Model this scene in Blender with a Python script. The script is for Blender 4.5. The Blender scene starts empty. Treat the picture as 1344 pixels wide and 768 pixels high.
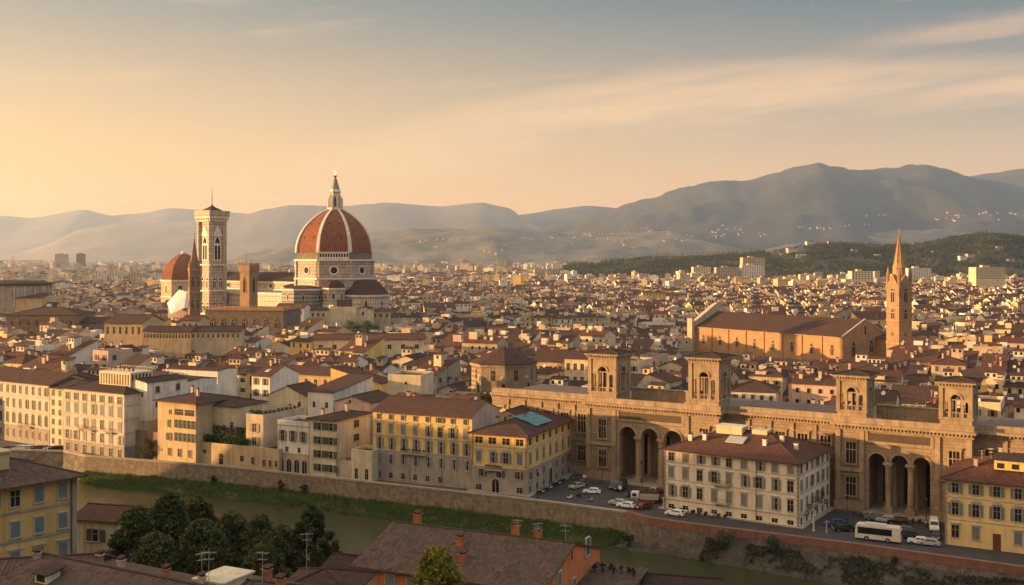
import bpy, math, random
from mathutils import Vector, Matrix, noise as mnoise
R = math.radians
random.seed(7)
SC = bpy.context.scene
COL = SC.collection

# ------------------------------------------------------------------ camera
F = 1400.0                     # focal length in pixels of the 1344 px wide photograph
H = 56.0                       # height of the view point over the city streets
HV = 340.0                     # image row of the horizon
cd = bpy.data.cameras.new('camera')
cam = bpy.data.objects.new('camera', cd)
COL.objects.link(cam)
cam.location = (0, 0, H)
cam.rotation_euler = (R(90), 0, 0)
cd.sensor_fit = 'HORIZONTAL'
cd.sensor_width = 36.0
cd.lens = 36.0 * F / 1344.0
cd.shift_y = -(384.0 - HV) / 1344.0
cd.clip_start = 0.5
cd.clip_end = 60000
SC.camera = cam

# ------------------------------------------------------------------ sky, sun, exposure
SUN_EL, SUN_AZ = 5.8, -88.0     # degrees; azimuth from +Y towards +X
SKY_STRENGTH = 0.10
w = bpy.data.worlds.new('World')
SC.world = w
w.use_nodes = True
nt = w.node_tree
nt.nodes.clear()
def N(t, **kw):
    n = nt.nodes.new(t)
    for k, v in kw.items():
        setattr(n, k, v)
    return n
def L(a, b):
    nt.links.new(a, b)
def M(op, a, b=None, c=None, clamp=False):
    n = N('ShaderNodeMath', operation=op)
    n.use_clamp = clamp
    for i, x in enumerate((a, b, c)):
        if x is None:
            continue
        if isinstance(x, (int, float)):
            n.inputs[i].default_value = x
        else:
            L(x, n.inputs[i])
    return n.outputs[0]
def SS(x, lo, hi):
    n = N('ShaderNodeMapRange', interpolation_type='SMOOTHSTEP')
    L(x, n.inputs['Value'])
    n.inputs['From Min'].default_value = lo
    n.inputs['From Max'].default_value = hi
    return n.outputs['Result']
def MIXC(fac, a, b):
    n = N('ShaderNodeMix', data_type='RGBA')
    if isinstance(fac, (int, float)):
        n.inputs[0].default_value = fac
    else:
        L(fac, n.inputs[0])
    for i, x in ((6, a), (7, b)):
        if isinstance(x, tuple):
            n.inputs[i].default_value = (*x, 1)
        else:
            L(x, n.inputs[i])
    return n.outputs[2]
sky = N('ShaderNodeTexSky', sky_type='NISHITA')
sky.sun_disc = False
sky.sun_elevation = R(SUN_EL)
sky.sun_rotation = R(SUN_AZ)
sky.altitude = 50
sky.air_density = 1.0
sky.dust_density = 3.0
sky.ozone_density = 1.0
tc = N('ShaderNodeTexCoord')
sep = N('ShaderNodeSeparateXYZ')
L(tc.outputs['Generated'], sep.inputs[0])
X, Y, Z = sep.outputs
az = M('ARCTAN2', X, Y)                       # 0 ahead, positive to the east
el = M('ARCSINE', Z)
# thin evening veil that lies over the clear sky: warm near the horizon and near the sun, blue grey higher up
toward = SS(az, -0.75, 0.75)                  # 0 near the sun side, 1 away from it
low = MIXC(toward, (5.6, 2.35, 0.30), (5.6, 2.8, 0.95))
mid = MIXC(toward, (3.8, 2.15, 0.80), (1.9, 1.5, 1.12))
high = MIXC(toward, (1.1, 1.12, 1.0), (.10, .40, .60))
veil = MIXC(SS(el, -0.01, 0.14), low, mid)
veil = MIXC(SS(el, 0.09, 0.26), veil, high)
veil = MIXC(SS(el, 0.28, 0.65), veil, (3.1, 3.3, 3.4))
base = MIXC(0.87, sky.outputs[0], veil)
# streaks of cirrus
cv = N('ShaderNodeCombineXYZ')
L(M('ADD', M('MULTIPLY', az, 2.2), M('MULTIPLY', el, 3.0)), cv.inputs[0])
L(M('SUBTRACT', M('MULTIPLY', el, 20.0), M('MULTIPLY', az, 2.2)), cv.inputs[1])
n1 = N('ShaderNodeTexNoise')
n1.inputs['Scale'].default_value = 1.7
n1.inputs['Detail'].default_value = 7
n1.inputs['Roughness'].default_value = 0.62
L(cv.outputs[0], n1.inputs['Vector'])
nz = M('SUBTRACT', n1.outputs[0], 0.5)
band_c = M('ADD', M('MULTIPLY', az, M('SUBTRACT', 0.20, M('MULTIPLY', az, 0.38))), 0.142)
dist = M('SUBTRACT', M('ADD', el, M('MULTIPLY', nz, 0.062)), band_c)
up = M('SUBTRACT', 1.0, SS(dist, -0.004, 0.022))
dn = SS(M('ADD', dist, M('MULTIPLY', M('SUBTRACT', 0.45, az), 0.055)), -0.036, -0.004)
band = M('MULTIPLY', M('MULTIPLY', up, dn), SS(az, -0.42, 0.12))
band = M('MULTIPLY', band, M('ADD', 0.70, M('MULTIPLY', nz, 2.6)), clamp=True)
d2 = M('SUBTRACT', M('ADD', el, M('MULTIPLY', nz, 0.035)), M('ADD', M('MULTIPLY', az, 0.06), 0.172))
b2 = M('MULTIPLY', M('SUBTRACT', 1.0, SS(M('ABSOLUTE', d2), 0.001, 0.013)), SS(az, 0.27, 0.40))
d3 = M('SUBTRACT', M('ADD', el, M('MULTIPLY', nz, 0.035)), M('ADD', M('MULTIPLY', az, 0.09), 0.102))
b3 = M('MULTIPLY', M('SUBTRACT', 1.0, SS(M('ABSOLUTE', d3), 0.001, 0.012)), SS(az, 0.28, 0.42))
d4 = M('SUBTRACT', M('ADD', el, M('MULTIPLY', nz, 0.04)), 0.232)
b4 = M('MULTIPLY', SS(d4, -0.012, 0.006), M('SUBTRACT', 1.0, SS(az, -0.36, -0.20)))
wisp = M('MULTIPLY', SS(nz, 0.05, 0.24), 0.22)
cl = M('ADD', M('ADD', M('MULTIPLY', band, 0.70), M('MULTIPLY', b2, 0.38)), M('ADD', M('MULTIPLY', b3, 0.50), M('MULTIPLY', b4, 0.55)))
cl = M('MAXIMUM', cl, wisp)
cl = M('MINIMUM', cl, 0.95)
ccol = MIXC(toward, (4.4, 2.7, 1.25), (3.6, 2.25, 1.3))
skyc = MIXC(cl, base, ccol)
# bright glow round the low sun, outside the frame to the west
sdir = N('ShaderNodeVectorMath', operation='DOT_PRODUCT')
L(tc.outputs['Generated'], sdir.inputs[0])
sdir.inputs[1].default_value = (math.sin(R(SUN_AZ)) * math.cos(R(SUN_EL)), math.cos(R(SUN_AZ)) * math.cos(R(SUN_EL)), math.sin(R(SUN_EL)))
glow = M('POWER', M('MAXIMUM', sdir.outputs['Value'], 0.0), 9.0)
gsc = N('ShaderNodeVectorMath', operation='SCALE')
gsc.inputs[0].default_value = (9.5, 5.4, 2.5)
L(glow, gsc.inputs['Scale'])
gad = N('ShaderNodeVectorMath', operation='ADD')
L(skyc, gad.inputs[0])
L(gsc.outputs[0], gad.inputs[1])
skyc = gad.outputs[0]
bg = N('ShaderNodeBackground')
bg.inputs['Strength'].default_value = SKY_STRENGTH
L(skyc, bg.inputs['Color'])
wo = N('ShaderNodeOutputWorld')
L(bg.outputs[0], wo.inputs['Surface'])

sd = bpy.data.lights.new('sun', 'SUN')
sd.energy = 5.0
sd.angle = R(0.5)
sd.color = (1.0, 0.54, 0.21)
sun = bpy.data.objects.new('sun', sd)
COL.objects.link(sun)
_s = Vector((math.sin(R(SUN_AZ)) * math.cos(R(SUN_EL)), math.cos(R(SUN_AZ)) * math.cos(R(SUN_EL)), math.sin(R(SUN_EL))))
sun.rotation_euler = (-_s).to_track_quat('-Z', 'Y').to_euler()
sun.location = (0, 0, 300)

SC.view_settings.view_transform = 'Standard'
SC.view_settings.look = 'None'
SC.view_settings.exposure = 1.62
SC.view_settings.gamma = 1.0
SC.view_settings.use_curve_mapping = False
SC.render.engine = 'CYCLES'
cy = SC.cycles
cy.max_bounces = 5
cy.diffuse_bounces = 3
cy.glossy_bounces = 2
cy.transmission_bounces = 2
cy.volume_bounces = 1
cy.transparent_max_bounces = 4
cy.use_denoising = True
try:
    cy.denoiser = 'OPENIMAGEDENOISE'
except Exception:
    pass

# ------------------------------------------------------------------ helpers
def at(u, v, z=0.0):
    """ground point (height z) seen at photo pixel u, v"""
    D = (H - z) * F / (v - HV)
    return Vector(((u - 672.0) * D / F, D, z))
def px(u, D):
    return (u - 672.0) * D / F
def pz(v, D):
    return H - (v - HV) * D / F

class MB:
    def __init__(s):
        s.v, s.f, s.m, s.uv, s.xf = [], [], [], [], None
    def face(s, pts, mat=0, uvs=None):
        b = len(s.v)
        if s.xf is not None:
            pts = [s.xf @ Vector(p) for p in pts]
        s.v.extend((p[0], p[1], p[2]) for p in pts)
        s.f.append(tuple(range(b, b + len(pts))))
        s.m.append(mat)
        s.uv.append(uvs)
        return s
    def box(s, x0, x1, y0, y1, z0, z1, mat=0, top=None, bottom=True):
        t = mat if top is None else top
        s.face([(x0, y0, z0), (x1, y0, z0), (x1, y0, z1), (x0, y0, z1)], mat)
        s.face([(x1, y0, z0), (x1, y1, z0), (x1, y1, z1), (x1, y0, z1)], mat)
        s.face([(x1, y1, z0), (x0, y1, z0), (x0, y1, z1), (x1, y1, z1)], mat)
        s.face([(x0, y1, z0), (x0, y0, z0), (x0, y0, z1), (x0, y1, z1)], mat)
        s.face([(x0, y0, z1), (x1, y0, z1), (x1, y1, z1), (x0, y1, z1)], t)
        if bottom:
            s.face([(x0, y1, z0), (x1, y1, z0), (x1, y0, z0), (x0, y0, z0)], mat)
        return s
    def prism(s, poly, z0, z1, mat=0, top=None, bottom=False):
        n = len(poly)
        for i in range(n):
            a, b = poly[i], poly[(i + 1) % n]
            s.face([(a[0], a[1], z0), (b[0], b[1], z0), (b[0], b[1], z1), (a[0], a[1], z1)], mat)
        s.face([(p[0], p[1], z1) for p in poly], mat if top is None else top)
        if bottom:
            s.face([(p[0], p[1], z0) for p in reversed(poly)], mat)
        return s
    def frustum(s, poly0, z0, poly1, z1, mat=0, cap=True):
        n = len(poly0)
        for i in range(n):
            a, b, c, d = poly0[i], poly0[(i + 1) % n], poly1[(i + 1) % n], poly1[i]
            s.face([(a[0], a[1], z0), (b[0], b[1], z0), (c[0], c[1], z1), (d[0], d[1], z1)], mat)
        if cap:
            s.face([(p[0], p[1], z1) for p in poly1], mat)
        return s
    def slab(s, quad, t=0.22, mat=0, edge=None):
        """roof plane: quad is counter-clockwise from above, first edge is the eave; uv in metres"""
        q = [Vector(p) for p in quad]
        e = (q[1] - q[0]); ln = e.length or 1
        e = e / ln
        nn = (q[1] - q[0]).cross(q[-1] - q[0])
        nn.normalize()
        sl = nn.cross(e)
        uvs = [((p - q[0]).dot(e), (p - q[0]).dot(sl)) for p in q]
        s.face(q, mat, uvs)
        ed = mat if edge is None else edge
        dn = Vector((0, 0, -t))
        n = len(q)
        for i in range(n):
            a, b = q[i], q[(i + 1) % n]
            s.face([a + dn, b + dn, b, a], ed, [(0, 0), ((b - a).length, 0), ((b - a).length, .2), (0, .2)])
        s.face([p + dn for p in reversed(q)], ed)
        return s
    def tube(s, p0, p1, r0, r1=None, n=8, mat=0, cap=True):
        r1 = r0 if r1 is None else r1
        p0, p1 = Vector(p0), Vector(p1)
        d = (p1 - p0).normalized()
        a = d.orthogonal().normalized()
        b = d.cross(a)
        A = [p0 + (a * math.cos(2 * math.pi * i / n) + b * math.sin(2 * math.pi * i / n)) * r0 for i in range(n)]
        B = [p1 + (a * math.cos(2 * math.pi * i / n) + b * math.sin(2 * math.pi * i / n)) * r1 for i in range(n)]
        for i in range(n):
            j = (i + 1) % n
            s.face([A[i], A[j], B[j], B[i]], mat)
        if cap:
            s.face(B, mat)
            s.face(A[::-1], mat)
        return s
    def lathe(s, prof, n=16, c=(0, 0), ph=0.0, mat=0, cap=True):
        rings = [[(c[0] + r * math.cos(ph + 2 * math.pi * i / n), c[1] + r * math.sin(ph + 2 * math.pi * i / n), z) for i in range(n)] for r, z in prof]
        for k in range(len(rings) - 1):
            A, B = rings[k], rings[k + 1]
            for i in range(n):
                j = (i + 1) % n
                s.face([A[i], A[j], B[j], B[i]], mat, [(i, prof[k][1]), (i + 1, prof[k][1]), (i + 1, prof[k + 1][1]), (i, prof[k + 1][1])])
        if cap:
            s.face(rings[-1], mat)
        return s
    def mesh(s, name, mats, smooth=False, merge=False):
        me = bpy.data.meshes.new(name)
        me.from_pydata(s.v, [], s.f)
        for m in mats:
            me.materials.append(m)
        if len(mats) > 1:
            me.polygons.foreach_set('material_index', s.m)
        if any(u is not None for u in s.uv):
            flat = []
            for f, u in zip(s.f, s.uv):
                if u is None:
                    flat.extend([0.0] * (2 * len(f)))
                else:
                    for q in u:
                        flat.extend(q)
            lay = me.uv_layers.new(name='UVMap')
            lay.data.foreach_set('uv', flat)
        if smooth:
            me.polygons.foreach_set('use_smooth', [True] * len(s.f))
        if merge:
            import bmesh
            bm = bmesh.new()
            bm.from_mesh(me)
            bmesh.ops.remove_doubles(bm, verts=bm.verts, dist=0.001)
            bm.to_mesh(me)
            bm.free()
        me.update()
        return me
    def build(s, name, mats, parent=None, smooth=False, merge=False):
        if not isinstance(mats, (list, tuple)):
            mats = [mats]
        return link(name, s.mesh(name, mats, smooth, merge), parent)

def link(name, data, parent=None, loc=None, rz=None, sc=None):
    o = bpy.data.objects.new(name, data)
    COL.objects.link(o)
    if parent is not None:
        o.parent = parent
    if loc is not None:
        o.location = loc
    if rz is not None:
        o.rotation_euler = (0, 0, rz)
    if sc is not None:
        o.scale = sc
    return o
def tag(o, label=None, cat=None, group=None, kind=None):
    for k, v in (('label', label), ('category', cat), ('group', group), ('kind', kind)):
        if v:
            o[k] = v
    return o
def thing(name, loc, rz, label, cat, group=None):
    return tag(link(name, None, None, loc, rz), label, cat, group)

# ------------------------------------------------------------------ materials
MATS = {}
def mat(name, col, rough=0.85, var=0.18, scale=0.35, bump=0.0, col2=None, streak=0.0, metal=0.0, spec=None, fine=0.0, fscale=4.0):
    """plain weathered surface: base colour with broad blotches, optional fine grain, optional vertical run-off streaks"""
    if name in MATS:
        return MATS[name]
    m = bpy.data.materials.new(name)
    m.use_nodes = True
    t = m.node_tree
    b = t.nodes['Principled BSDF']
    b.inputs['Roughness'].default_value = rough
    b.inputs['Metallic'].default_value = metal
    if spec is not None:
        b.inputs['Specular IOR Level'].default_value = spec
    if var <= 0:
        b.inputs['Base Color'].default_value = (*col, 1)
        MATS[name] = m
        return m
    g = t.nodes.new('ShaderNodeNewGeometry')
    nz = t.nodes.new('ShaderNodeTexNoise')
    nz.inputs['Scale'].default_value = scale
    nz.inputs['Detail'].default_value = 4
    nz.inputs['Roughness'].default_value = 0.6
    t.links.new(g.outputs['Position'], nz.inputs['Vector'])
    r = t.nodes.new('ShaderNodeMapRange')
    r.inputs['From Min'].default_value = 0.28
    r.inputs['From Max'].default_value = 0.72
    t.links.new(nz.outputs[0], r.inputs['Value'])
    mx = t.nodes.new('ShaderNodeMix')
    mx.data_type = 'RGBA'
    c2 = col2 or tuple(c * (1 - 2 * var) for c in col)
    c1 = tuple(min(0.95, c * (1 + var * 0.6)) for c in col)
    mx.inputs[6].default_value = (*c2, 1)
    mx.inputs[7].default_value = (*c1, 1)
    t.links.new(r.outputs[0], mx.inputs[0])
    out = mx.outputs[2]
    def dark(fac_socket, amount, src):
        k = t.nodes.new('ShaderNodeMix')
        k.data_type = 'RGBA'
        k.blend_type = 'MULTIPLY'
        mu = t.nodes.new('ShaderNodeMath')
        mu.operation = 'MULTIPLY'
        mu.inputs[1].default_value = amount
        mu.use_clamp = True
        t.links.new(fac_socket, mu.inputs[0])
        t.links.new(mu.outputs[0], k.inputs[0])
        t.links.new(src, k.inputs[6])
        k.inputs[7].default_value = (0.25, 0.22, 0.2, 1)
        return k.outputs[2]
    if streak > 0:
        mp = t.nodes.new('ShaderNodeMapping')
        mp.inputs['Scale'].default_value = (1.6, 1.6, 0.07)
        t.links.new(g.outputs['Position'], mp.inputs['Vector'])
        n2 = t.nodes.new('ShaderNodeTexNoise')
        n2.inputs['Scale'].default_value = 1.0
        n2.inputs['Detail'].default_value = 3
        t.links.new(mp.outputs[0], n2.inputs['Vector'])
        r2 = t.nodes.new('ShaderNodeMapRange')
        r2.inputs['From Min'].default_value = 0.5
        r2.inputs['From Max'].default_value = 0.8
        t.links.new(n2.outputs[0], r2.inputs['Value'])
        out = dark(r2.outputs[0], streak, out)
    if fine > 0:
        n3 = t.nodes.new('ShaderNodeTexNoise')
        n3.inputs['Scale'].default_value = fscale
        n3.inputs['Detail'].default_value = 3
        t.links.new(g.outputs['Position'], n3.inputs['Vector'])
        r3 = t.nodes.new('ShaderNodeMapRange')
        r3.inputs['From Min'].default_value = 0.45
        r3.inputs['From Max'].default_value = 0.65
        t.links.new(n3.outputs[0], r3.inputs['Value'])
        out = dark(r3.outputs[0], fine, out)
    t.links.new(out, b.inputs['Base Color'])
    if bump > 0:
        bp = t.nodes.new('ShaderNodeBump')
        bp.inputs['Strength'].default_value = bump
        bp.inputs['Distance'].default_value = 0.3
        t.links.new(nz.outputs[0], bp.inputs['Height'])
        t.links.new(bp.outputs[0], b.inputs['Normal'])
    MATS[name] = m
    return m

def tile_mat(name, ca, cb, cc, pitch=0.30, course=0.42):
    """barrel tile roof: rows of round tiles down the slope (uv in metres), single tiles differ in colour, lichen blotches"""
    m = bpy.data.materials.new(name)
    m.use_nodes = True
    t = m.node_tree
    b = t.nodes['Principled BSDF']
    b.inputs['Roughness'].default_value = 0.9
    b.inputs['Specular IOR Level'].default_value = 0.2
    uv = t.nodes.new('ShaderNodeUVMap')
    uv.uv_map = 'UVMap'
    se = t.nodes.new('ShaderNodeSeparateXYZ')
    t.links.new(uv.outputs[0], se.inputs[0])
    def mth(op, a, bb=None):
        n = t.nodes.new('ShaderNodeMath')
        n.operation = op
        for i, x in enumerate((a, bb)):
            if x is None:
                continue
            if isinstance(x, (int, float)):
                n.inputs[i].default_value = x
            else:
                t.links.new(x, n.inputs[i])
        return n.outputs[0]
    us = mth('DIVIDE', se.outputs[0], pitch)
    vs = mth('DIVIDE', se.outputs[1], course)
    cx = t.nodes.new('ShaderNodeCombineXYZ')
    t.links.new(mth('FLOOR', us), cx.inputs[0])
    t.links.new(mth('FLOOR', vs), cx.inputs[1])
    wn = t.nodes.new('ShaderNodeTexWhiteNoise')
    wn.noise_dimensions = '2D'
    t.links.new(cx.outputs[0], wn.inputs['Vector'])
    g = t.nodes.new('ShaderNodeNewGeometry')
    nz = t.nodes.new('ShaderNodeTexNoise')
    nz.inputs['Scale'].default_value = 0.45
    nz.inputs['Detail'].default_value = 5
    nz.inputs['Roughness'].default_value = 0.65
    t.links.new(g.outputs['Position'], nz.inputs['Vector'])
    def mix(fac, a, bb, blend='MIX'):
        k = t.nodes.new('ShaderNodeMix')
        k.data_type = 'RGBA'
        k.blend_type = blend
        if isinstance(fac, (int, float)):
            k.inputs[0].default_value = fac
        else:
            t.links.new(fac, k.inputs[0])
        for i, x in ((6, a), (7, bb)):
            if isinstance(x, tuple):
                k.inputs[i].default_value = (*x, 1)
            else:
                t.links.new(x, k.inputs[i])
        return k.outputs[2]
    r = t.nodes.new('ShaderNodeMapRange')
    r.inputs['From Min'].default_value = 0.3
    r.inputs['From Max'].default_value = 0.7
    t.links.new(nz.outputs[0], r.inputs['Value'])
    c = mix(wn.outputs[0], ca, cb)
    c = mix(r.outputs[0], cc, c)
    t.links.new(c, b.inputs['Base Color'])
    fr = mth('ABSOLUTE', mth('SUBTRACT', mth('FRACT', us), 0.5))
    hgt = mth('SUBTRACT', mth('MULTIPLY', mth('COSINE', mth('MULTIPLY', fr, 2 * math.pi)), -0.5), mth('MULTIPLY', mth('FRACT', vs), 0.35))
    bp = t.nodes.new('ShaderNodeBump')
    bp.inputs['Strength'].default_value = 0.9
    bp.inputs['Distance'].default_value = 0.12
    t.links.new(hgt, bp.inputs['Height'])
    t.links.new(bp.outputs[0], b.inputs['Normal'])
    MATS[name] = m
    return m
# ------------------------------------------------------------------ land: hills, city ground, river
def ridge(name, prof, D, depth_front, depth_back, m, amp=30, seed=0, nv=14, step=8):
    """mountain range: crest line given by its outline as seen (u, v) at distance D, falling to the plain in front and behind"""
    us = []
    u = prof[0][0]
    while u <= prof[-1][0]:
        us.append(u)
        u += step
    def crest(u):
        for (a, va), (b, vb) in zip(prof, prof[1:]):
            if a <= u <= b:
                k = (u - a) / (b - a)
                k = k * k * (3 - 2 * k) * .5 + k * .5
                return va + (vb - va) * k
        return prof[-1][1]
    mb_v, mb_f = [], []
    rows = nv + 5
    for u in us:
        zc = max(pz(crest(u), D), 2)
        for j in range(rows):
            if j <= nv:
                k = j / nv                    # 0 foot .. 1 crest
                y = D - depth_front * (1 - k)
                z = zc * (k ** 1.25 * 0.75 + 0.25 * k * k * (3 - 2 * k))
            else:
                k = 1 - (j - nv) / 4.0
                y = D + depth_back * (1 - k)
                z = zc * k
            x = (u - 672) * D / F * (0.35 + 0.65 * (y / D))
            q = Vector((x / 1500.0, y / 1500.0, seed))
            f = 1 - abs(2 * k - 1) if j <= nv else 0
            n_ = mnoise.fractal(q, 0.9, 2.1, 5)
            z += amp * n_ * f * min(1, zc / 150) + amp * 0.12 * mnoise.fractal(q * 9, 0.8, 2, 3) * (1 if 0 < j <= nv else 0) * min(1, zc / 200)
            mb_v.append((x, y, max(z, -6) if 0 < j < rows - 1 else -30))
    for i in range(len(us) - 1):
        for j in range(rows - 1):
            a = i * rows + j
            mb_f.append((a, a + rows, a + rows + 1, a + 1))
    me = bpy.data.meshes.new(name)
    me.from_pydata(mb_v, [], mb_f)
    me.materials.append(m)
    me.polygons.foreach_set('use_smooth', [True] * len(mb_f))
    me.update()
    return tag(link(name, me), kind='structure')

m_mount = mat('mountain_woods_and_fields', (0.046, 0.052, 0.040), 0.95, 0.1, 0.0011, col2=(0.020, 0.028, 0.026), fine=0.35, fscale=0.006)
m_haze_hill = mat('haze_toned_hill_fields', (0.20, 0.155, 0.10), 0.95, 0.1, 0.0011, col2=(0.12, 0.10, 0.07), fine=0.2, fscale=0.004)  # hill tan lightened and warmed to stand in for sunlit haze
m_mount2 = mat('low_hill_fields', (0.19, 0.155, 0.095), 0.95, 0.1, 0.0035, col2=(0.035, 0.045, 0.028), fine=0.4, fscale=0.012)
ridge('far_hills', [(-120, 288), (0, 283), (40, 286), (110, 275), (145, 283), (185, 280), (222, 273), (270, 276), (330, 281), (400, 300)], 17200, 4000, 600, m_haze_hill, 60, 3)
ridge('hills', [(-60, 345), (25, 338), (60, 322), (110, 300), (160, 293), (240, 291), (320, 283), (350, 274), (385, 269), (440, 271), (510, 266), (575, 271), (632, 266), (665, 272), (700, 295), (760, 330)], 14500, 4000, 2500, m_haze_hill, 60, 8)
ridge('hills', [(600, 300), (690, 281), (735, 274), (768, 270), (800, 272), (860, 285), (960, 310)], 15500, 3000, 2000, m_mount, 40, 12)
ridge('mountain', [(610, 336), (690, 305), (740, 292), (790, 278), (848, 261), (896, 246), (935, 238), (980, 237), (1020, 226), (1050, 218), (1070, 213.5), (1092, 218), (1125, 224), (1160, 220), (1215, 216), (1240, 221), (1268, 231), (1300, 236), (1344, 246), (1420, 262), (1500, 290)], 10500, 4000, 3000, m_mount, 175, 21, 26, 6)
ridge('mountain', [(1200, 250), (1268, 232), (1310, 226), (1344, 221), (1420, 224), (1520, 235)], 13000, 3000, 2000, m_mount, 60, 31)
ridge('low_hills', [(300, 338), (345, 326), (385, 318), (440, 312), (500, 303), (560, 299), (610, 301), (660, 297), (720, 302), (800, 306), (880, 303), (960, 316), (1040, 310), (1120, 306), (1240, 300), (1344, 294), (1460, 292), (1560, 310)], 8200, 2200, 2400, m_mount2, 110, 41, 18, 6)

# embankment line (top of the river wall), far side
W_PIX = [(-330, 587), (-20, 589), (86, 592), (112, 598), (300, 612.5), (490, 633), (700, 656), (822, 672), (846, 679), (900, 687), (1120, 714), (1344, 745), (1600, 783)]
WALL = [at(u, v, 1.0) for u, v in W_PIX]
def wall_at_u(u):
    for (a, b), p, q in zip(zip(W_PIX, W_PIX[1:]), WALL, WALL[1:]):
        if a[0] <= u <= b[0]:
            k = (u - a[0]) / (b[0] - a[0])
            return p.lerp(q, k)
    return WALL[-1]
m_ground = mat('street_paving', (0.085, 0.075, 0.066), 0.9, 0.2, 0.05, fine=0.25, fscale=0.6)
mb = MB()
far = 14000
ring = [(p.x, p.y + 0.3, 0) for p in WALL]
pts = [(-5000, WALL[0].y + .3, 0)] + ring + [(5000, ring[-1][1] - 2500, 0)]
N2 = len(pts)
for a, b in zip(pts, pts[1:]):
    mb.face([a, b, (b[0], max(b[1] + 10, 900), 0), (a[0], max(a[1] + 10, 900), 0)])
    mb.face([(a[0], max(a[1] + 10, 900), 0), (b[0], max(b[1] + 10, 900), 0), (b[0] * 1.6, far, 0), (a[0] * 1.6, far, 0)])
tag(mb.build('city_ground', m_ground), kind='structure')

WATER_Z = -5.5
m_water = bpy.data.materials.new('river_water')
m_water.use_nodes = True
_t = m_water.node_tree
_b = _t.nodes['Principled BSDF']
_b.inputs['Base Color'].default_value = (0.040, 0.043, 0.019, 1)
_b.inputs['Roughness'].default_value = 0.22
_b.inputs['IOR'].default_value = 1.33
_b.inputs['Specular IOR Level'].default_value = 0.34
_g = _t.nodes.new('ShaderNodeNewGeometry')
_mp = _t.nodes.new('ShaderNodeMapping')
_mp.inputs['Rotation'].default_value = (0, 0, R(-58))
_mp.inputs['Scale'].default_value = (1.0, 0.35, 1)
_t.links.new(_g.outputs['Position'], _mp.inputs['Vector'])
_n = _t.nodes.new('ShaderNodeTexNoise')
_n.inputs['Scale'].default_value = 0.55
_n.inputs['Detail'].default_value = 5
_t.links.new(_mp.outputs[0], _n.inputs['Vector'])
_bp = _t.nodes.new('ShaderNodeBump')
_bp.inputs['Strength'].default_value = 0.25
_bp.inputs['Distance'].default_value = 0.4
_t.links.new(_n.outputs[0], _bp.inputs['Height'])
_t.links.new(_bp.outputs[0], _b.inputs['Normal'])
mb = MB()
wl = [(-2500, WALL[0].y)] + [(p.x, p.y) for p in WALL] + [(1500, WALL[-1].y - 900)]
for a, b in zip(wl, wl[1:]):
    mb.face([(a[0] - 40, a[1] - 140, WATER_Z), (b[0] - 40, b[1] - 140, WATER_Z), (b[0], b[1], WATER_Z), (a[0], a[1], WATER_Z)])
tag(mb.build('river_water', m_water), kind='structure')

# near bank: the slope below the view point
m_slope = mat('slope_grass', (0.06, 0.065, 0.03), 0.95, 0.2, 0.15, fine=0.4, fscale=1.5)
def slope_z(x, y):
    d = y + 0.25 * x
    if d > 186:
        return -7.5
    k = (186 - d) / 186.0
    if d > 172:
        return -7.5 + (186 - d) / 14 * 8.5
    if d > 105:
        return 1.0 + (172 - d) / 67 * 7.0
    kk = (105 - max(d, 0)) / 105
    return 8.0 + 44 * kk * kk * (1.6 - .6 * kk)
vs, fs = [], []
xs = list(range(-420, 421, 10))
ys = list(range(-300, 321, 7))
for x in xs:
    for y in ys:
        z = slope_z(x, y)
        # wooded hillside that rises west of the frame
        hx = max(0, min(1, (-x - 150 - max(0, y - 60) * 0.20) / 120.0))
        hy = max(0, min(1, (205 - y) / 60.0))
        hh = 41 * (hx * hx * (3 - 2 * hx)) * (hy * hy * (3 - 2 * hy))
        # unseen spur added west of the frame to shade the riverfront; narrows the river
        sx = max(0, min(1, (-x - 205) / 60.0))
        sy = max(0, min(1, (308 - y) / 26.0))
        hh = max(hh, 47 * (sx * sx * (3 - 2 * sx)) * (sy * sy * (3 - 2 * sy)))
        z += hh + 2.0 * mnoise.noise(Vector((x / 40, y / 40, 0))) * (1 if z > 0 else 0)
        vs.append((x, y, min(z, 53.0) if abs(x) < 30 and abs(y) < 30 else z))
for i in range(len(xs) - 1):
    for j in range(len(ys) - 1):
        a = i * len(ys) + j
        fs.append((a, a + len(ys), a + len(ys) + 1, a + 1))
me = bpy.data.meshes.new('hillside')
me.from_pydata(vs, [], fs)
me.materials.append(m_slope)
me.polygons.foreach_set('use_smooth', [True] * len(fs))
tag(link('hillside', me), kind='structure')
# ------------------------------------------------------------------ building kit
WALLS = {
    'cream': mat('cream_plaster', (0.66, 0.56, 0.38), 0.9, 0.14, 0.25, streak=0.55),
    'yellow': mat('yellow_plaster', (0.75, 0.52, 0.19), 0.9, 0.12, 0.25, streak=0.5),
    'white': mat('white_plaster', (0.72, 0.68, 0.60), 0.9, 0.12, 0.25, streak=0.6),
    'ochre': mat('ochre_plaster', (0.55, 0.41, 0.23), 0.9, 0.15, 0.25, streak=0.55),
    'beige': mat('beige_plaster', (0.50, 0.40, 0.29), 0.9, 0.15, 0.25, streak=0.55),
    'pink': mat('pink_plaster', (0.56, 0.41, 0.33), 0.9, 0.13, 0.25, streak=0.55),
    'grey': mat('grey_plaster', (0.36, 0.32, 0.27), 0.9, 0.16, 0.25, streak=0.55),
    'orange': mat('orange_plaster', (0.60, 0.185, 0.062), 0.9, 0.12, 0.3, streak=0.5),
    'brown': mat('brown_stone', (0.27, 0.19, 0.12), 0.9, 0.2, 0.4, streak=0.3, fine=0.25, fscale=2.0),
}
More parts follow.
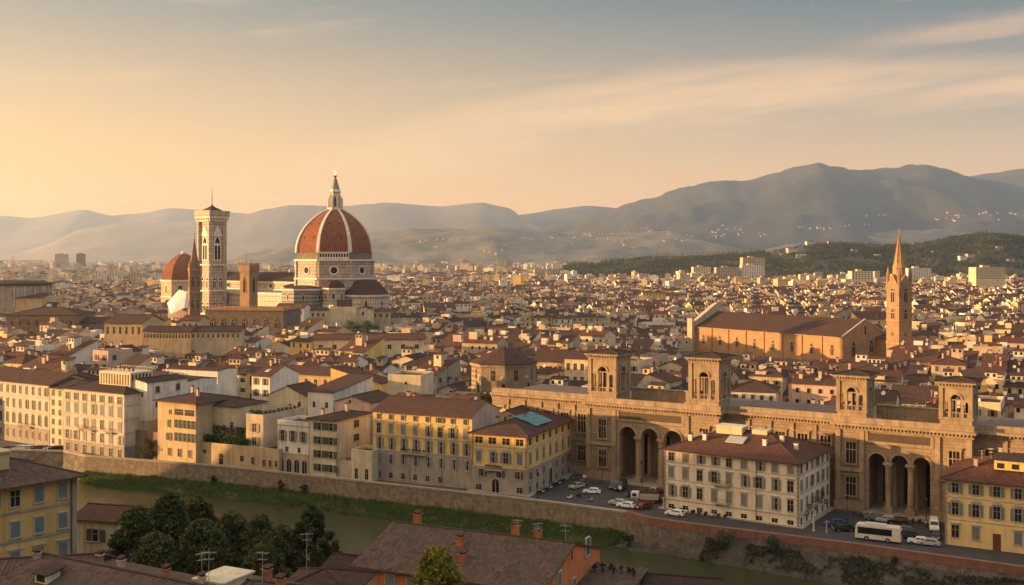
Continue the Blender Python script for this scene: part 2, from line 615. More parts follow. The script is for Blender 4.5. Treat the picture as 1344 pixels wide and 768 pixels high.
TILES = {
    'brown': tile_mat('brown_roof_tiles', (0.125, 0.060, 0.040), (0.058, 0.032, 0.025), (0.050, 0.035, 0.029)),
    'red': tile_mat('red_roof_tiles', (0.165, 0.066, 0.040), (0.088, 0.039, 0.028), (0.066, 0.039, 0.030)),
    'dark': tile_mat('dark_roof_tiles', (0.085, 0.046, 0.034), (0.044, 0.029, 0.025), (0.038, 0.031, 0.028)),
}
TILES['near'] = tile_mat('near_roof_tiles', (0.165, 0.092, 0.062), (0.045, 0.030, 0.026), (0.088, 0.066, 0.052), .42, .60)
m_stone = mat('grey_sandstone', (0.33, 0.29, 0.23), 0.9, 0.18, 0.5, streak=0.3, fine=0.2, fscale=2)
m_trim = mat('pale_stone_trim', (0.47, 0.41, 0.32), 0.9, 0.12, 0.8)
m_glass = mat('dark_window_glass', (0.022, 0.020, 0.018), 0.45, 0, spec=0.12)
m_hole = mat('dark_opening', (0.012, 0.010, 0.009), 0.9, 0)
m_shut = {
    'grey': mat('grey_shutter_paint', (0.24, 0.23, 0.20), 0.7, 0.12, 2.0),
    'green': mat('green_shutter_paint', (0.055, 0.085, 0.060), 0.7, 0.12, 2.0),
    'brown': mat('brown_shutter_paint', (0.12, 0.075, 0.045), 0.7, 0.12, 2.0),
    'blue': mat('slate_shutter_paint', (0.17, 0.20, 0.21), 0.7, 0.12, 2.0),
}
m_brick = mat('chimney_brick', (0.36, 0.15, 0.08), 0.9, 0.2, 2.0)
m_iron = mat('dark_iron', (0.03, 0.03, 0.03), 0.6, 0)
m_alu = mat('aerial_metal', (0.45, 0.44, 0.42), 0.5, 0, metal=0.6)
m_wood = mat('wooden_door', (0.09, 0.05, 0.03), 0.7, 0.2, 2.0)

_WM = {}
def arc(w, z0, n=8):
    return [(w * math.cos(math.pi * i / n), z0 + w * math.sin(math.pi * i / n)) for i in range(n + 1)]
def wmesh(kind, m, key):
    """unit window pieces: 1 wide, 1 high, facing -y"""
    k = (kind, key)
    if k in _WM:
        return _WM[k]
    mb = MB()
    if kind == 'pane':
        mb.box(-.5, .5, -.04, .05, 0, 1, bottom=False)
        mb.box(-.03, .03, -.055, -.042, 0, 1, 1, bottom=False)
        mb.box(-.5, .5, -.055, -.043, .60, .63, 1, bottom=False)
    elif kind == 'archpane':
        pts = [(-.5, 0), (.5, 0)] + [(x, z) for x, z in [(.5 * math.cos(math.pi * i / 8), .72 + .28 * math.sin(math.pi * i / 8)) for i in range(9)]]
        mb.face([(x, -.04, z) for x, z in pts])
        mb.box(-.03, .03, -.055, -.042, 0, .95, 1, bottom=False)
    elif kind == 'frame':
        mb.box(-.60, -.5, -.11, .05, -.0, 1.0)
        mb.box(.5, .60, -.11, .05, -.0, 1.0)
        mb.box(-.62, .62, -.13, .05, 1.002, 1.09)
        mb.box(-.68, .68, -.20, .05, -.07, -.002)
    elif kind == 'archframe':
        for i in range(8):
            a0, a1 = math.pi * i / 8, math.pi * (i + 1) / 8
            p = [(r * math.cos(a), -.11, .72 + r * k * math.sin(a)) for a, r, k in ((a0, .5, .56), (a0, .62, .56), (a1, .62, .56), (a1, .5, .56))]
            mb.face(p)
            mb.face([(p[1][0], -.11, p[1][2]), (p[1][0], .05, p[1][2]), (p[2][0], .05, p[2][2]), (p[2][0], -.11, p[2][2])])
        mb.box(-.62, -.5, -.11, .05, 0, .72)
        mb.box(.5, .62, -.11, .05, 0, .72)
        mb.box(-.68, .68, -.20, .05, -.07, -.002)
    elif kind == 'closed':
        mb.box(-.49, -.012, -.085, -.06, .01, .99)
        for i in range(7):
            z = .08 + i * .125
            mb.face([(-.46, -.087, z), (-.05, -.087, z), (-.05, -.115, z + .09), (-.46, -.115, z + .09)])
    elif kind == 'closed2':
        mb.box(.012, .49, -.085, -.06, .01, .99)
        for i in range(7):
            z = .08 + i * .125
            mb.face([(.05, -.087, z), (.46, -.087, z), (.46, -.115, z + .09), (.05, -.115, z + .09)])
    elif kind == 'openl':
        mb.box(-1.10, -.62, -.12, -.06, .01, .99)
    elif kind == 'openr':
        mb.box(.62, 1.10, -.12, -.06, .01, .99)
    elif kind == 'hood':
        pts = [(-.78, 1.16), (.78, 1.16), (.62, 1.27), (.33, 1.36), (0, 1.40), (-.33, 1.36), (-.62, 1.27)]
        mb.face([(x, -.32, z) for x, z in pts])
        for a, b in zip(pts, pts[1:] + pts[:1]):
            mb.face([(b[0], -.32, b[1]), (a[0], -.32, a[1]), (a[0], .03, a[1]), (b[0], .03, b[1])])
    elif kind == 'ledge':
        mb.box(-.75, .75, -.28, .05, 1.12, 1.20)
    me = mb.mesh({'pane': 'window', 'archpane': 'window', 'openl': 'shutter', 'openr': 'shutter', 'closed': 'shutter', 'closed2': 'shutter'}.get(kind, 'frame'), [m, m_trim] if 'pane' in kind else [m])
    _WM[k] = me
    return me

def face_tf(face, w, d):
    """map (s along the face, outward facing) to local loc and z-rotation; s runs left to right seen from outside"""
    return {
        'front': lambda s: ((s, 0.0), 0.0),
        'right': lambda s: ((w, s), R(90)),
        'left': lambda s: ((0.0, d - s), R(-90)),
        'back': lambda s: ((w - s, d), R(180)),
    }[face]
def window(parent, loc, rz, ww, hh, style='open', sh='grey', trim=None, rnd=random):
    """a window part with frame and shutters as its sub-parts"""
    trim = trim or m_trim
    a = 'arch' in style
    p = link('window', wmesh('archpane' if a else 'pane', m_glass, 0), parent, loc, rz, (ww, 1, hh))
    if 'bare' not in style:
        link('frame', wmesh('archframe' if a else 'frame', trim, trim.name), p)
    if 'hood' in style:
        link('hood', wmesh('hood', trim, trim.name), p)
    if 'ledge' in style:
        link('lintel', wmesh('ledge', trim, trim.name), p)
    s = style
    if 'closed' in style and rnd.random() < .22:
        s = rnd.choice(['half', 'dark', 'open'])
    if 'mix' in style:
        s = rnd.choice(['closed', 'closed', 'open', 'half', 'dark'])
    if 'closed' in s or 'half' in s:
        link('shutter', wmesh('closed', m_shut[sh], sh), p)
    if 'closed' in s:
        link('shutter', wmesh('closed2', m_shut[sh], sh), p)
    if 'half' in s:
        link('shutter', wmesh('openr', m_shut[sh], sh), p)
    if 'open' in s:
        link('shutter', wmesh('openl', m_shut[sh], sh), p)
        link('shutter', wmesh('openr', m_shut[sh], sh), p)
    return p
def windows(parent, w, d, face, n, z, ww, hh, style='mix', sh='grey', m0=None, m1=None, skip=(), trim=None, rnd=random):
    ln = w if face in ('front', 'back') else d
    m0 = ln / n / 2 if m0 is None else m0
    m1 = m0 if m1 is None else m1
    tf = face_tf(face, w, d)
    for i in range(n):
        if i in skip:
            continue
        s = m0 + (ln - m0 - m1) * (i / (n - 1) if n > 1 else 0.5)
        (x, y), rz = tf(s)
        window(parent, (x, y, z), rz, ww, hh, style, sh, trim, rnd)

def walls(mb, w, d, h, roof='hip', pitch=0.32, z0=-1.5, mat=0):
    """four walls (with gable triangles) of a block, local x 0..w, y 0..d"""
    if roof == 'gx':           # ridge along x
        r = h + pitch * d / 2
        mb.face([(0, 0, z0), (w, 0, z0), (w, 0, h), (0, 0, h)], mat)
        mb.face([(w, 0, z0), (w, d, z0), (w, d, h), (w, d / 2, r), (w, 0, h)], mat)
        mb.face([(w, d, z0), (0, d, z0), (0, d, h), (w, d, h)], mat)
        mb.face([(0, d, z0), (0, 0, z0), (0, 0, h), (0, d / 2, r), (0, d, h)], mat)
    elif roof == 'gy':
        r = h + pitch * w / 2
        mb.face([(0, 0, z0), (w, 0, z0), (w, 0, h), (w / 2, 0, r), (0, 0, h)], mat)
        mb.face([(w, 0, z0), (w, d, z0), (w, d, h), (w, 0, h)], mat)
        mb.face([(w, d, z0), (0, d, z0), (0, d, h), (w / 2, d, r), (w, d, h)], mat)
        mb.face([(0, d, z0), (0, 0, z0), (0, 0, h), (0, d, h)], mat)
    elif roof == 'shed':
        r = h + pitch * d
        mb.face([(0, 0, z0), (w, 0, z0), (w, 0, h), (0, 0, h)], mat)
        mb.face([(w, 0, z0), (w, d, z0), (w, d, r), (w, 0, h)], mat)
        mb.face([(w, d, z0), (0, d, z0), (0, d, r), (w, d, r)], mat)
        mb.face([(0, d, z0), (0, 0, z0), (0, 0, h), (0, d, r)], mat)
    else:
        mb.box(0, w, 0, d, z0, h, mat, bottom=False)
    return mb
def roofing(mb, w, d, h, roof='hip', pitch=0.32, o=0.55, t=0.2, mat=0, edge=None, side_o=None):
    e = h - pitch * o + 0.02
    so = o if side_o is None else side_o
    if roof == 'gx':
        r = h + pitch * d / 2 + 0.02
        mb.slab([(-so, -o, e), (w + so, -o, e), (w + so, d / 2, r), (-so, d / 2, r)], t, mat, edge)
        mb.slab([(w + so, d + o, e), (-so, d + o, e), (-so, d / 2, r), (w + so, d / 2, r)], t, mat, edge)
        mb.tube((-so, d / 2, r + .02), (w + so, d / 2, r + .02), .16, n=6, mat=mat)
    elif roof == 'gy':
        r = h + pitch * w / 2 + 0.02
        mb.slab([(w + o, -so, e), (w + o, d + so, e), (w / 2, d + so, r), (w / 2, -so, r)], t, mat, edge)
        mb.slab([(-o, d + so, e), (-o, -so, e), (w / 2, -so, r), (w / 2, d + so, r)], t, mat, edge)
        mb.tube((w / 2, -so, r + .02), (w / 2, d + so, r + .02), .16, n=6, mat=mat)
    elif roof == 'shed':
        r = h + pitch * (d + o) + 0.02
        mb.slab([(-so, -o, e), (w + so, -o, e), (w + so, d + o, r), (-so, d + o, r)], t, mat, edge)
    elif roof == 'hip':
        if w >= d:
            r = h + pitch * d / 2
            A, B = (d / 2, d / 2, r), (w - d / 2, d / 2, r)
        else:
            r = h + pitch * w / 2
            A, B = (w / 2, w / 2, r), (w / 2, d - w / 2, r)
        c = [(-o, -o, e), (w + o, -o, e), (w + o, d + o, e), (-o, d + o, e)]
        if w >= d:
            mb.slab([c[0], c[1], B, A], t, mat, edge)
            mb.slab([c[2], c[3], A, B], t, mat, edge)
            mb.slab([c[1], c[2], B], t, mat, edge)
            mb.slab([c[3], c[0], A], t, mat, edge)
        else:
            mb.slab([c[0], c[1], A], t, mat, edge)
            mb.slab([c[2], c[3], B], t, mat, edge)
            mb.slab([c[1], c[2], B, A], t, mat, edge)
            mb.slab([c[3], c[0], A, B], t, mat, edge)
        for a_, b_ in ((c[0], A), (c[1], B if w >= d else A), (c[2], B), (c[3], A if w >= d else B), (A, B)):
            if (Vector(a_) - Vector(b_)).length > .1:
                mb.tube((a_[0], a_[1], a_[2] + .03), (b_[0], b_[1], b_[2] + .03), .13, n=5, mat=mat, cap=False)
    else:                                         # flat terrace with a parapet
        for (x0, x1, y0, y1) in ((0, w, 0, .3), (0, w, d - .3, d), (0, .3, .3, d - .3), (w - .3, w, .3, d - .3)):
            mb.box(x0, x1, y0, y1, h, h + .9, mat, bottom=False)
        mb.face([(.3, .3, h + .05), (w - .3, .3, h + .05), (w - .3, d - .3, h + .05), (.3, d - .3, h + .05)], mat if edge is None else edge)
    return mb
def roof_z(x, y, w, d, h, roof, pitch):
    if roof == 'gx':
        return h + pitch * min(y, d - y)
    if roof == 'gy':
        return h + pitch * min(x, w - x)
    if roof == 'shed':
        return h + pitch * y
    if roof == 'hip':
        return h + pitch * min(x, w - x, y, d - y)
    return h
def chimney(parent, x, y, z, hh=1.3, s=0.35, m=None):
    mb = MB()
    mb.box(-s, s, -s, s, -0.6, hh, 0, bottom=False)
    mb.box(-s - .1, s + .1, -s - .1, s + .1, hh, hh + .15, 0)
    mb.box(-s * .8, s * .8, -s * .8, s * .8, hh + .15, hh + .4, 1, bottom=False)
    mb.slab([(-s - .1, -s - .1, hh + .4), (s + .1, -s - .1, hh + .4), (s + .1, s + .1, hh + .55), (-s - .1, s + .1, hh + .55)], .1, 2)
    o = mb.build('chimney', [m or WALLS['beige'], m_hole, TILES['red']], parent)
    o.location = (x, y, z)
    return o
def aerial(parent, x, y, z, hh=2.4, rz=0.4):
    mb = MB()
    mb.tube((0, 0, -.5), (0, 0, hh), .035, n=5)
    mb.tube((-.7, 0, hh - .15), (.7, 0, hh - .15), .02, n=4)
    for i in range(6):
        x_ = -.6 + i * .24
        mb.tube((x_, -.35, hh - .15), (x_, .35, hh - .15), .014, n=4)
    mb.tube((-.5, 0, hh - .8), (.5, 0, hh - .8), .02, n=4)
    for i in range(4):
        mb.tube((-.4 + i * .26, -.3, hh - .8), (-.4 + i * .26, .3, hh - .8), .014, n=4)
    o = mb.build('aerial', m_alu, parent)
    o.location = (x, y, z)
    o.rotation_euler = (0, 0, rz)
    return o
def dish(parent, x, y, z, r=.45, rz=0.3):
    mb = MB()
    mb.tube((0, 0, -.4), (0, 0, .5), .04, n=5)
    prof = [(0.001, 0), (r * .5, .04), (r, .16)]
    mb.xf = Matrix.Translation((0, -.1, .55)) @ Matrix.Rotation(R(65), 4, 'X')
    mb.lathe(prof, 10, cap=False)
    mb.xf = None
    o = mb.build('satellite_dish', WALLS['white'], parent)
    o.location = (x, y, z)
    o.rotation_euler = (0, 0, rz)
    return o
def balcony(parent, x, z, ww, dep=1.0, plants=False):
    mb = MB()
    mb.box(x - ww / 2, x + ww / 2, -dep, .02, z - .18, z, 0)
    for q in (x - ww / 2 + .2, x + ww / 2 - .2):
        mb.box(q - .1, q + .1, -dep * .7, .02, z - .6, z - .18, 0)
    n = max(3, int(ww / .28))
    for i in range(n + 1):
        q = x - ww / 2 + .05 + (ww - .1) * i / n
        mb.tube((q, -dep + .05, z), (q, -dep + .05, z + .95), .025, n=4, mat=1, cap=False)
    mb.box(x - ww / 2, x + ww / 2, -dep + .02, -dep + .08, z + .95, z + 1.0, 1)
    for q in (x - ww / 2, x + ww / 2 - .06):
        mb.box(q, q + .06, -dep + .08, .02, z + .95, z + 1.0, 1)
    o = mb.build('balcony', [m_trim, m_iron], parent)
    if plants:
        f = foliage_mesh(0.25, [(x + (i - 3) * ww / 7, -dep + .1, z + 1.0) for i in range(7)], 90, .10, 'balcony_plants')
        link('flowers', f, o)
    return o
def bands(parent, w, d, zs, mat_=None, hh=.22, out=.12, faces='fr', name='string_course'):
    for z in zs:
        mb = MB()
        if 'f' in faces:
            mb.box(-out, w + out, -out, .02, z, z + hh)
        if 'r' in faces:
            mb.box(w - .02, w + out, .022, d, z, z + hh)
        if 'l' in faces:
            mb.box(-out, .02, .022, d, z, z + hh)
        mb.build(name, mat_ or m_trim, parent)

# foliage: leaf-sized faces scattered through the crown's volume
def leaf_mat(name, ca, cb):
    m = bpy.data.materials.new(name)
    m.use_nodes = True
    t = m.node_tree
    b = t.nodes['Principled BSDF']
    b.inputs['Roughness'].default_value = 0.7
    b.inputs['Specular IOR Level'].default_value = 0.25
    g = t.nodes.new('ShaderNodeNewGeometry')
    nz = t.nodes.new('ShaderNodeTexNoise')
    nz.inputs['Scale'].default_value = 0.7
    nz.inputs['Detail'].default_value = 3
    t.links.new(g.outputs['Position'], nz.inputs['Vector'])
    mr = t.nodes.new('ShaderNodeMapRange')
    mr.inputs['From Min'].default_value = .3
    mr.inputs['From Max'].default_value = .7
    t.links.new(nz.outputs[0], mr.inputs['Value'])
    ad = t.nodes.new('ShaderNodeMath')
    ad.operation = 'ADD'
    t.links.new(mr.outputs[0], ad.inputs[0])
    rp = t.nodes.new('ShaderNodeMath')
    rp.operation = 'MULTIPLY_ADD'
    rp.inputs[1].default_value = .8
    rp.inputs[2].default_value = -.4
    t.links.new(g.outputs['Random Per Island'], rp.inputs[0])
    t.links.new(rp.outputs[0], ad.inputs[1])
    ad.use_clamp = True
    mx = t.nodes.new('ShaderNodeMix')
    mx.data_type = 'RGBA'
    mx.inputs[6].default_value = (*ca, 1)
    mx.inputs[7].default_value = (*cb, 1)
    t.links.new(ad.outputs[0], mx.inputs[0])
    t.links.new(mx.outputs[2], b.inputs['Base Color'])
    tr = t.nodes.new('ShaderNodeBsdfTranslucent')
    t.links.new(mx.outputs[2], tr.inputs[0])
    ms = t.nodes.new('ShaderNodeMixShader')
    ms.inputs[0].default_value = .25
    t.links.new(b.outputs[0], ms.inputs[1])
    t.links.new(tr.outputs[0], ms.inputs[2])
    t.links.new(ms.outputs[0], t.nodes['Material Output'].inputs['Surface'])
    MATS[name] = m
    return m
m_leaf = leaf_mat('dark_green_leaves', (0.040, 0.052, 0.016), (0.125, 0.125, 0.034))
m_leaf_y = leaf_mat('yellowing_leaves', (0.13, 0.13, 0.018), (0.33, 0.27, 0.04))
m_leaf_c = leaf_mat('cypress_leaves', (0.036, 0.048, 0.017), (0.10, 0.105, 0.032))
m_leaf_h = leaf_mat('hedge_leaves', (0.028, 0.055, 0.015), (0.06, 0.11, 0.025))
m_grass = leaf_mat('bank_grass', (0.055, 0.095, 0.02), (0.12, 0.165, 0.035))
m_bark = mat('bark', (0.07, 0.05, 0.035), 0.95, 0.2, 2.0)
def leaf_faces(v, f, c, s, rnd):
    a = Vector((rnd.gauss(0, 1), rnd.gauss(0, 1), rnd.gauss(0, 1)))
    if a.length < .01:
        a = Vector((1, 0, 0))
    a.normalize()
    b = a.orthogonal().normalized()
    b.rotate(Matrix.Rotation(rnd.uniform(0, 6.28), 3, a))
    n = a.cross(b)
    k = len(v)
    s1 = s * rnd.uniform(.6, 1.3)
    v.extend([tuple(c + b * s1), tuple(c + n * s1 * .55), tuple(c - b * s1), tuple(c - n * s1 * .55)])
    f.append((k, k + 1, k + 2, k + 3))
def foliage_mesh(r, centres, n, s, name, m=None, rnd=None, squash=1.0):
    """n leaves in each clump of radius r (a number, or one per centre)"""
    rnd = rnd or random
    v, f = [], []
    for i, c in enumerate(centres):
        rr = r[i] if isinstance(r, (list, tuple)) else r
        for _ in range(n):
            d = Vector((rnd.gauss(0, 1), rnd.gauss(0, 1), rnd.gauss(0, 1))).normalized()
            q = rr * rnd.uniform(.35, 1.0) ** .5
            leaf_faces(v, f, Vector(c) + Vector((d.x * q, d.y * q, d.z * q * squash)), s, rnd)
    me = bpy.data.meshes.new(name)
    me.from_pydata(v, [], f)
    me.materials.append(m or m_leaf_h)
    me.update()
    return me

# ------------------------------------------------------------------ a town house with all its parts
def dir_angle(p, q):
    return math.atan2(q[1] - p[1], q[0] - p[0])
def house(name, label, cat, p, rz, w, d, h, roof='gx', wall='cream', tile='brown', pitch=.30, group=None, z0=-1.5, o=.55, base=None, base_h=4, quoins=False, side_o=None, base_mat=None):
    t = thing(name, (p[0], p[1], 0 if len(p) < 3 else p[2]), rz, label, cat, group)
    mb = walls(MB(), w, d, h, roof, pitch, z0)
    wm = WALLS[wall] if isinstance(wall, str) else wall
    mb.build('wall', wm, t)
    if base:
        b = MB()
        b.box(-.03, w + .03, -.03, d + .03, z0, base_h, bottom=False)
        b.build('base', base_mat or m_stone, t)
    if quoins:
        b = MB()
        for (x, y) in ((0, 0), (w, 0)):
            z = base_h if base else z0
            k = 0
            while z < h - .5:
                s = .45 if k % 2 else .3
                b.box(x - s if x else -.05, x + .05 if x else s, -.05, s, z, z + .42, bottom=False)
                z += .45
                k += 1
        b.build('quoins', m_stone, t)
    rm = roofing(MB(), w, d, h, roof, pitch, o, mat=0, edge=1, side_o=side_o)
    r = rm.build('roof', [TILES[tile] if roof != 'flat' else wm, m_wood if roof != 'flat' else TILES[tile]], t)
    t['_dims'] = (w, d, h)
    return t, r
# ------------------------------------------------------------------ materials of the monuments
def panel_mat(name, ca, cb, joint, sx=1.9, sz=2.6, mort=.09, rough=.7):
    """dressed stone or inlaid marble panels"""
    m = bpy.data.materials.new(name)
    m.use_nodes = True
    t = m.node_tree
    b = t.nodes['Principled BSDF']
    b.inputs['Roughness'].default_value = rough
    tcn = t.nodes.new('ShaderNodeTexCoord')
    se = t.nodes.new('ShaderNodeSeparateXYZ')
    t.links.new(tcn.outputs['Object'], se.inputs[0])
    ad = t.nodes.new('ShaderNodeMath')
    ad.operation = 'ADD'
    t.links.new(se.outputs[0], ad.inputs[0])
    t.links.new(se.outputs[1], ad.inputs[1])
    cb_ = t.nodes.new('ShaderNodeCombineXYZ')
    t.links.new(ad.outputs[0], cb_.inputs[0])
    t.links.new(se.outputs[2], cb_.inputs[1])
    br = t.nodes.new('ShaderNodeTexBrick')
    br.offset = 0.0 if mort > .12 else .5
    br.inputs['Scale'].default_value = 1
    br.inputs['Brick Width'].default_value = sx
    br.inputs['Row Height'].default_value = sz
    br.inputs['Mortar Size'].default_value = mort
    br.inputs['Mortar Smooth'].default_value = .2
    br.inputs['Color1'].default_value = (*ca, 1)
    br.inputs['Color2'].default_value = (*cb, 1)
    br.inputs['Mortar'].default_value = (*joint, 1)
    t.links.new(cb_.outputs[0], br.inputs['Vector'])
    nz = t.nodes.new('ShaderNodeTexNoise')
    nz.inputs['Scale'].default_value = .25
    nz.inputs['Detail'].default_value = 5
    t.links.new(tcn.outputs['Object'], nz.inputs['Vector'])
    mr = t.nodes.new('ShaderNodeMapRange')
    mr.inputs['From Min'].default_value = .4
    mr.inputs['From Max'].default_value = .75
    mr.inputs['To Max'].default_value = .45
    t.links.new(nz.outputs[0], mr.inputs['Value'])
    mx = t.nodes.new('ShaderNodeMix')
    mx.data_type = 'RGBA'
    mx.blend_type = 'MULTIPLY'
    t.links.new(mr.outputs[0], mx.inputs[0])
    t.links.new(br.outputs[0], mx.inputs[6])
    mx.inputs[7].default_value = (.45, .38, .30, 1)
    t.links.new(mx.outputs[2], b.inputs['Base Color'])
    MATS[name] = m
    return m
m_marble = panel_mat('inlaid_marble', (0.62, 0.55, 0.46), (0.52, 0.42, 0.35), (0.17, 0.18, 0.145), 2.2, 3.4, .22)
m_marble_s = panel_mat('small_marble_panels', (0.58, 0.50, 0.41), (0.43, 0.31, 0.25), (0.12, 0.13, 0.10), 1.3, 2.1, .17)
m_stripe = panel_mat('banded_dark_marble', (0.30, 0.28, 0.25), (0.25, 0.23, 0.2), (0.10, 0.11, 0.095), 60, 2.4, .55)
m_white = mat('white_marble', (0.66, 0.61, 0.53), 0.6, 0.12, 0.3)
m_dome = tile_mat('dome_tiles', (0.33, 0.115, 0.05), (0.20, 0.072, 0.037), (0.14, 0.062, 0.04), 0.6, 0.9)
m_rough = mat('rough_masonry', (0.22, 0.175, 0.13), 0.95, 0.25, 0.6, fine=.35, fscale=1.2)
m_gold = mat('gilded_copper', (0.85, 0.50, 0.10), 0.25, 0, metal=1.0)
m_lead = mat('lead_sheet', (0.22, 0.21, 0.20), 0.6, 0.15, .5)
m_forte = panel_mat('brown_ashlar', (0.33, 0.25, 0.165), (0.26, 0.195, 0.125), (0.155, 0.118, 0.08), 1.6, .75, .05, .9)
m_forte_p = mat('brown_dressed_stone', (0.36, 0.275, 0.18), 0.9, 0.2, .5, streak=.65, fine=.15, fscale=2)
m_frieze = mat('dark_frieze_stone', (0.085, 0.064, 0.048), .9, .15, .5)
m_pietra = panel_mat('warm_brown_ashlar', (0.42, 0.25, 0.125), (0.35, 0.21, 0.105), (0.26, 0.155, 0.085), 1.3, .6, .04, .9)
m_bellstone = panel_mat('bell_tower_ashlar', (0.32, 0.21, 0.12), (0.26, 0.17, 0.095), (0.18, 0.12, 0.07), 1.2, .6, .04, .9)
m_badia = panel_mat('brown_brick', (0.27, 0.165, 0.10), (0.22, 0.13, 0.08), (0.17, 0.11, 0.07), .9, .4, .04, .9)
m_slate = mat('brown_flat_roof', (0.13, 0.095, 0.072), .9, .2, .3, fine=.2, fscale=.8)

def ngon(n, r, ph, c=(0, 0)):
    return [(c[0] + r * math.cos(ph + 2 * math.pi * i / n), c[1] + r * math.sin(ph + 2 * math.pi * i / n)) for i in range(n)]
def lancet(parent, loc, rz, ww, hh, name='window', trim=None, twin=False, mm=None):
    """pointed window: dark opening, stone surround and mullion"""
    key = ('lancet', twin)
    if key not in _WM:
        mb = MB()
        pts = [(-.5, 0), (.5, 0), (.5, .62), (.36, .82), (0, 1), (-.36, .82), (-.5, .62)]
        mb.face([(x, -.06, z) for x, z in pts])
        _WM[key] = mb.mesh('window', [m_hole])
        fb = MB()
        o = [(-.66, -.04), (.66, -.04), (.66, .64), (.48, .88), (0, 1.12), (-.48, .88), (-.66, .64)]
        for i in range(7):
            j = (i + 1) % 7
            fb.face([(o[i][0], -.14, o[i][1]), (o[j][0], -.14, o[j][1]), (pts[j][0], -.14, pts[j][1]), (pts[i][0], -.14, pts[i][1])])
            fb.face([(o[j][0], -.14, o[j][1]), (o[i][0], -.14, o[i][1]), (o[i][0], .1, o[i][1]), (o[j][0], .1, o[j][1])])
        if twin:
            fb.box(-.06, .06, -.14, -.062, 0, .72)
            fb.box(-.5, .5, -.13, -.062, .60, .68)
        _WM[(key, 'f')] = fb.mesh('frame', [m_white])
    p = link(name, _WM[key], parent, loc, rz, (ww, 1, hh))
    fm = _WM[(key, 'f')]
    if trim is not None:
        k2 = (key, 'f', trim.name)
        if k2 not in _WM:
            _WM[k2] = fm.copy()
            _WM[k2].materials[0] = trim
        fm = _WM[k2]
    link('frame', fm, p)
    return p
def oculus(parent, loc, rz, r, trim=None):
    key = ('oculus', (trim or m_white).name)
    if key not in _WM:
        mb = MB()
        mb.face([(math.cos(a) * .72, -.12, math.sin(a) * .72) for a in [2 * math.pi * i / 20 for i in range(20)]])
        _WM[key] = mb.mesh('window', [m_hole])
        fb = MB()
        for i in range(20):
            a, b = 2 * math.pi * i / 20, 2 * math.pi * (i + 1) / 20
            for r0, r1, y0, y1 in ((.72, 1.0, -.12, -.45), (1.0, 1.12, -.45, 0.1)):
                fb.face([(r0 * math.cos(a), y0, r0 * math.sin(a)), (r0 * math.cos(b), y0, r0 * math.sin(b)), (r1 * math.cos(b), y1, r1 * math.sin(b)), (r1 * math.cos(a), y1, r1 * math.sin(a))][::-1])
        _WM[(key, 'f')] = fb.mesh('frame', [trim or m_white])
    p = link('window', _WM[key], parent, loc, rz, (r, 1, r))
    link('frame', _WM[(key, 'f')], p)
    return p

# ------------------------------------------------------------------ cathedral
CA = R(-37.4)
cath = thing('cathedral', (-118, 712, 0), CA, 'marble cathedral with huge red-brown ribbed dome, white lantern and long nave', 'cathedral')
AP, RC, PH = 25.5, 27.6, R(22.5)
b = MB()
b.prism(ngon(8, RC, PH), 0, 43.2)
b.build('crossing', m_marble, cath)
b = MB()
b.prism(ngon(8, RC * .985, PH), 43.2, 55.4)
dr = b.build('drum', m_marble_s, cath)
for i in range(8):
    a = i * math.pi / 4
    oculus(dr, (math.cos(a) * (AP * .985 + .03), math.sin(a) * (AP * .985 + .03), 48.6), a + R(90), 2.9)
for z, h_, k in ((42.7, 1.1, 1.035), (54.6, 1.2, 1.03)):
    b = MB()
    b.prism(ngon(8, RC * k, PH), z, z + h_, bottom=True)
    b.build('cornice', m_white, cath)
b = MB()
for i in range(8):
    a = PH + i * math.pi / 4
    b.xf = Matrix.Rotation(a, 4, 'Z')
    b.box(RC - 1.6, RC + .25, -1.5, 1.5, 0, 42.7, bottom=False)
    b.box(RC - 1.8, RC - .1, -1.3, 1.3, 43.8, 54.6, bottom=False)
b.xf = None
b.build('corner_piers', m_marble_s, cath)
# gallery on the south-east face and bare brick band elsewhere
b = MB()
b.prism(ngon(8, RC * .955, PH), 55.8, 60.4)
b.build('drum_gallery', m_rough, cath)
a0 = R(-45)
b = MB()
b.xf = Matrix.Rotation(a0 + R(90), 4, 'Z') @ Matrix.Translation((0, -AP * .955, 0))
b.box(-9.6, 9.6, -1.4, -.02, 55.9, 57.2)
b.box(-9.6, 9.6, -1.4, -.02, 59.5, 60.6)
for i in range(12):
    q = -9.3 + i * 18.6 / 11
    b.box(q - .28, q + .28, -1.3, -.02, 57.2, 59.5)
b.box(-9.6, 9.6, -.35, -.03, 57.2, 59.5, 1)
b.xf = None
b.build('arcade_gallery', [m_white, m_hole], cath)
# dome: pointed fifth profile
z0d, ztop = 60.2, 89.0
def dome_r(k):
    # k 0 foot .. 1 crown ; radius factor of circumradius
    th = k * R(61)
    return (1.62 * math.cos(th) - .62) / 1.0
def dome_prof(R0, n=14, z0=z0d, z1=ztop, rt=.18):
    out = []
    for i in range(n + 1):
        k = i / n
        th = k * R(60.5)
        r = 1.6 * math.cos(th) - .6
        z = math.sin(th) / math.sin(R(60.5))
        out.append((R0 * max(r, rt), z0 + (z1 - z0) * z))
    return out
prof = dome_prof(RC * .965)
b = MB()
for k in range(len(prof) - 1):
    (r0, za), (r1, zb) = prof[k], prof[k + 1]
    P, Q = ngon(8, r0, PH), ngon(8, r1, PH)
    for i in range(8):
        j = (i + 1) % 8
        w0, w1 = r0 * .765 / 2, r1 * .765 / 2
        s0 = k * 2.6
        b.face([(*P[i], za), (*P[j], za), (*Q[j], zb), (*Q[i], zb)], 0, [(-w0 + 50, s0), (w0 + 50, s0), (w1 + 50, s0 + 2.6), (-w1 + 50, s0 + 2.6)])
b.build('dome', m_dome, cath)
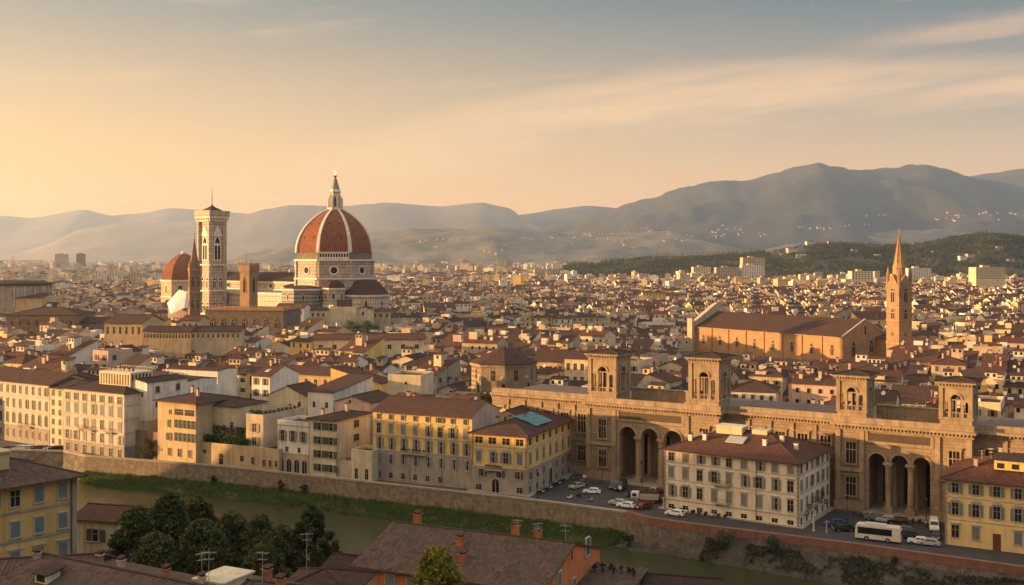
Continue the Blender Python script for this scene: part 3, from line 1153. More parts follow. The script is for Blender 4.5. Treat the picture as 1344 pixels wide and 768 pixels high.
for k in (4, 8):
    (r0, za) = prof[k]
    for i in range(8):
        a = (i + .5) * math.pi / 4 + PH
        for s in (-.25, .25):
            rr = r0 * .924 + .03
            c = Vector((math.cos(a) * rr, math.sin(a) * rr, za)) + Vector((-math.sin(a), math.cos(a), 0)) * s * r0 * .75
            b = MB()
            b.tube(c - Vector((math.cos(a), math.sin(a), 0)) * .4, c + Vector((math.cos(a), math.sin(a), 0)) * .35, .45, n=8)
            b.build('porthole', m_hole, cath)
for i in range(8):
    a = PH + i * math.pi / 4
    b = MB()
    for k in range(len(prof) - 1):
        (r0, za), (r1, zb) = prof[k], prof[k + 1]
        wd0, wd1 = 1.15 - .035 * k, 1.15 - .035 * (k + 1)
        c, s = math.cos(a), math.sin(a)
        def P(r, sd, z):
            return (c * r - s * sd, s * r + c * sd, z)
        b.face([P(r0 + .75, -wd0, za), P(r0 + .75, wd0, za), P(r1 + .75, wd1, zb), P(r1 + .75, -wd1, zb)])
        b.face([P(r0 - 1.2, -wd0, za), P(r0 + .75, -wd0, za), P(r1 + .75, -wd1, zb), P(r1 - 1.2, -wd1, zb)])
        b.face([P(r0 + .75, wd0, za), P(r0 - 1.2, wd0, za), P(r1 - 1.2, wd1, zb), P(r1 + .75, wd1, zb)])
    b.build('dome_rib', m_white, cath)
# lantern
b = MB()
b.lathe([(5.4, 88.4), (5.7, 89.2), (5.7, 90.0)], 8, ph=PH)
b.lathe([(3.0, 90.0), (3.0, 100.2)], 8, ph=PH)
b.lathe([(4.0, 100.2), (4.3, 100.9), (3.7, 101.6), (3.5, 102.6)], 8, ph=PH)
la = b.build('lantern', m_white, cath)
for i in range(8):
    a = PH + i * math.pi / 4
    b = MB()
    b.xf = Matrix.Rotation(a, 4, 'Z')
    b.face([(3, -.3, 90), (5.4, -.3, 90), (5.4, -.3, 96), (4.4, -.3, 97.5), (3, -.3, 100)])
    b.face([(3, .3, 100), (4.4, .3, 97.5), (5.4, .3, 96), (5.4, .3, 90), (3, .3, 90)])
    b.face([(5.4, -.3, 90), (5.4, .3, 90), (5.4, .3, 96), (5.4, -.3, 96)])
    b.face([(5.4, -.3, 96), (5.4, .3, 96), (4.4, .3, 97.5), (4.4, -.3, 97.5)])
    b.face([(4.4, -.3, 97.5), (4.4, .3, 97.5), (3, .3, 100), (3, -.3, 100)])
    b.build('buttress', m_white, la)
    a = i * math.pi / 4
    lancet(la, (math.cos(a) * 2.80, math.sin(a) * 2.80, 91), a + R(90), 1.1, 7.4, mm=m_hole)
b = MB()
b.lathe([(3.3, 102.6), (2.3, 105.5), (1.1, 109.4), (.5, 110.4)], 8, ph=PH)
b.build('lantern_cone', m_lead, cath)
b = MB()
b.lathe([(.05, 110.2), (.8, 110.5), (1.15, 111.3), (.8, 112.1), (.05, 112.5)], 12)
b.build('gilt_ball', m_gold, cath, smooth=True)
b = MB()
b.box(-.12, .12, -.12, .12, 112.3, 115.2)
b.box(-.85, .85, -.12, .12, 113.7, 113.95)
b.build('cross', m_gold, cath)
# tribunes and exedrae
def tribune(a, dist, r, zw, zr, wallm, small=False):
    c = (math.cos(a) * dist, math.sin(a) * dist)
    b = MB()
    n = 8
    b.prism(ngon(n, r, a + R(22.5), c), 0, zw)
    w_ = b.build('tribune', wallm, cath)
    b = MB()
    b.prism(ngon(n, r * 1.06, a + R(22.5), c), zw - .1, zw + 1.0, bottom=True)
    b.build('cornice', m_white, w_)
    b = MB()
    pr = dome_prof(r * 1.0, 7, zw + 1.0, zr, .12) if zr > 42.2 or zr < 40 else [(r * 1.04, zw + 1.0), (r * .72, zw + 1 + (zr - zw - 1) * .6), (r * .42, zr), (.3, zr + .3)]
    for (r0, za), (r1, zb) in zip(pr, pr[1:]):
        P, Q = ngon(n, r0, a + R(22.5), c), ngon(n, r1, a + R(22.5), c)
        for i in range(n):
            j = (i + 1) % n
            b.face([(*P[i], za), (*P[j], za), (*Q[j], zb), (*Q[i], zb)], 0, [(0, za), (r0 * .7, za), (r1 * .7, zb), (0, zb)])
    b.build('half_dome', TILES['brown'], w_)
    if not small:
        for k in (-2, -1, 0, 1, 2):
            q = a + k * math.pi / 4
            lancet(w_, (c[0] + math.cos(q) * (r * .924 + .02), c[1] + math.sin(q) * (r * .924 + .02), 13), q + R(90), 2.4, 11)
            lancet(w_, (c[0] + math.cos(q) * (r * .924 + .02), c[1] + math.sin(q) * (r * .924 + .02), zw - 6), q + R(90), 1.4, 3.6)
    else:
        for k in range(-4, 4):
            q = a + (k + .5) * R(24)
    return w_
tribune(R(0), 29, 15.5, 32.0, 42.0, m_marble)
tribune(R(-90), 27, 15.0, 36.0, 39.0, m_stripe)
tribune(R(90), 29, 15.5, 32.0, 42.0, m_marble)
tw = tribune(R(-45), 27.5, 7.6, 36.5, 42.6, m_marble_s, True)
for k in (-1, 0, 1):
    q = R(-45) + k * R(45)
    c = (math.cos(R(-45)) * 27.5, math.sin(R(-45)) * 27.5)
    window(tw, (c[0] + math.cos(q) * 7.05, c[1] + math.sin(q) * 7.05, 30.5), q + R(90), 1.7, 3.6, 'arch', trim=m_white)
tw = tribune(R(-135), 27.5, 7.6, 36.5, 39.5, m_marble_s, True)
b = MB()
b.box(18, 28, -28, -18, 0, 27)
b.build('sacristy', m_marble, cath)
# nave
b = MB()
walls_ = [(-112, -10.5), (-18, -10.5), (-18, 10.5), (-112, 10.5)]
b.prism(walls_, 0, 41.0)
b.face([(-112, -10.5, 41), (-112, 10.5, 41), (-112, 0, 46.5)][::-1])
nv = b.build('nave', m_marble_s, cath)
b = MB()
b.slab([(-113, -11.6, 40.9), (-16, -11.6, 40.9), (-16, 0, 46.8), (-113, 0, 46.8)], .3)
b.slab([(-16, 11.6, 40.9), (-113, 11.6, 40.9), (-113, 0, 46.8), (-16, 0, 46.8)], .3)
b.build('nave_roof', TILES['dark'], cath)
b = MB()
b.box(-112, -18, -11.0, -10.52, 39.6, 40.7)
b.box(-112, -18, -10.9, -10.52, 34.6, 35.3)
b.build('nave_cornice', m_white, cath)
for x in (-99, -76, -53, -32):
    oculus(nv, (x, -10.54, 37.4), 0, 2.0)
b = MB()
b.prism([(-112, -20), (-18, -20), (-18, 20), (-112, 20)], 0, 33.2)
ai = b.build('aisle', m_marble, cath)
b = MB()
b.box(-112.3, -17.7, -20.6, 20.6, 32.0, 33.1)
b.build('aisle_cornice', m_white, cath)
b = MB()
for s in (-1, 1):
    q = [(-112, s * 20.4, 33.22), (-18, s * 20.4, 33.22), (-18, s * 10.5, 34.4), (-112, s * 10.5, 34.4)]
    b.slab(q if s < 0 else q[::-1], .2)
b.build('aisle_roof', m_lead, cath)
for x in (-88, -65, -42):
    lancet(ai, (x, -20.05, 9), 0, 2.6, 14, twin=True)
b = MB()
b.prism([(-115, -21), (-112.05, -21), (-112.05, 21), (-115, 21)], 0, 36)
b.prism([(-115, -11.5), (-112.05, -11.5), (-112.05, 11.5), (-115, 11.5)], 36, 47)
b.build('west_front', m_marble_s, cath)

# ------------------------------------------------------------------ campanile
S = 5.9
ct = thing('bell_tower', (-209.5, 745, 0), CA, 'tall square marble bell tower with flat overhanging top and thin mast, beside the domed cathedral', 'bell tower')
b = MB()
b.box(-S, S, -S, S, 0, 84, bottom=False)
sh = b.build('shaft', m_marble_s, ct)
for (x, y) in ((-S, -S), (S, -S), (S, S), (-S, S)):
    b = MB()
    b.prism(ngon(8, 1.75, PH, (x, y)), 0, 84.5)
    b.build('corner_buttress', m_marble_s, ct)
for z in (17.5, 33.5, 51.5, 82):
    b = MB()
    b.box(-S - 1.5, S + 1.5, -S - 1.5, S + 1.5, z, z + .9)
    b.build('string_course', m_white, ct)
b = MB()
b.box(-S - 2.3, S + 2.3, -S - 2.3, S + 2.3, 84.5, 85.5)
b.box(-S - 2.6, S + 2.6, -S - 2.6, S + 2.6, 85.5, 89.5, 1)
for i in range(9):
    q = -S - 1.8 + i * (2 * S + 3.6) / 8
    for a in range(4):
        b.xf = Matrix.Rotation(a * math.pi / 2, 4, 'Z')
        b.box(q - .3, q + .3, -S - 2.3, -S - 1.6, 83.0, 84.5)
    b.xf = None
b.build('crowning_gallery', [m_white, m_marble_s], ct)
b = MB()
b.lathe([(S * 1.35, 89.5), (3.5, 91.6), (1.2, 92.8), (.3, 94)], 4, ph=R(45))
b.build('cap_roof', TILES['dark'], ct)
b = MB()
b.tube((0, 0, 93), (0, 0, 105), .28, .12)
b.build('mast', m_iron, ct)
for a in (0, 90, 180, 270):
    ra = R(a)
    def wl(x, z, w_, h_, twin):
        v = Matrix.Rotation(ra, 3, 'Z') @ Vector((x, -S - .03, z))
        lancet(sh, tuple(v), ra, w_, h_, twin=twin)
    for x in (-2.6, 2.6):
        wl(x, 36, 2.3, 7.6, True)
        wl(x, 53.5 - 34.5, 2.3, 7.6, True)
    wl(0, 55.5, 4.6, 16.5, True)
    b = MB()
    b.xf = Matrix.Rotation(ra, 4, 'Z') @ Matrix.Translation((0, -S - .06, 0))
    b.face([(-3.9, -.25, 72), (3.9, -.25, 72), (0, -.25, 79.5)])
    b.face([(3.9, -.25, 72), (3.9, .1, 72), (0, .1, 79.5), (0, -.25, 79.5)])
    b.face([(0, -.25, 79.5), (0, .1, 79.5), (-3.9, .1, 72), (-3.9, -.25, 72)])
    b.xf = None
    b.build('gable', m_white, sh)

# ------------------------------------------------------------------ domed chapel to the west
D = 960
sl = thing('domed_chapel', (px(241, D), D, 0), R(8), 'smaller red-brown dome with pale arched drum, behind the thin brown spire', 'church')
b = MB()
b.prism(ngon(8, 19.6, PH), 0, 36.5)
d_ = b.build('drum', WALLS['ochre'], sl)
b = MB()
b.prism(ngon(8, 20.5, PH), 36.0, 37.4, bottom=True)
b.prism(ngon(8, 20.3, PH), 22.0, 23.0, bottom=True)
b.build('cornice', m_white, sl)
for i in range(8):
    a = i * math.pi / 4
    window(d_, (math.cos(a) * 18.12, math.sin(a) * 18.12, 25.5), a + R(90), 3.6, 7.5, 'arch', trim=m_white)
pr = dome_prof(19.2, 10, 37.2, 60.5, .12)
b = MB()
for (r0, za), (r1, zb) in zip(pr, pr[1:]):
    P, Q = ngon(8, r0, PH), ngon(8, r1, PH)
    for i in range(8):
        j = (i + 1) % 8
        b.face([(*P[i], za), (*P[j], za), (*Q[j], zb), (*Q[i], zb)], 0, [(0, za), (r0 * .7, za), (r1 * .7, zb), (0, zb)])
b.build('dome', m_dome, sl)
b = MB()
b.lathe([(2.6, 60.2), (2.9, 61.2), (2.2, 61.6), (2.0, 62.6), (.2, 63.4)], 8, ph=PH)
b.build('lantern', m_white, sl)
b = MB()
b.prism([(-26, -26), (26, -26), (26, -16), (-26, -16)], 0, 18)
b.build('chapel_base', WALLS['ochre'], sl)

# white scaffold-covered church front near it
D = 700
t = thing('sheeted_roof', (px(233, D), D, 0), R(-20), 'bright white sheeted gable rising from the roofs beside the brown spire', 'scaffold cover')
b = MB()
b.face([(-8.2, 0, 27), (-1.5, -5, 20), (7.4, -3, 24), (7.4, -.5, 34.0), (1.5, 0, 36.0)])
b.face([(1.5, 0, 36.0), (7.4, -.5, 34), (7.8, 10, 31), (1.5, 11, 34)])
b.face([(-8.2, 0, 27), (1.5, 0, 36.0), (1.5, 11, 34), (-8.2, 10, 26)])
b.face([(7.4, -3, 24), (7.8, 10, 24), (7.8, 10, 31), (7.4, -.5, 34)])
b.build('cover', mat('white_sheeting', (.78, .77, .76), .6, .06, .3), t)
b = MB()
b.box(-7.8, 7.2, .3, 9.8, 0, 26.5)
b.build('wall', WALLS['beige'], t)

# ------------------------------------------------------------------ thin brown spire
D = 570
sp = thing('church_spire', (px(255, D), D, 0), 0, 'slender brown hexagonal bell tower with sharp pointed spire, before the marble bell tower', 'spire')
b = MB()
b.prism(ngon(6, 3.25, 0), 0, 50.5)
tb = b.build('tower', m_badia, sp)
for z in (38, 50):
    b = MB()
    b.prism(ngon(6, 3.6, 0), z, z + .7, bottom=True)
    b.build('string_course', m_forte_p, sp)
for i in range(6):
    a = R(30) + i * R(60)
    for z, h_ in ((29.5, 5), (41, 6)):
        lancet(tb, (math.cos(a) * 2.84, math.sin(a) * 2.84, z), a + R(90), 1.2, h_, trim=m_forte_p, twin=True)
    b = MB()
    b.xf = Matrix.Rotation(a + R(90), 4, 'Z') @ Matrix.Translation((0, -2.9, 50.6))
    b.face([(-1.7, 0, 0), (1.7, 0, 0), (0, .25, 4.6)])
    b.face([(0, .25, 4.6), (1.7, 0, 0), (.9, 1.2, 2.4)])
    b.face([(-1.7, 0, 0), (0, .25, 4.6), (-.9, 1.2, 2.4)])
    b.build('gable', m_badia, sp)
b = MB()
b.lathe([(3.0, 50.7), (1.5, 58.5), (.15, 67)], 6)
b.build('spire', m_badia, sp)
b = MB()
b.tube((0, 0, 66.5), (0, 0, 71), .13, .08)
b.lathe([(.05, 69.2), (.4, 69.5), (.05, 69.9)], 8)
b.build('weathervane', m_iron, sp)

# ------------------------------------------------------------------ crenellated tower and palace
def merlons(b, x0, x1, y, z, n, s=.5, hh=1.2, mat=0):
    st = (x1 - x0) / n
    for i in range(n):
        b.box(x0 + i * st, x0 + i * st + st * .58, y, y + s, z, z + hh, mat)
D = 600
bt = thing('crenellated_tower', (px(326.5, D), D, 0), R(-28), 'plain brown square tower with crenellated top and mast, in front of the marble nave', 'tower')
S = 3.45
b = MB()
b.box(-S, S, -S, S, 0, 49)
bs = b.build('shaft', m_bellstone, bt)
b = MB()
for k, (z, o_) in enumerate(((48.4, .35), (49.1, .6))):
    b.box(-S - o_, S + o_, -S - o_, S + o_, z, z + .7)
b.box(-S - .7, S + .7, -S - .7, S + .7, 49.8, 52.4)
for a in range(4):
    b.xf = Matrix.Rotation(a * math.pi / 2, 4, 'Z')
    merlons(b, -S - .7, S + .7, -S - .7, 52.4, 5, .5, 1.3)
b.xf = None
b.build('battlement', m_bellstone, bt)
for a in range(4):
    v = Matrix.Rotation(a * math.pi / 2, 3, 'Z') @ Vector((0, -S - .03, 37.5))
    lancet(bs, tuple(v), a * math.pi / 2, 1.9, 9, trim=m_pietra)
b = MB()
b.tube((-1.5, 0, 52), (-1.5, 0, 60), .14, .07)
b.tube((1.8, 0, 52), (1.8, 0, 56.2), .1, .07)
b.box(1.5, 2.2, -.05, .05, 55.6, 56.0)
b.build('mast', m_iron, bt)
D = 585
bp_ = thing('crenellated_palace', (px(263, D), D + 9, 0), R(-10), 'long low crenellated palace of brown stone below the plain square tower', 'palace')
b = MB()
b.box(0, 46, 0, 26, 0, 27.5)
b.build('wall', m_rough, bp_)
b = MB()
b.box(-.6, 46.6, -.6, 26.6, 27.5, 28.6)
merlons(b, -.6, 46.6, -.6, 28.6, 30, .5, 1.3)
b.xf = Matrix.Translation((46, 0, 0)) @ Matrix.Rotation(R(90), 4, 'Z')
merlons(b, 0, 26, -.6, 28.6, 16, .5, 1.3)
b.xf = None
b.build('battlement', m_pietra, bp_)
for i in range(7):
    lancet(bp_, (4 + i * 6.3, -.03, 18), 0, 2.0, 5, trim=m_forte_p, twin=True)

# ------------------------------------------------------------------ big stone palace and roofs to the west
D = 600
t, r_ = house('stone_palace', 'broad grey-brown palace with low dark hipped roof and two rows of small windows', 'palace', (px(8, D), D), R(2), 39, 30, 24.6, 'hip', 'brown', 'brown', .25)
windows(t, 39, 30, 'front', 8, 18.8, 1.2, 2.4, 'bare', m0=3)
windows(t, 39, 30, 'front', 7, 11.8, 1.3, 3.2, 'bare', m0=4)
t, r_ = house('stone_palace', 'lower brown wing joined between grey palace and long yellow gallery', 'palace', (px(98, D) + .2, D + 6), R(0), 22, 20, 20.0, 'gx', 'brown', 'dark', .25)
windows(t, 22, 20, 'front', 5, 14, 1.2, 2.6, 'bare')
D = 800
rt = thing('rotunda', (px(14, D), D, 0), 0, 'broad pale hall with low dark curved roof behind grey palace at picture edge', 'hall')
b = MB()
b.lathe([(28, 0), (28, 36.5)], 24, mat=0)
b.build('wall', WALLS['grey'], rt)
b = MB()
b.lathe([(29, 36.5), (29, 38), (22, 39.5), (.5, 40.5)], 24)
b.build('roof', TILES['dark'], rt)
b = MB()
for i in range(24):
    a = 2 * math.pi * i / 24
    b.box(math.cos(a) * 28.3 - .5, math.cos(a) * 28.3 + .5, math.sin(a) * 28.3 - .5, math.sin(a) * 28.3 + .5, 20, 36.4)
b.build('pilasters', WALLS['beige'], rt)
b = MB()
b.box(-40, 34, -24, 10, 0, 28)
b.build('lower_hall', WALLS['ochre'], rt)
b = MB()
b.slab([(-41, -25, 27.9), (35, -25, 27.9), (35, -7, 31), (-41, -7, 31)])
b.build('lower_roof', TILES['red'], rt)

# long gallery: two wings
D = 500
t, r_ = house('long_gallery', 'yellow palace block with tall windows and brown hip roof at end of long gallery', 'palace', (px(137, D), D), R(-8), 18.8, 22, 26.2, 'gx', 'ochre', 'brown', .30)
windows(t, 18.8, 22, 'front', 6, 21.0, .9, 3.2, 'bare', m0=1.6)
t, r_ = house('long_gallery', 'long low yellow gallery with close row of small windows below spire', 'palace', (px(188, D - 12), D - 12, 0), R(-6), 22.5, 11, 23.2, 'gx', 'ochre', 'dark', .33)
windows(t, 22.5, 11, 'front', 15, 20.0, .6, 1.7, 'bare', m0=.8)
t, r_ = house('long_gallery', 'shaded pale gallery wing with small square windows right of yellow gallery', 'palace', (px(250, D - 14), D - 14, 0), R(5), 22.5, 11, 23.2, 'gx', 'beige', 'dark', .33)
windows(t, 22.5, 11, 'front', 10, 20.2, .8, 1.5, 'bare', m0=1.2)

# ------------------------------------------------------------------ basilica on the right with its bell tower
SCA = math.atan2(-.819, .574)
scx, scy = 173.6 - .574 * 108, 560 + .819 * 108
ba = thing('basilica', (scx, scy, 0), SCA, 'long plain basilica of orange-brown stone with one great tiled roof and pointed windows', 'church')
b = MB()
walls(b, 108, 37.4, 15.2, 'gx', .445)
bw = b.build('wall', m_pietra, ba)
b = MB()
roofing(b, 108, 37.4, 15.2, 'gx', .445, .8, .35, 0, 1, side_o=.15)
b.build('roof', [TILES['brown'], m_forte_p], ba)
for i in range(1, 8):
    b = MB()
    b.box(i * 13.5 - .4, i * 13.5 + .4, -.5, .02, -1, 14.6)
    b.build('buttress', m_pietra, ba)
for i in range(8):
    lancet(bw, (6.7 + i * 13.5, -.03, 5.0), 0, 1.8, 5.6, trim=m_forte_p, twin=True)
for y, z, h_ in ((9, 4.5, 8), (24, 6, 6.5)):
    lancet(bw, (108.03, y, z), R(90), 2.6, h_, trim=m_forte_p, twin=True)
b = MB()
b.box(108.02, 108.2, 18.4, 19.2, 15.5, 20)
b.build('slit', m_hole, ba)
b = MB()      # screen front at the far end and raking copings
for s in (0, 1):
    y0, y1 = (-2.0, 18.7) if s == 0 else (18.7, 39.4)
    za, zb = (17.2, 29.0) if s == 0 else (29.0, 17.2)
    b.face([(-3, y0, -1), (-3, y1, -1), (-3, y1, zb), (-3, y0, za)][::-1])
    b.face([(0, y0, -1), (0, y1, -1), (0, y1, zb), (0, y0, za)])
    b.face([(-3, y0, za), (0, y0, za), (0, y1, zb), (-3, y1, zb)])
b.face([(-3, -2, -1), (0, -2, -1), (0, -2, 17.2), (-3, -2, 17.2)])
b.box(-3.5, .5, -3.5, -2, -1, 20)
b.build('screen_front', WALLS['beige'], ba)
b = MB()
b.xf = Matrix.Translation((108, 0, 0))
for s in (0, 1):
    P0, P1 = (-.9, 14.9), (18.7, 23.75)
    ys = [(P0, P1)] if s == 0 else [((18.7, 23.75), (38.3, 14.9))]
    for (ya, za), (yb, zb) in ys:
        b.face([(.25, ya, za - .3), (.25, yb, zb - .3), (.25, yb, zb + .35), (.25, ya, za + .35)])
        b.face([(.25, ya, za + .35), (.25, yb, zb + .35), (-.5, yb, zb + .35), (-.5, ya, za + .35)])
b.xf = None
b.build('gable_coping', m_trim, ba)
b = MB()
b.box(104, 124, 28, 46, 0, 14)
b.build('side_chapel', m_pietra, ba)
b = MB()
b.slab([(103, 27, 13.8), (125, 27, 13.8), (125, 47, 17), (103, 47, 17)])
b.build('side_chapel_roof', TILES['red'], ba)

D = 545
bt = thing('bell_tower', (px(1180, D), D, 0), R(45 - 20), 'slender brown stone bell tower with steep spire and corner gables beside long basilica', 'bell tower')
S = 4.35
b = MB()
b.box(-S, S, -S, S, -1, 41)
ts = b.build('shaft', m_bellstone, bt)
for z in (13, 24.5, 31):
    b = MB()
    b.box(-S - .3, S + .3, -S - .3, S + .3, z, z + .55)
    b.build('string_course', m_forte_p, bt)
for a in range(4):
    ra = a * math.pi / 2
    rm = Matrix.Rotation(ra, 3, 'Z')
    for z, w_, h_ in ((26, 2.2, 4.6), (34, 2.4, 8.5)):
        lancet(ts, tuple(rm @ Vector((0, -S - .03, z if z > 30 else 25.6))), ra, w_, h_ if z > 30 else 5.0, trim=m_forte_p, twin=True)
    for z in (17, 6):
        window(ts, tuple(rm @ Vector((0, -S - .02, z))), ra, 1.0, 1.6, 'dark', trim=m_forte_p)
    b = MB()
    b.xf = Matrix.Rotation(ra, 4, 'Z')
    b.face([(-S - .2, -S - .2, 41), (S + .2, -S - .2, 41), (0, -S - .2, 48.5)])
    b.face([(S + .2, -S - .2, 41), (0, 0, 47), (0, -S - .2, 48.5)])
    b.face([(-S - .2, -S - .2, 41), (0, -S - .2, 48.5), (0, 0, 47)])
    b.face([(S + .2, -S - .2, 40.6), (-S - .2, -S - .2, 40.6), (-S - .2, -S - .2, 41), (S + .2, -S - .2, 41)])
    b.xf = None
    b.build('gable', m_bellstone, bt)
    b = MB()
    c = Matrix.Rotation(ra, 3, 'Z') @ Vector((S - .6, -S + .6, 0))
    b.lathe([(.85, 41), (.85, 47.2), (1.05, 47.6), (.1, 52)], 6, (c.x, c.y))
    b.build('pinnacle', m_bellstone, bt)
b = MB()
b.lathe([(3.6, 44), (3.3, 51), (3.55, 51.3), (2.7, 54), (.28, 68.3)], 8, ph=PH)
b.build('spire', m_pietra, bt)
for i in range(8):
    a = PH + i * math.pi / 4
    b = MB()
    b.tube((math.cos(a) * 2.7, math.sin(a) * 2.7, 54), (math.cos(a) * .28, math.sin(a) * .28, 68.2), .22, .12, n=5)
    b.build('spire_rib', m_bellstone, bt)
b = MB()
b.lathe([(.05, 68), (.5, 68.5), (.05, 69.1)], 8)
b.tube((0, 0, 69), (0, 0, 71.5), .09)
b.box(-.5, .5, -.05, .05, 70.5, 70.65)
b.build('finial', m_gold, bt)
# ------------------------------------------------------------------ the great library: two pavilions with arcades and four turrets
LA = R(-32.3)
lib = thing('library', (31.7, 265.7, 0), LA, 'vast brown stone library with two three-arched porticoes and four open turrets', 'library')
ZC = 19.5
def arch_wall(mb, x0, x1, y, z0, z1, arches, mat=0, thick=1.0):
    """wall in the plane y with round-headed openings (cx, half width, springing height); reveals go back by thick"""
    xs = [x0]
    for cx, hw, zs in arches:
        xs += [cx - hw, cx + hw]
    xs.append(x1)
    for i in range(0, len(xs), 2):
        mb.face([(xs[i], y, z0), (xs[i + 1], y, z0), (xs[i + 1], y, z1), (xs[i], y, z1)], mat)
    for cx, hw, zs in arches:
        n = 12
        P = [(cx + hw * math.cos(math.pi - math.pi * i / n), zs + hw * math.sin(math.pi * i / n)) for i in range(n + 1)]
        for (xa, za), (xb, zb) in zip(P, P[1:]):
            mb.face([(xa, y, za), (xb, y, zb), (xb, y, z1), (xa, y, z1)], mat)
            mb.face([(xa, y, za), (xa, y + thick, za), (xb, y + thick, zb), (xb, y, zb)], mat)
        mb.face([(cx - hw, y, z0), (cx - hw, y + thick, z0), (cx - hw, y + thick, zs), (cx - hw, y, zs)][::-1], mat)
        mb.face([(cx + hw, y, z0), (cx + hw, y + thick, z0), (cx + hw, y + thick, zs), (cx + hw, y, zs)], mat)
def big_window(parent, loc, rz, ww, hh, hood=True):
    """tall library window: surround with cornice, two stone mullions and transom"""
    key = 'libwin'
    if key not in _WM:
        mb = MB()
        mb.box(-.5, .5, -.05, .05, 0, 1, bottom=False)
        _WM[key] = mb.mesh('window', [m_glass])
        fb = MB()
        fb.box(-.66, -.5, -.30, .05, -.04, 1.0)
        fb.box(.5, .66, -.30, .05, -.04, 1.0)
        fb.box(-.70, .70, -.34, .05, 1.002, 1.12)
        fb.box(-.80, .80, -.55, .05, 1.122, 1.17)
        fb.box(-.76, .76, -.45, .05, -.10, -.042)
        fb.box(-.2, -.13, -.2, -.052, 0, 1.0)
        fb.box(.13, .2, -.2, -.052, 0, 1.0)
        fb.box(-.5, .5, -.18, -.053, .62, .67)
        _WM[key + 'f'] = fb.mesh('frame', [m_forte_p])
    p = link('window', _WM[key], parent, loc, rz, (ww, 1, hh))
    link('frame', _WM[key + 'f'], p)
    return p
# main body: set back wings and the flat roof
WB = 3.2
b = MB()
b.box(-46, -14.8, WB, 30, -1, ZC - .5, top=1, bottom=False)
b.box(-14.8, 21.0, WB + 8, 30, -1, ZC - .45, top=1, bottom=False)
b.box(21.0, 48.6, WB, 30, -1, ZC - .5, top=1, bottom=False)
b.box(48.6, 77.1, WB + 8, 30, -1, ZC - .45, top=1, bottom=False)
b.box(77.1, 120, WB, 30, -1, ZC - .5, top=1, bottom=False)
body = b.build('main_block', [m_forte, m_slate], lib)
def cornice(x0, x1, y, z, ends=''):
    b = MB()
    b.box(x0, x1, y - .35, y + .3, z - 1.5, z - .55)
    for i in range(int((x1 - x0) / .75)):
        q = x0 + .35 + i * .75
        b.box(q - .17, q + .17, y - .95, y - .35, z - 1.0, z - .552)
    b.box(x0 - .5 * ('l' in ends), x1 + .5 * ('r' in ends), y - 1.1, y + .5, z - .55, z)
    b.box(x0, x1, y - .2, y + .35, z + .002, z + 1.3)
    return b.build('cornice', m_forte_p, lib)
for x0, x1, y in ((-46, -15.3, WB), (21.6, 48.1, WB), (77.7, 120, WB)):
    cornice(x0, x1, y, ZC)
    b = MB()
    b.box(x0, x1, y - .3, y + .02, 8.7, 9.4)
    b.box(x0, x1, y - .5, y + .02, -1, 2.2)
    b.build('string_course', m_forte_p, lib)
    n = int(round((x1 - x0) / 5.2))
    for i in range(n):
        x = x0 + (x1 - x0) * (i + .5) / n
        big_window(body, (x, y - .02, 11.0), 0, 2.3, 4.6)
        big_window(body, (x, y - .02, 3.6), 0, 2.1, 3.8)
        if i:
            b = MB()
            q = x0 + (x1 - x0) * i / n
            b.box(q - .55, q + .55, y - .28, y + .02, 9.4, ZC - 1.6)
            b.build('pilaster', m_forte_p, lib)
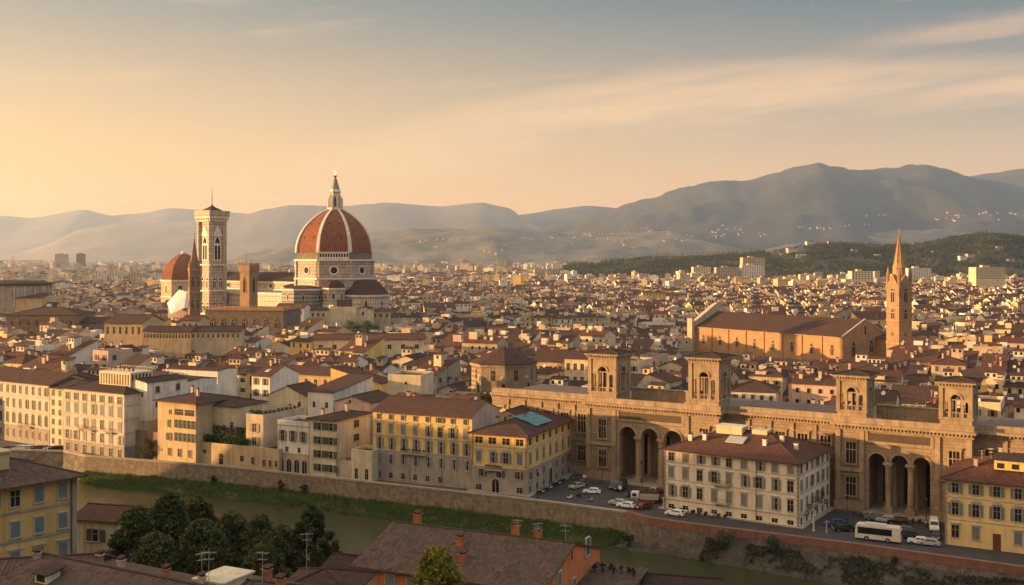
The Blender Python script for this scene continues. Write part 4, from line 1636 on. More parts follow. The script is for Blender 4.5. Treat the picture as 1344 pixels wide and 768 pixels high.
def tower(x0, x1, y0, z0, zt):
    """open turret on the roof: solid base, serliana opening on each side, coffered cornice, low tiled roof"""
    w_ = x1 - x0
    c = Matrix.Translation(((x0 + x1) / 2, y0 + w_ / 2, 0))
    s = w_ / 2
    b = MB()
    b.xf = c
    b.box(-s, s, -s, s, -1 if False else z0 - 3, z0 + 1.4)
    b.xf = None
    tw = b.build('turret', m_forte_p, lib)
    zs = z0 + (zt - z0) * .58
    for a in range(4):
        b = MB()
        b.xf = c @ Matrix.Rotation(a * math.pi / 2, 4, 'Z')
        hw = s * .30
        arch_wall(b, -s, s, -s, z0 + 1.4, zt - 1.1, [(-s * .62, s * .14, zs - s * .3), (0, hw, zs), (s * .62, s * .14, zs - s * .3)], 0, .7)
        b.box(-s - .12, -s * .80, -s - .22, -s - .002, z0 + 1.4, zt - 1.1)
        b.box(s * .80, s + .12, -s - .22, -s - .002, z0 + 1.4, zt - 1.1)
        n = 10
        for i in range(n):
            a0, a1 = math.pi * i / n, math.pi * (i + 1) / n
            r0, r1 = hw * 1.05, hw * 1.45
            b.face([(r0 * math.cos(a0), -s - .18, zs + r0 * math.sin(a0)), (r1 * math.cos(a0), -s - .18, zs + r1 * math.sin(a0)), (r1 * math.cos(a1), -s - .18, zs + r1 * math.sin(a1)), (r0 * math.cos(a1), -s - .18, zs + r0 * math.sin(a1))])
            b.face([(r1 * math.cos(a0), -s - .18, zs + r1 * math.sin(a0)), (r1 * math.cos(a0), -s, zs + r1 * math.sin(a0)), (r1 * math.cos(a1), -s, zs + r1 * math.sin(a1)), (r1 * math.cos(a1), -s - .18, zs + r1 * math.sin(a1))])
        b.box(-hw, hw, -s + .1, -s + .5, zs - .25, zs)
        b.box(-.12, .12, -s + .1, -s + .4, z0 + 2.4, zs - .25)
        for i in range(7):
            q = -s * .72 + i * s * 1.44 / 6
            b.box(q - .1, q + .1, -s + .12, -s + .35, z0 + 1.4, z0 + 2.3)
        b.box(-s * .78, s * .78, -s + .08, -s + .4, z0 + 2.3, z0 + 2.5)
        b.xf = None
        b.build('arcade', m_forte_p, tw)
    b = MB()
    b.xf = c
    b.box(-s - .25, s + .25, -s - .25, s + .25, z0 + .9, z0 + 1.35)
    b.build('base_moulding', m_forte_p, tw)
    b = MB()
    b.xf = c
    b.box(-s - .25, s + .25, -s - .25, s + .25, zt - 1.5, zt - .56)
    for z, o_, h_ in ((zt - .55, .95, .5),):
        b.box(-s - o_, s + o_, -s - o_, s + o_, z, z + h_)
    for a in range(4):
        b.xf = c @ Matrix.Rotation(a * math.pi / 2, 4, 'Z')
        for i in range(11):
            q = -s + i * 2 * s / 10
            b.box(q - .16, q + .16, -s - .8, -s - .2, zt - .98, zt - .552)
    b.xf = None
    b.build('turret_cornice', m_forte_p, tw)
    b = MB()
    b.xf = c @ Matrix.Translation((-s - .9, -s - .9, 0))
    roofing(b, w_ + 1.8, w_ + 1.8, zt - .03, 'hip', .2, .15, .12, 0, 1)
    b.xf = None
    b.build('turret_roof', [TILES['dark'], m_wood], tw)
def pavilion(x0, x1, t0, t1, arches, zs, zt0, zt1, wins):
    b = MB()
    arch_wall(b, x0, x1, 0, .55, ZC - 1.5, arches, 0, 1.6)
    b.face([(x1, 0, -1), (x1, WB + 8, -1), (x1, WB + 8, ZC - 1.5), (x1, 0, ZC - 1.5)])
    b.face([(x0, WB + 8, -1), (x0, 0, -1), (x0, 0, ZC - 1.5), (x0, WB + 8, ZC - 1.5)])
    a0, a1 = arches[0][0] - arches[0][1] - .5, arches[-1][0] + arches[-1][1] + .5
    # porch: ceiling, side walls, floor
    b.face([(a0, 1.6, 15.6), (a1, 1.6, 15.6), (a1, 10, 15.6), (a0, 10, 15.6)])
    b.face([(a0, 1.6, .5), (a0, 10, .5), (a0, 10, 15.6), (a0, 1.6, 15.6)])
    b.face([(a1, 10, .5), (a1, 1.6, .5), (a1, 1.6, 15.6), (a1, 10, 15.6)])
    b.face([(x0, 0, ZC - .42), (x1, 0, ZC - .42), (x1, WB + 8, ZC - .42), (x0, WB + 8, ZC - .42)], 1)
    b.box(a0 - .3, a1 + .3, -1.6, 10.2, -1, .48, 2)
    b.box(a0 - 1, a1 + 1, -2.6, -1.61, -1, .25, 2)
    pv = b.build('pavilion', [m_forte, m_slate, m_stone], lib)
    b = MB()
    arch_wall(b, a0 + .02, a1 - .02, 9.98, .5, 15.5, [(c_, h_ * .62, s_ - 2.2) for c_, h_, s_ in arches], 0, 1.0)
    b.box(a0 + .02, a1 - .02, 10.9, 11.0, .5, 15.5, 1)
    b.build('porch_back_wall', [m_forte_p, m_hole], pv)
    for (c0, h0, s0), (c1, h1, s1) in zip(arches, arches[1:]):
        q = (c0 + h0 + c1 - h1) / 2
        b = MB()
        b.box(q - 1.0, q + 1.0, -.9, 1.0, .49, 1.5)
        b.lathe([(.85, 1.5), (.8, 1.9), (.66, 2.0), (.62, 6), (.54, s0 - 1.4), (.62, s0 - 1.35), (.9, s0 - .5)], 14, (q, .1))
        b.box(q - .95, q + .95, -.85, 1.05, s0 - .5, s0 - .02)
        b.build('column', m_forte_p, pv)
        b = MB()
        b.lathe([(.6, .5), (.52, s0 - 1)], 12, (q, 6.5))
        b.build('column', m_forte_p, pv)
    for (c_, h_, s_) in arches:
        b = MB()
        n = 14
        for i in range(n):
            p0, p1 = math.pi * i / n, math.pi * (i + 1) / n
            r0, r1 = h_ * 1.02, h_ * 1.02 + .55
            b.face([(c_ + r0 * math.cos(p0), -.2, s_ + r0 * math.sin(p0)), (c_ + r1 * math.cos(p0), -.2, s_ + r1 * math.sin(p0)), (c_ + r1 * math.cos(p1), -.2, s_ + r1 * math.sin(p1)), (c_ + r0 * math.cos(p1), -.2, s_ + r0 * math.sin(p1))])
            b.face([(c_ + r1 * math.cos(p0), -.2, s_ + r1 * math.sin(p0)), (c_ + r1 * math.cos(p0), 0, s_ + r1 * math.sin(p0)), (c_ + r1 * math.cos(p1), 0, s_ + r1 * math.sin(p1)), (c_ + r1 * math.cos(p1), -.2, s_ + r1 * math.sin(p1))])
            b.face([(c_ + r0 * math.cos(p0), 0.3, s_ + r0 * math.sin(p0)), (c_ + r0 * math.cos(p0), -.2, s_ + r0 * math.sin(p0)), (c_ + r0 * math.cos(p1), -.2, s_ + r0 * math.sin(p1)), (c_ + r0 * math.cos(p1), .3, s_ + r0 * math.sin(p1))])
        b.build('archivolt', m_forte_p, pv)
    # frieze panel above the arches
    b = MB()
    b.box(a0 + .4, a1 - .4, -.12, .0, 15.9, 17.6)
    b.build('frieze_panel', m_frieze, pv)
    b = MB()
    b.box(a0 - .3, a1 + .3, -.25, -.002, 15.3, 15.85)
    b.box(a0 - .3, a0 + .38, -.2, -.002, 15.852, 17.9)
    b.box(a1 - .38, a1 + .3, -.2, -.002, 15.852, 17.9)
    for q in (x0 + .55, a0 - 1.0, a1 + 1.0, x1 - .55):
        b.box(q - .55, q + .55, -.32, -.003, 2.2, ZC - 1.6)
    b.box(x0 - .2, a0 - .4, -.45, .02, 8.7, 9.4)
    b.box(a1 + .4, x1 + .2, -.45, .02, 8.7, 9.4)
    b.box(x0 - .3, a0 - .4, -.5, .02, -1, 2.1)
    b.box(a1 + .4, x1 + .3, -.5, .02, -1, 2.1)
    b.build('pilasters', m_forte_p, pv)
    for q in wins:
        big_window(pv, (q, -.02, 10.6), 0, 2.1, 4.6)
        big_window(pv, (q, -.02, 3.4), 0, 2.1, 4.0)
    cornice(x0 - .4, x1 + .4, 0, ZC, 'lr')
    b = MB()      # returns of the cornice
    for x, s in ((x0, -1), (x1, 1)):
        b.box(min(x, x + s * 1.1), max(x, x + s * 1.1), .55, WB - 1.2, ZC - .55, ZC)
        b.box(min(x, x + s * .35), max(x, x + s * .35), .55, WB - .4, ZC - 1.5, ZC - .552)
    b.build('cornice', m_forte_p, lib)
    b = MB()
    b.box(t0[1] + .1, t1[0] - .1, 9, 9.6, ZC - .4, ZC + 3.0)
    b.box(t0[1] + .1, t1[0] - .1, 8.8, 9.8, ZC + 3.0, ZC + 3.3)
    b.build('attic_wall', m_forte_p, lib)
    tower(t0[0], t0[1], .4, ZC + 1.4, zt0)
    tower(t1[0], t1[1], .4, ZC + 1.4, zt1)
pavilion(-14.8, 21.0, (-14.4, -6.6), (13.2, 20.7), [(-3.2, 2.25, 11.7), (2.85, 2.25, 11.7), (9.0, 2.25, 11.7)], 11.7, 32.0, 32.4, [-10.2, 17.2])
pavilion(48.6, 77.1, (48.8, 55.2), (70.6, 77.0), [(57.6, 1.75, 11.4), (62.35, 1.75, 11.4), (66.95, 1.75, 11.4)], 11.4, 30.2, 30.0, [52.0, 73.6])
# ------------------------------------------------------------------ river walls and bank
RES = []          # ground already built on: list of plan polygons
def reserve(poly):
    RES.append([(p[0], p[1]) for p in poly])
def rect_plan(p, rz, w, d, grow=0.0):
    c, s = math.cos(rz), math.sin(rz)
    return [(p[0] + x * c - y * s, p[1] + x * s + y * c) for x, y in ((-grow, -grow), (w + grow, -grow), (w + grow, d + grow), (-grow, d + grow))]
def inside(q, poly):
    r = False
    n = len(poly)
    for i in range(n):
        (x0, y0), (x1, y1) = poly[i], poly[(i + 1) % n]
        if (y0 > q[1]) != (y1 > q[1]) and q[0] < (x1 - x0) * (q[1] - y0) / (y1 - y0) + x0:
            r = not r
    return r
def Dw(u):
    return wall_at_u(u).y
def wall_run(name, pts, z0, z1, thick, m, label, cat, cap=None, capm=None, parapet=None):
    """embankment wall along a run of plan points, top at z1; thickness towards the town side"""
    V = [Vector((p[0], p[1])) for p in pts]
    def nrm(i):
        a = V[max(i - 1, 0)]
        b = V[min(i + 1, len(V) - 1)]
        t_ = (b - a).normalized()
        return Vector((-t_.y, t_.x))
    mb = MB()
    for i in range(len(V) - 1):
        a, b = V[i], V[i + 1]
        na, nb = nrm(i) * thick, nrm(i + 1) * thick
        ba = V[i] - nrm(i) * .5
        bb = V[i + 1] - nrm(i + 1) * .5
        mb.face([(ba.x, ba.y, z0), (bb.x, bb.y, z0), (b.x, b.y, z1), (a.x, a.y, z1)])
        mb.face([(b.x + nb.x, b.y + nb.y, z0), (a.x + na.x, a.y + na.y, z0), (a.x + na.x, a.y + na.y, z1), (b.x + nb.x, b.y + nb.y, z1)])
        mb.face([(a.x, a.y, z1), (b.x, b.y, z1), (b.x + nb.x, b.y + nb.y, z1), (a.x + na.x, a.y + na.y, z1)])
    o = mb.build(name, m)
    tag(o, label, cat)
    if parapet:
        ph, pm, pn = parapet
        mb = MB()
        for i in range(len(V) - 1):
            a, b = V[i], V[i + 1]
            oa, ob = nrm(i) * -.16, nrm(i + 1) * -.16
            na, nb = nrm(i) * (thick + .1), nrm(i + 1) * (thick + .1)
            A0, B0, A1, B1 = a + oa, b + ob, a + na, b + nb
            zl, zh = z1 - ph, z1 + .14
            mb.face([(A0.x, A0.y, zl), (B0.x, B0.y, zl), (B0.x, B0.y, zh), (A0.x, A0.y, zh)])
            mb.face([(A0.x, A0.y, zh), (B0.x, B0.y, zh), (B1.x, B1.y, zh), (A1.x, A1.y, zh)])
            mb.face([(B1.x, B1.y, zl), (A1.x, A1.y, zl), (A1.x, A1.y, zh), (B1.x, B1.y, zh)])
        mb.build(pn, pm, o)
    return o
m_wallstone = panel_mat('river_wall_masonry', (0.30, 0.235, 0.16), (0.24, 0.19, 0.135), (0.14, 0.11, 0.08), .9, .42, .06, .95)
m_wall2 = mat('river_wall_rubble', (0.27, 0.215, 0.15), 0.95, .25, .8, streak=.5, fine=.45, fscale=3.0, bump=.3)
m_wall3 = mat('dark_wet_wall', (0.18, 0.158, 0.128), 0.95, .3, .5, streak=.4, fine=.5, fscale=2.2, bump=.4)
m_redbrick = mat('red_brick_parapet', (0.235, 0.11, 0.078), .9, .15, .6, streak=.3, fine=.2, fscale=4)
m_coping = mat('parapet_coping', (0.36, 0.31, 0.24), .9, .15, .6, fine=.2, fscale=3)
def dense(u0, u1, step=14):
    n = max(2, int((u1 - u0) / step))
    return [wall_at_u(u0 + (u1 - u0) * i / n) for i in range(n + 1)]
wall_run('river_wall', [Vector((-420, WALL[0].y + 4, 0))] + dense(-330, 112), -7, 1.0, .6, m_wall3, 'dark stained river wall under road with parked cars, before the cream palaces', 'wall', parapet=(.35, m_coping, 'coping'))
wall_run('river_wall', dense(112, 822), -7, 1.0, .6, m_wall2, 'long tan stone river wall above the grassy bank', 'wall', parapet=(.30, m_coping, 'coping'))
wall_run('river_wall', dense(822, 1600), -7, 1.0, .7, m_wall3, 'dark river wall with red brick parapet in front of the white palace', 'wall', parapet=(1.5, m_redbrick, 'brick_parapet'))
# grassy bank
vs, fs = [], []
us = [110 + i * 5 for i in range(145)]
rnd = random.Random(3)
def bank(u, k):
    p = wall_at_u(u)
    q = wall_at_u(u + 6)
    t_ = (q - p).normalized()
    n_ = Vector((t_.y, -t_.x, 0))
    width = (8.2 + 1.0 * mnoise.noise(Vector((u / 40, 5, 0))) + .5 * mnoise.noise(Vector((u / 11, 9, 0)))) * min(1, (u - 92) / 60) * min(1, max(.02, (838 - u) / 40))
    z = -3.5 - 2.6 * k ** 1.2 + .35 * mnoise.noise(Vector((u / 15, k * 5, 0)))
    c = p + n_ * (width * k + .2)
    return Vector((c.x, c.y, z))
for u in us:
    for j in range(7):
        vs.append(tuple(bank(u, j / 6)))
for i in range(len(us) - 1):
    for j in range(6):
        a = i * 7 + j
        fs.append((a, a + 1, a + 8, a + 7))
me = bpy.data.meshes.new('river_bank')
me.from_pydata(vs, [], fs)
me.materials.append(mat('bank_soil', (0.07, 0.065, 0.035), .95, .2, .4))
tag(link('river_bank', me), kind='structure')
v, f = [], []
for _ in range(52000):
    u = rnd.uniform(112, 824)
    k = rnd.random() ** .85
    if k > .93 and rnd.random() < .6:
        continue
    c = bank(u, k)
    dens = mnoise.noise(Vector((c.x / 5, c.y / 5, 3)))
    if dens < -.25 and k > .5 and rnd.random() < .7:
        continue
    h_ = rnd.uniform(.25, .75) * (1.0 + .9 * max(0, dens)) * (1.15 - .5 * k)
    a = rnd.uniform(0, 6.28)
    w_ = rnd.uniform(.05, .13)
    lx, ly = rnd.gauss(0, .18), rnd.gauss(0, .18)
    b0 = len(v)
    v.extend([(c.x - math.cos(a) * w_, c.y - math.sin(a) * w_, c.z - .05), (c.x + math.cos(a) * w_, c.y + math.sin(a) * w_, c.z - .05), (c.x + lx, c.y + ly, c.z + h_)])
    f.append((b0, b0 + 1, b0 + 2))
me = bpy.data.meshes.new('bank_grass')
me.from_pydata(v, [], f)
me.materials.append(m_grass)
tag(link('bank_grass', me), 'rough green grass growing along the foot of river wall', 'grass', kind='stuff')
# rubble ledge and foot of the right-hand wall
vs, fs = [], []
us = [826 + i * 6 for i in range(110)]
def ledge(u, k):
    p = wall_at_u(u)
    q = wall_at_u(u + 6)
    t_ = (q - p).normalized()
    n_ = Vector((t_.y, -t_.x, 0))
    width = (3.0 + 5.0 * max(0, min(1, (u - 930) / 240))) + .8 * mnoise.noise(Vector((u / 20, 1, 0)))
    if u < 870:
        width = 6.5 - (u - 826) / 44 * 3
    z = -1.6 - 4.3 * k ** 1.3 if u > 930 else -4.6 - 1.3 * k
    z += (.5 * mnoise.noise(Vector((u / 6, k * 7, 2)))) * (1 if k > .1 else 0)
    c = p + n_ * (width * k + .1)
    return Vector((c.x, c.y, z))
for u in us:
    for j in range(9):
        vs.append(tuple(ledge(u, j / 8)))
for i in range(len(us) - 1):
    for j in range(8):
        a = i * 9 + j
        fs.append((a, a + 1, a + 10, a + 9))
me = bpy.data.meshes.new('rubble_shore')
me.from_pydata(vs, [], fs)
me.materials.append(mat('rubble_and_silt', (0.072, 0.068, 0.054), .95, .3, .5, col2=(.040, .037, .028), fine=.5, fscale=2.5, bump=.4))
tag(link('rubble_shore', me), kind='structure')
v, f = [], []
rnd = random.Random(5)
for _ in range(20000):
    u = rnd.uniform(925, 1480)
    k = rnd.random()
    c = ledge(u, k)
    dn = mnoise.fractal(Vector((c.x / 7, c.y / 7, 7)), .9, 2, 3) + (.25 if .12 < k < .8 else -.2)
    if dn < .10:
        continue
    leaf_faces(v, f, c + Vector((rnd.gauss(0, .2), rnd.gauss(0, .2), rnd.uniform(0, .9) * min(1, dn + .3))), rnd.uniform(.12, .26), rnd)
me = bpy.data.meshes.new('ivy_undergrowth')
me.from_pydata(v, [], f)
me.materials.append(leaf_mat('dull_ivy_leaves', (.028, .032, .016), (.06, .058, .030)))
tag(link('ivy_undergrowth', me), 'dull ivy and weeds covering the sloping foot of dark river wall', 'undergrowth', kind='stuff')
def bush(p, r, hh, label, m=None, n=None, cat='bush', group=None, name='bush', seed=0, squash=.8):
    rn = random.Random(seed + int(p[0] * 13))
    cs, rs = [], []
    for _ in range(max(4, int(hh * 4))):
        cs.append((rn.gauss(0, r * .42), rn.gauss(0, r * .42), rn.uniform(.15, .85) * hh))
        rs.append(r * rn.uniform(.3, .55))
    t = thing(name, p, 0, label, cat, group)
    link('foliage', foliage_mesh(rs, cs, n or 90, .16, 'foliage', m or m_leaf_h, rn, squash), t)
    b = MB()
    for i in range(4):
        b.tube((0, 0, -.2), (rn.gauss(0, r * .4), rn.gauss(0, r * .4), hh * .7), .06, .02, n=5)
    b.build('stem', m_bark, t)
    return t
for u, k, r, hh, lb in ((952, .35, 2.3, 3.4, 'bright green rounded bush at the foot of dark river wall'), (1020, .3, 2.0, 3.6, 'tall dark green bush climbing dark river wall beside the bright bush'),
                        (838, .5, 1.3, 3.0, 'scrubby bush at corner where grass bank meets dark wall'), (1178, .05, .9, 1.6, 'small green tuft growing from the wall below the coach')):
    bush(ledge(u, k), r, hh, lb, seed=u)
for u, hh, lb in ((283, 2.6, 'dark shrub hanging on tan river wall under garden terrace'), (375, 3.2, 'tall brown-green shrub growing up tan river wall below white house'), (406, 3.0, 'bare brownish shrub against tan river wall left of yellow palace')):
    p = bank(u, .08)
    bush(p, .9, hh, lb, leaf_mat('brownish_leaves_%d' % u, (.05, .04, .02), (.09, .075, .03)), seed=u)

# ------------------------------------------------------------------ houses along the river
def front(uL, D, a, uR, anchor='L'):
    k, c, s = 0, math.cos(R(a)), math.sin(R(a))
    if anchor == 'L':
        x0 = px(uL, D)
        k = (uR - 672) / F
        w_ = (k * D - x0) / (c + k * s)
        return (x0, D), w_
    x1 = px(uR, D)
    k = (uL - 672) / F
    w_ = (x1 - k * D) / (c + k * s)
    return (x1 - w_ * c, D + w_ * s), w_
def side(p0, w_, a, uS):
    c, s = math.cos(R(a)), math.sin(R(a))
    x1, y1 = p0[0] + w_ * c, p0[1] - w_ * s
    k = (uS - 672) / F
    return (k * y1 - x1) / (s - k * c)
def rhouse(name, label, cat, uL, uR, D, a, h, d, anchor='L', **kw):
    p, w_ = front(uL, D, a, uR, anchor)
    t, r_ = house(name, label, cat, p, R(-a), w_, d, h, **kw)
    reserve(rect_plan(p, R(-a), w_, d, 1.0))
    return t, r_, w_, p
rnd = random.Random(11)
WALLS['ivory'] = mat('ivory_plaster', (.60, .55, .46), .9, .14, .25, streak=.45)
GR = 'palaces and houses along the river'
# cream palace, far left
t, r_, w_, p = rhouse('palazzo', 'long cream palace with arched middle row of windows, at end of river front', 'palace', -34, 65, 318, 32, 18.4, 16, 'R', roof='gx', wall='ivory', tile='brown', pitch=.33, group=GR, base=True, base_h=5.0, base_mat=WALLS['grey'])
n = 12
for z, ww, hh, st in ((15.0, .95, 2.3, 'closed'), (10.6, 1.0, 2.6, 'closed'), (5.9, 1.25, 3.2, 'arch'), (1.6, .95, 2.3, 'closed')):
    windows(t, w_, 16, 'front', n, z, ww, hh, st, 'brown', rnd=rnd)
bands(t, w_, 16, (9.7, 14.2, 5.05))
balcony(t, w_ * .70, 5.3, 6.5)
P1 = (p[0] + w_ * math.cos(R(32)), p[1] - w_ * math.sin(R(32)))
t, r_, w_, p = rhouse('townhouse', 'narrow six-storey cream house squeezed between the two cream palaces', 'house', 65.5, 83, 318, 32, 17.8, 14, roof='gx', wall='cream', tile='dark', group=GR, pitch=.3)
for k in range(6):
    windows(t, w_, 14, 'front', 2, 1.2 + k * 2.85, 1.0, 1.6, 'dark', rnd=rnd)
t, r_, w_, p = rhouse('palazzo', 'grand cream palace with rooftop glazed veranda and iron balconies', 'palace', 83.5, 163, 311, 31, 18.5, 17, roof='hip', wall='ivory', tile='dark', group=GR, pitch=.28, base=True, base_h=3.6, base_mat=WALLS['grey'])
for z, ww, hh, st, sh in ((15.4, 1.7, 1.9, 'dark', 'green'), (11.7, 1.5, 2.9, 'closed', 'blue'), (7.7, 1.4, 2.6, 'closed', 'grey'), (4.0, 1.4, 2.5, 'closed', 'grey'), (.5, 1.3, 2.2, 'dark', 'brown')):
    windows(t, w_, 17, 'front', 7, z, ww, hh, st, sh, rnd=rnd)
bands(t, w_, 17, (11.0, 14.9, 7.2))
balcony(t, w_ * .40, 7.3, 6.0)
balcony(t, w_ * .78, 7.3, 2.8)
b = MB()
b.box(w_ * .38, w_ * .38 + 13.4, 4.5, 12.5, 18.0, 20.0)
b.box(w_ * .38, w_ * .38 + 13.4, 4.5, 12.5, 23.0, 23.6)
for i in range(12):
    x = w_ * .38 + .3 + i * 12.8 / 11
    b.box(x - .28, x + .28, 4.5, 5.0, 20.0, 23.0)
for i in range(1, 7):
    y = 4.75 + i * 7.4 / 6
    b.box(w_ * .38 + 12.9, w_ * .38 + 13.4, y - .25, y + .25, 20, 23)
b.box(w_ * .38 + .5, w_ * .38 + 12.9, 5.2, 12.3, 20.0, 22.99, 1)
for i in range(13):
    x = w_ * .38 + .1 + i * 13.2 / 12
    b.tube((x, 4.7, 23.6), (x, 4.7, 24.5), .05, n=4)
    b.tube((x, 12.3, 23.6), (x, 12.3, 24.5), .05, n=4)
b.box(w_ * .38, w_ * .38 + 13.3, 4.65, 4.75, 24.5, 24.58)
b.box(w_ * .38, w_ * .38 + 13.3, 12.25, 12.35, 24.5, 24.58)
b.build('veranda', [WALLS['cream'], m_glass], t)
for i in range(6):
    bush((p[0] + (w_ * .42 + i * 1.9) * .857 + 4, p[1] - (w_ * .42 + i * 1.9) * .515 + 7, 23.6), .5, .9, 'potted green shrub on veranda roof terrace of grand cream palace', group='potted shrubs on the veranda', name='potted_shrub', n=30, seed=i, cat='plant')
# convent: stone base with white block on it
t, r_, w_, p = rhouse('convent', 'plain white convent block on brown stone base between cream palace and ochre house', 'convent', 163.5, 193, 305, 30, 21.2, 15, roof='gy', wall='white', tile='dark', group=GR, pitch=.16, o=.25, base=True, base_h=10.4, base_mat=WALLS['beige'])
window(t, (w_ * .35, -.02, 17.2), 0, 1.3, 2.0, 'arch')
for x, z in ((.3, 13.4), (.6, 13.4), (.8, 17.2)):
    window(t, (w_ * x, -.02, z), 0, .8, 1.2, 'dark')
for x, z, ww, hh in ((.12, 7.0, .9, 1.7), (.12, 4.0, 1.1, 1.2), (.12, .2, 1.1, 2.6)):
    window(t, (w_ * x, -.07, z), 0, ww, hh, 'dark')
for z in (14, 18):
    windows(t, w_, 15, 'right', 2, z, 1.4, 1.9, 'arch', rnd=rnd)
P1 = (p[0] + w_ * math.cos(R(30)) + 6, p[1] - w_ * math.sin(R(30)) + 6)
t, r_, w_, p = rhouse('convent', 'low white curved-roof annexe behind the ochre house with green windows', 'convent', 193, 245, 322, 30, 20.0, 12, roof='gx', wall='white', tile='dark', group=GR, pitch=.10, o=.1)
t, r_, w_, p = rhouse('convent', 'long blank white wall with low roof rising behind the convent annexe', 'convent', 217, 286, 345, 22, 20.6, 10, roof='gx', wall='white', tile='dark', group=GR, pitch=.1, o=.1)
t, r_, w_, p = rhouse('garden_wall', 'dark ivy-grown stone wall between the convent and ochre house', 'wall', 176, 207, 301, 30, 7.0, 6, roof='flat', wall='brown', group=GR)
bush((p[0] + w_ * .62, p[1] - w_ * .40 - .7, .2), 2.0, 6.5, 'dark tree-like bush before dark stone wall beside the ochre house', m_leaf, seed=4, name='tall_bush')
# ochre house with the green window bands
t, r_, w_, p = rhouse('townhouse', 'ochre house with long bands of green-framed windows on the river', 'house', 207, 257, Dw(207) + 4, 29, 17.2, 15, roof='hip', wall='ochre', tile='brown', group=GR, pitch=.22, o=1.0)
for z, hh in ((10.0, 2.2), (6.4, 2.3)):
    windows(t, w_, 15, 'front', 5, z, 1.05, hh, 'half bare', 'green', m0=w_ * .48, m1=w_ * .08, rnd=rnd)
    window(t, (w_ * .30, -.02, z), 0, 1.0, 2.0, 'closed', 'green')
window(t, (w_ * .70, -.02, 13.5), 0, w_ * .50, 1.6, 'bare')
window(t, (w_ * .33, -.02, 13.6), 0, .7, 1.1, 'dark')
windows(t, w_, 15, 'front', 3, 2.2, 1.3, 2.1, 'closed', 'brown', m0=w_ * .32, m1=w_ * .16, rnd=rnd)
chimney(r_, w_ * .7, 5, 18, 2.0)
chimney(r_, w_ * .35, 8, 18.5, 1.6)
aerial(r_, w_ * .55, 6, 18.6, 3.5)
aerial(r_, w_ * .8, 7, 18.6, 3.0, 1.2)
t, r_, w_, p = rhouse('townhouse', 'cream house with plain side wall above green terrace garden', 'house', 257.5, 311, Dw(257) + 10, 27, 16.0, 12, roof='hip', wall='cream', tile='brown', group=GR, pitch=.2, o=.5)
for x, z, hh in ((.2, 13.2, 1.6), (.2, 7.6, 3.2), (.42, 8.2, 3.0), (.7, 9.4, 1.2), (.88, 9.8, 1.8)):
    window(t, (w_ * x, -.02, z), 0, .9, hh, 'dark', 'green')
mb = MB()
mb.prism(ngon(10, 1.5, 0, (w_ * .12, -.4)), -1, 15.6)
mb.build('stair_turret', WALLS['cream'], t)
# garden terrace
t, r_, w_, p = rhouse('garden_wall', 'low ochre terrace wall with small openings, under garden hedges', 'wall', 256, 366, Dw(256) + 3.5, 26, 5.6, 7, roof='flat', wall='ochre', group=GR, tile='red')
for x, z, ww, hh, st in ((.12, 3.6, .9, .9, 'bare'), (.32, 1.0, 1.3, 2.8, 'bare'), (.57, 2.4, 1.2, 1.4, 'bare'), (.70, 1.9, .9, 1.9, 'dark'), (.83, 1.8, .8, 1.6, 'dark'), (.90, 1.8, .8, 1.6, 'dark'), (.97, 1.8, .7, 1.6, 'dark')):
    window(t, (w_ * x, -.02, z), 0, ww, hh, st)
ga, gp = R(-26), p
def loc(p, a, x, y, z):
    c, s = math.cos(a), math.sin(a)
    return (p[0] + x * c - y * s, p[1] + x * s + y * c, z)
def hedge(p, rz, ln, dp, hh, label, n=2600, m=None, seed=0):
    rn = random.Random(seed)
    t = thing('hedge', p, rz, label, 'hedge')
    v, f = [], []
    for _ in range(n):
        x, y, z = rn.uniform(0, ln), rn.uniform(0, dp), hh * rn.random() ** .6
        k = .35 * mnoise.noise(Vector((x, y + seed, z)))
        leaf_faces(v, f, Vector((x, y + k, z + k)), .22, rn)
    me = bpy.data.meshes.new('foliage')
    me.from_pydata(v, [], f)
    me.materials.append(m or m_leaf_h)
    link('foliage', me, t)
    b = MB()
    for i in range(int(ln / 1.5)):
        b.tube((i * 1.5 + .7, dp / 2, -.3), (i * 1.5 + .7, dp / 2, hh * .8), .07, .03, n=5)
    b.build('stems', m_bark, t)
hedge(loc(gp, ga, .6, .8, 5.6), ga, w_ * .57, 1.6, 2.6, 'thick lower green hedge along edge of the garden terrace', seed=1)
hedge(loc(gp, ga, 2.2, 4.2, 5.6), ga, w_ * .44, 1.5, 4.8, 'clipped taller green hedge behind the lower terrace hedge', seed=2)
bush(loc(gp, ga, w_ * .5, 3.0, 5.6), 1.5, 4.0, 'loose green shrub at end of the terrace hedges', seed=21)
bush(loc(gp, ga, w_ * .60, 6.0, 5.6), 1.6, 10.5, 'tall dark creeper-covered tree rising beside the narrow ochre house', m_leaf, seed=22, name='tall_bush', n=130)
t, r_, w_, p = rhouse('townhouse', 'narrow ochre house with terrace roof and long blank side wall', 'house', 323, 345.5, Dw(323) + 5, 28, 13.8, 17, roof='flat', wall='beige', tile='red', group=GR)
for z in (10.0, 6.4):
    window(t, (w_ * .5, -.02, z), 0, 1.5, 2.2, 'closed', 'grey')
hedge(loc(p, R(-28), .5, .4, 14.8), R(-28), 4.4, 1.0, .8, 'row of pots and small plants on the narrow ochre house terrace', 260, seed=6)
for i in range(9):
    bush(loc(p, R(-28), w_ - .5, 1.5 + i * 1.7, 14.7), .45, 1.0, 'terracotta potted plant on the blank side wall of narrow ochre house', group='potted plants on the side wall', name='potted_plant', n=26, seed=40 + i, cat='plant')
t, r_, w_, p = rhouse('townhouse', 'small white house with arched ground-floor openings, beside the tall house with green windows', 'house', 364.5, 405, Dw(365) + 3.5, 26, 13.0, 9, roof='flat', wall='white', tile='red', group=GR, base=True, base_h=5.3, base_mat=WALLS['beige'])
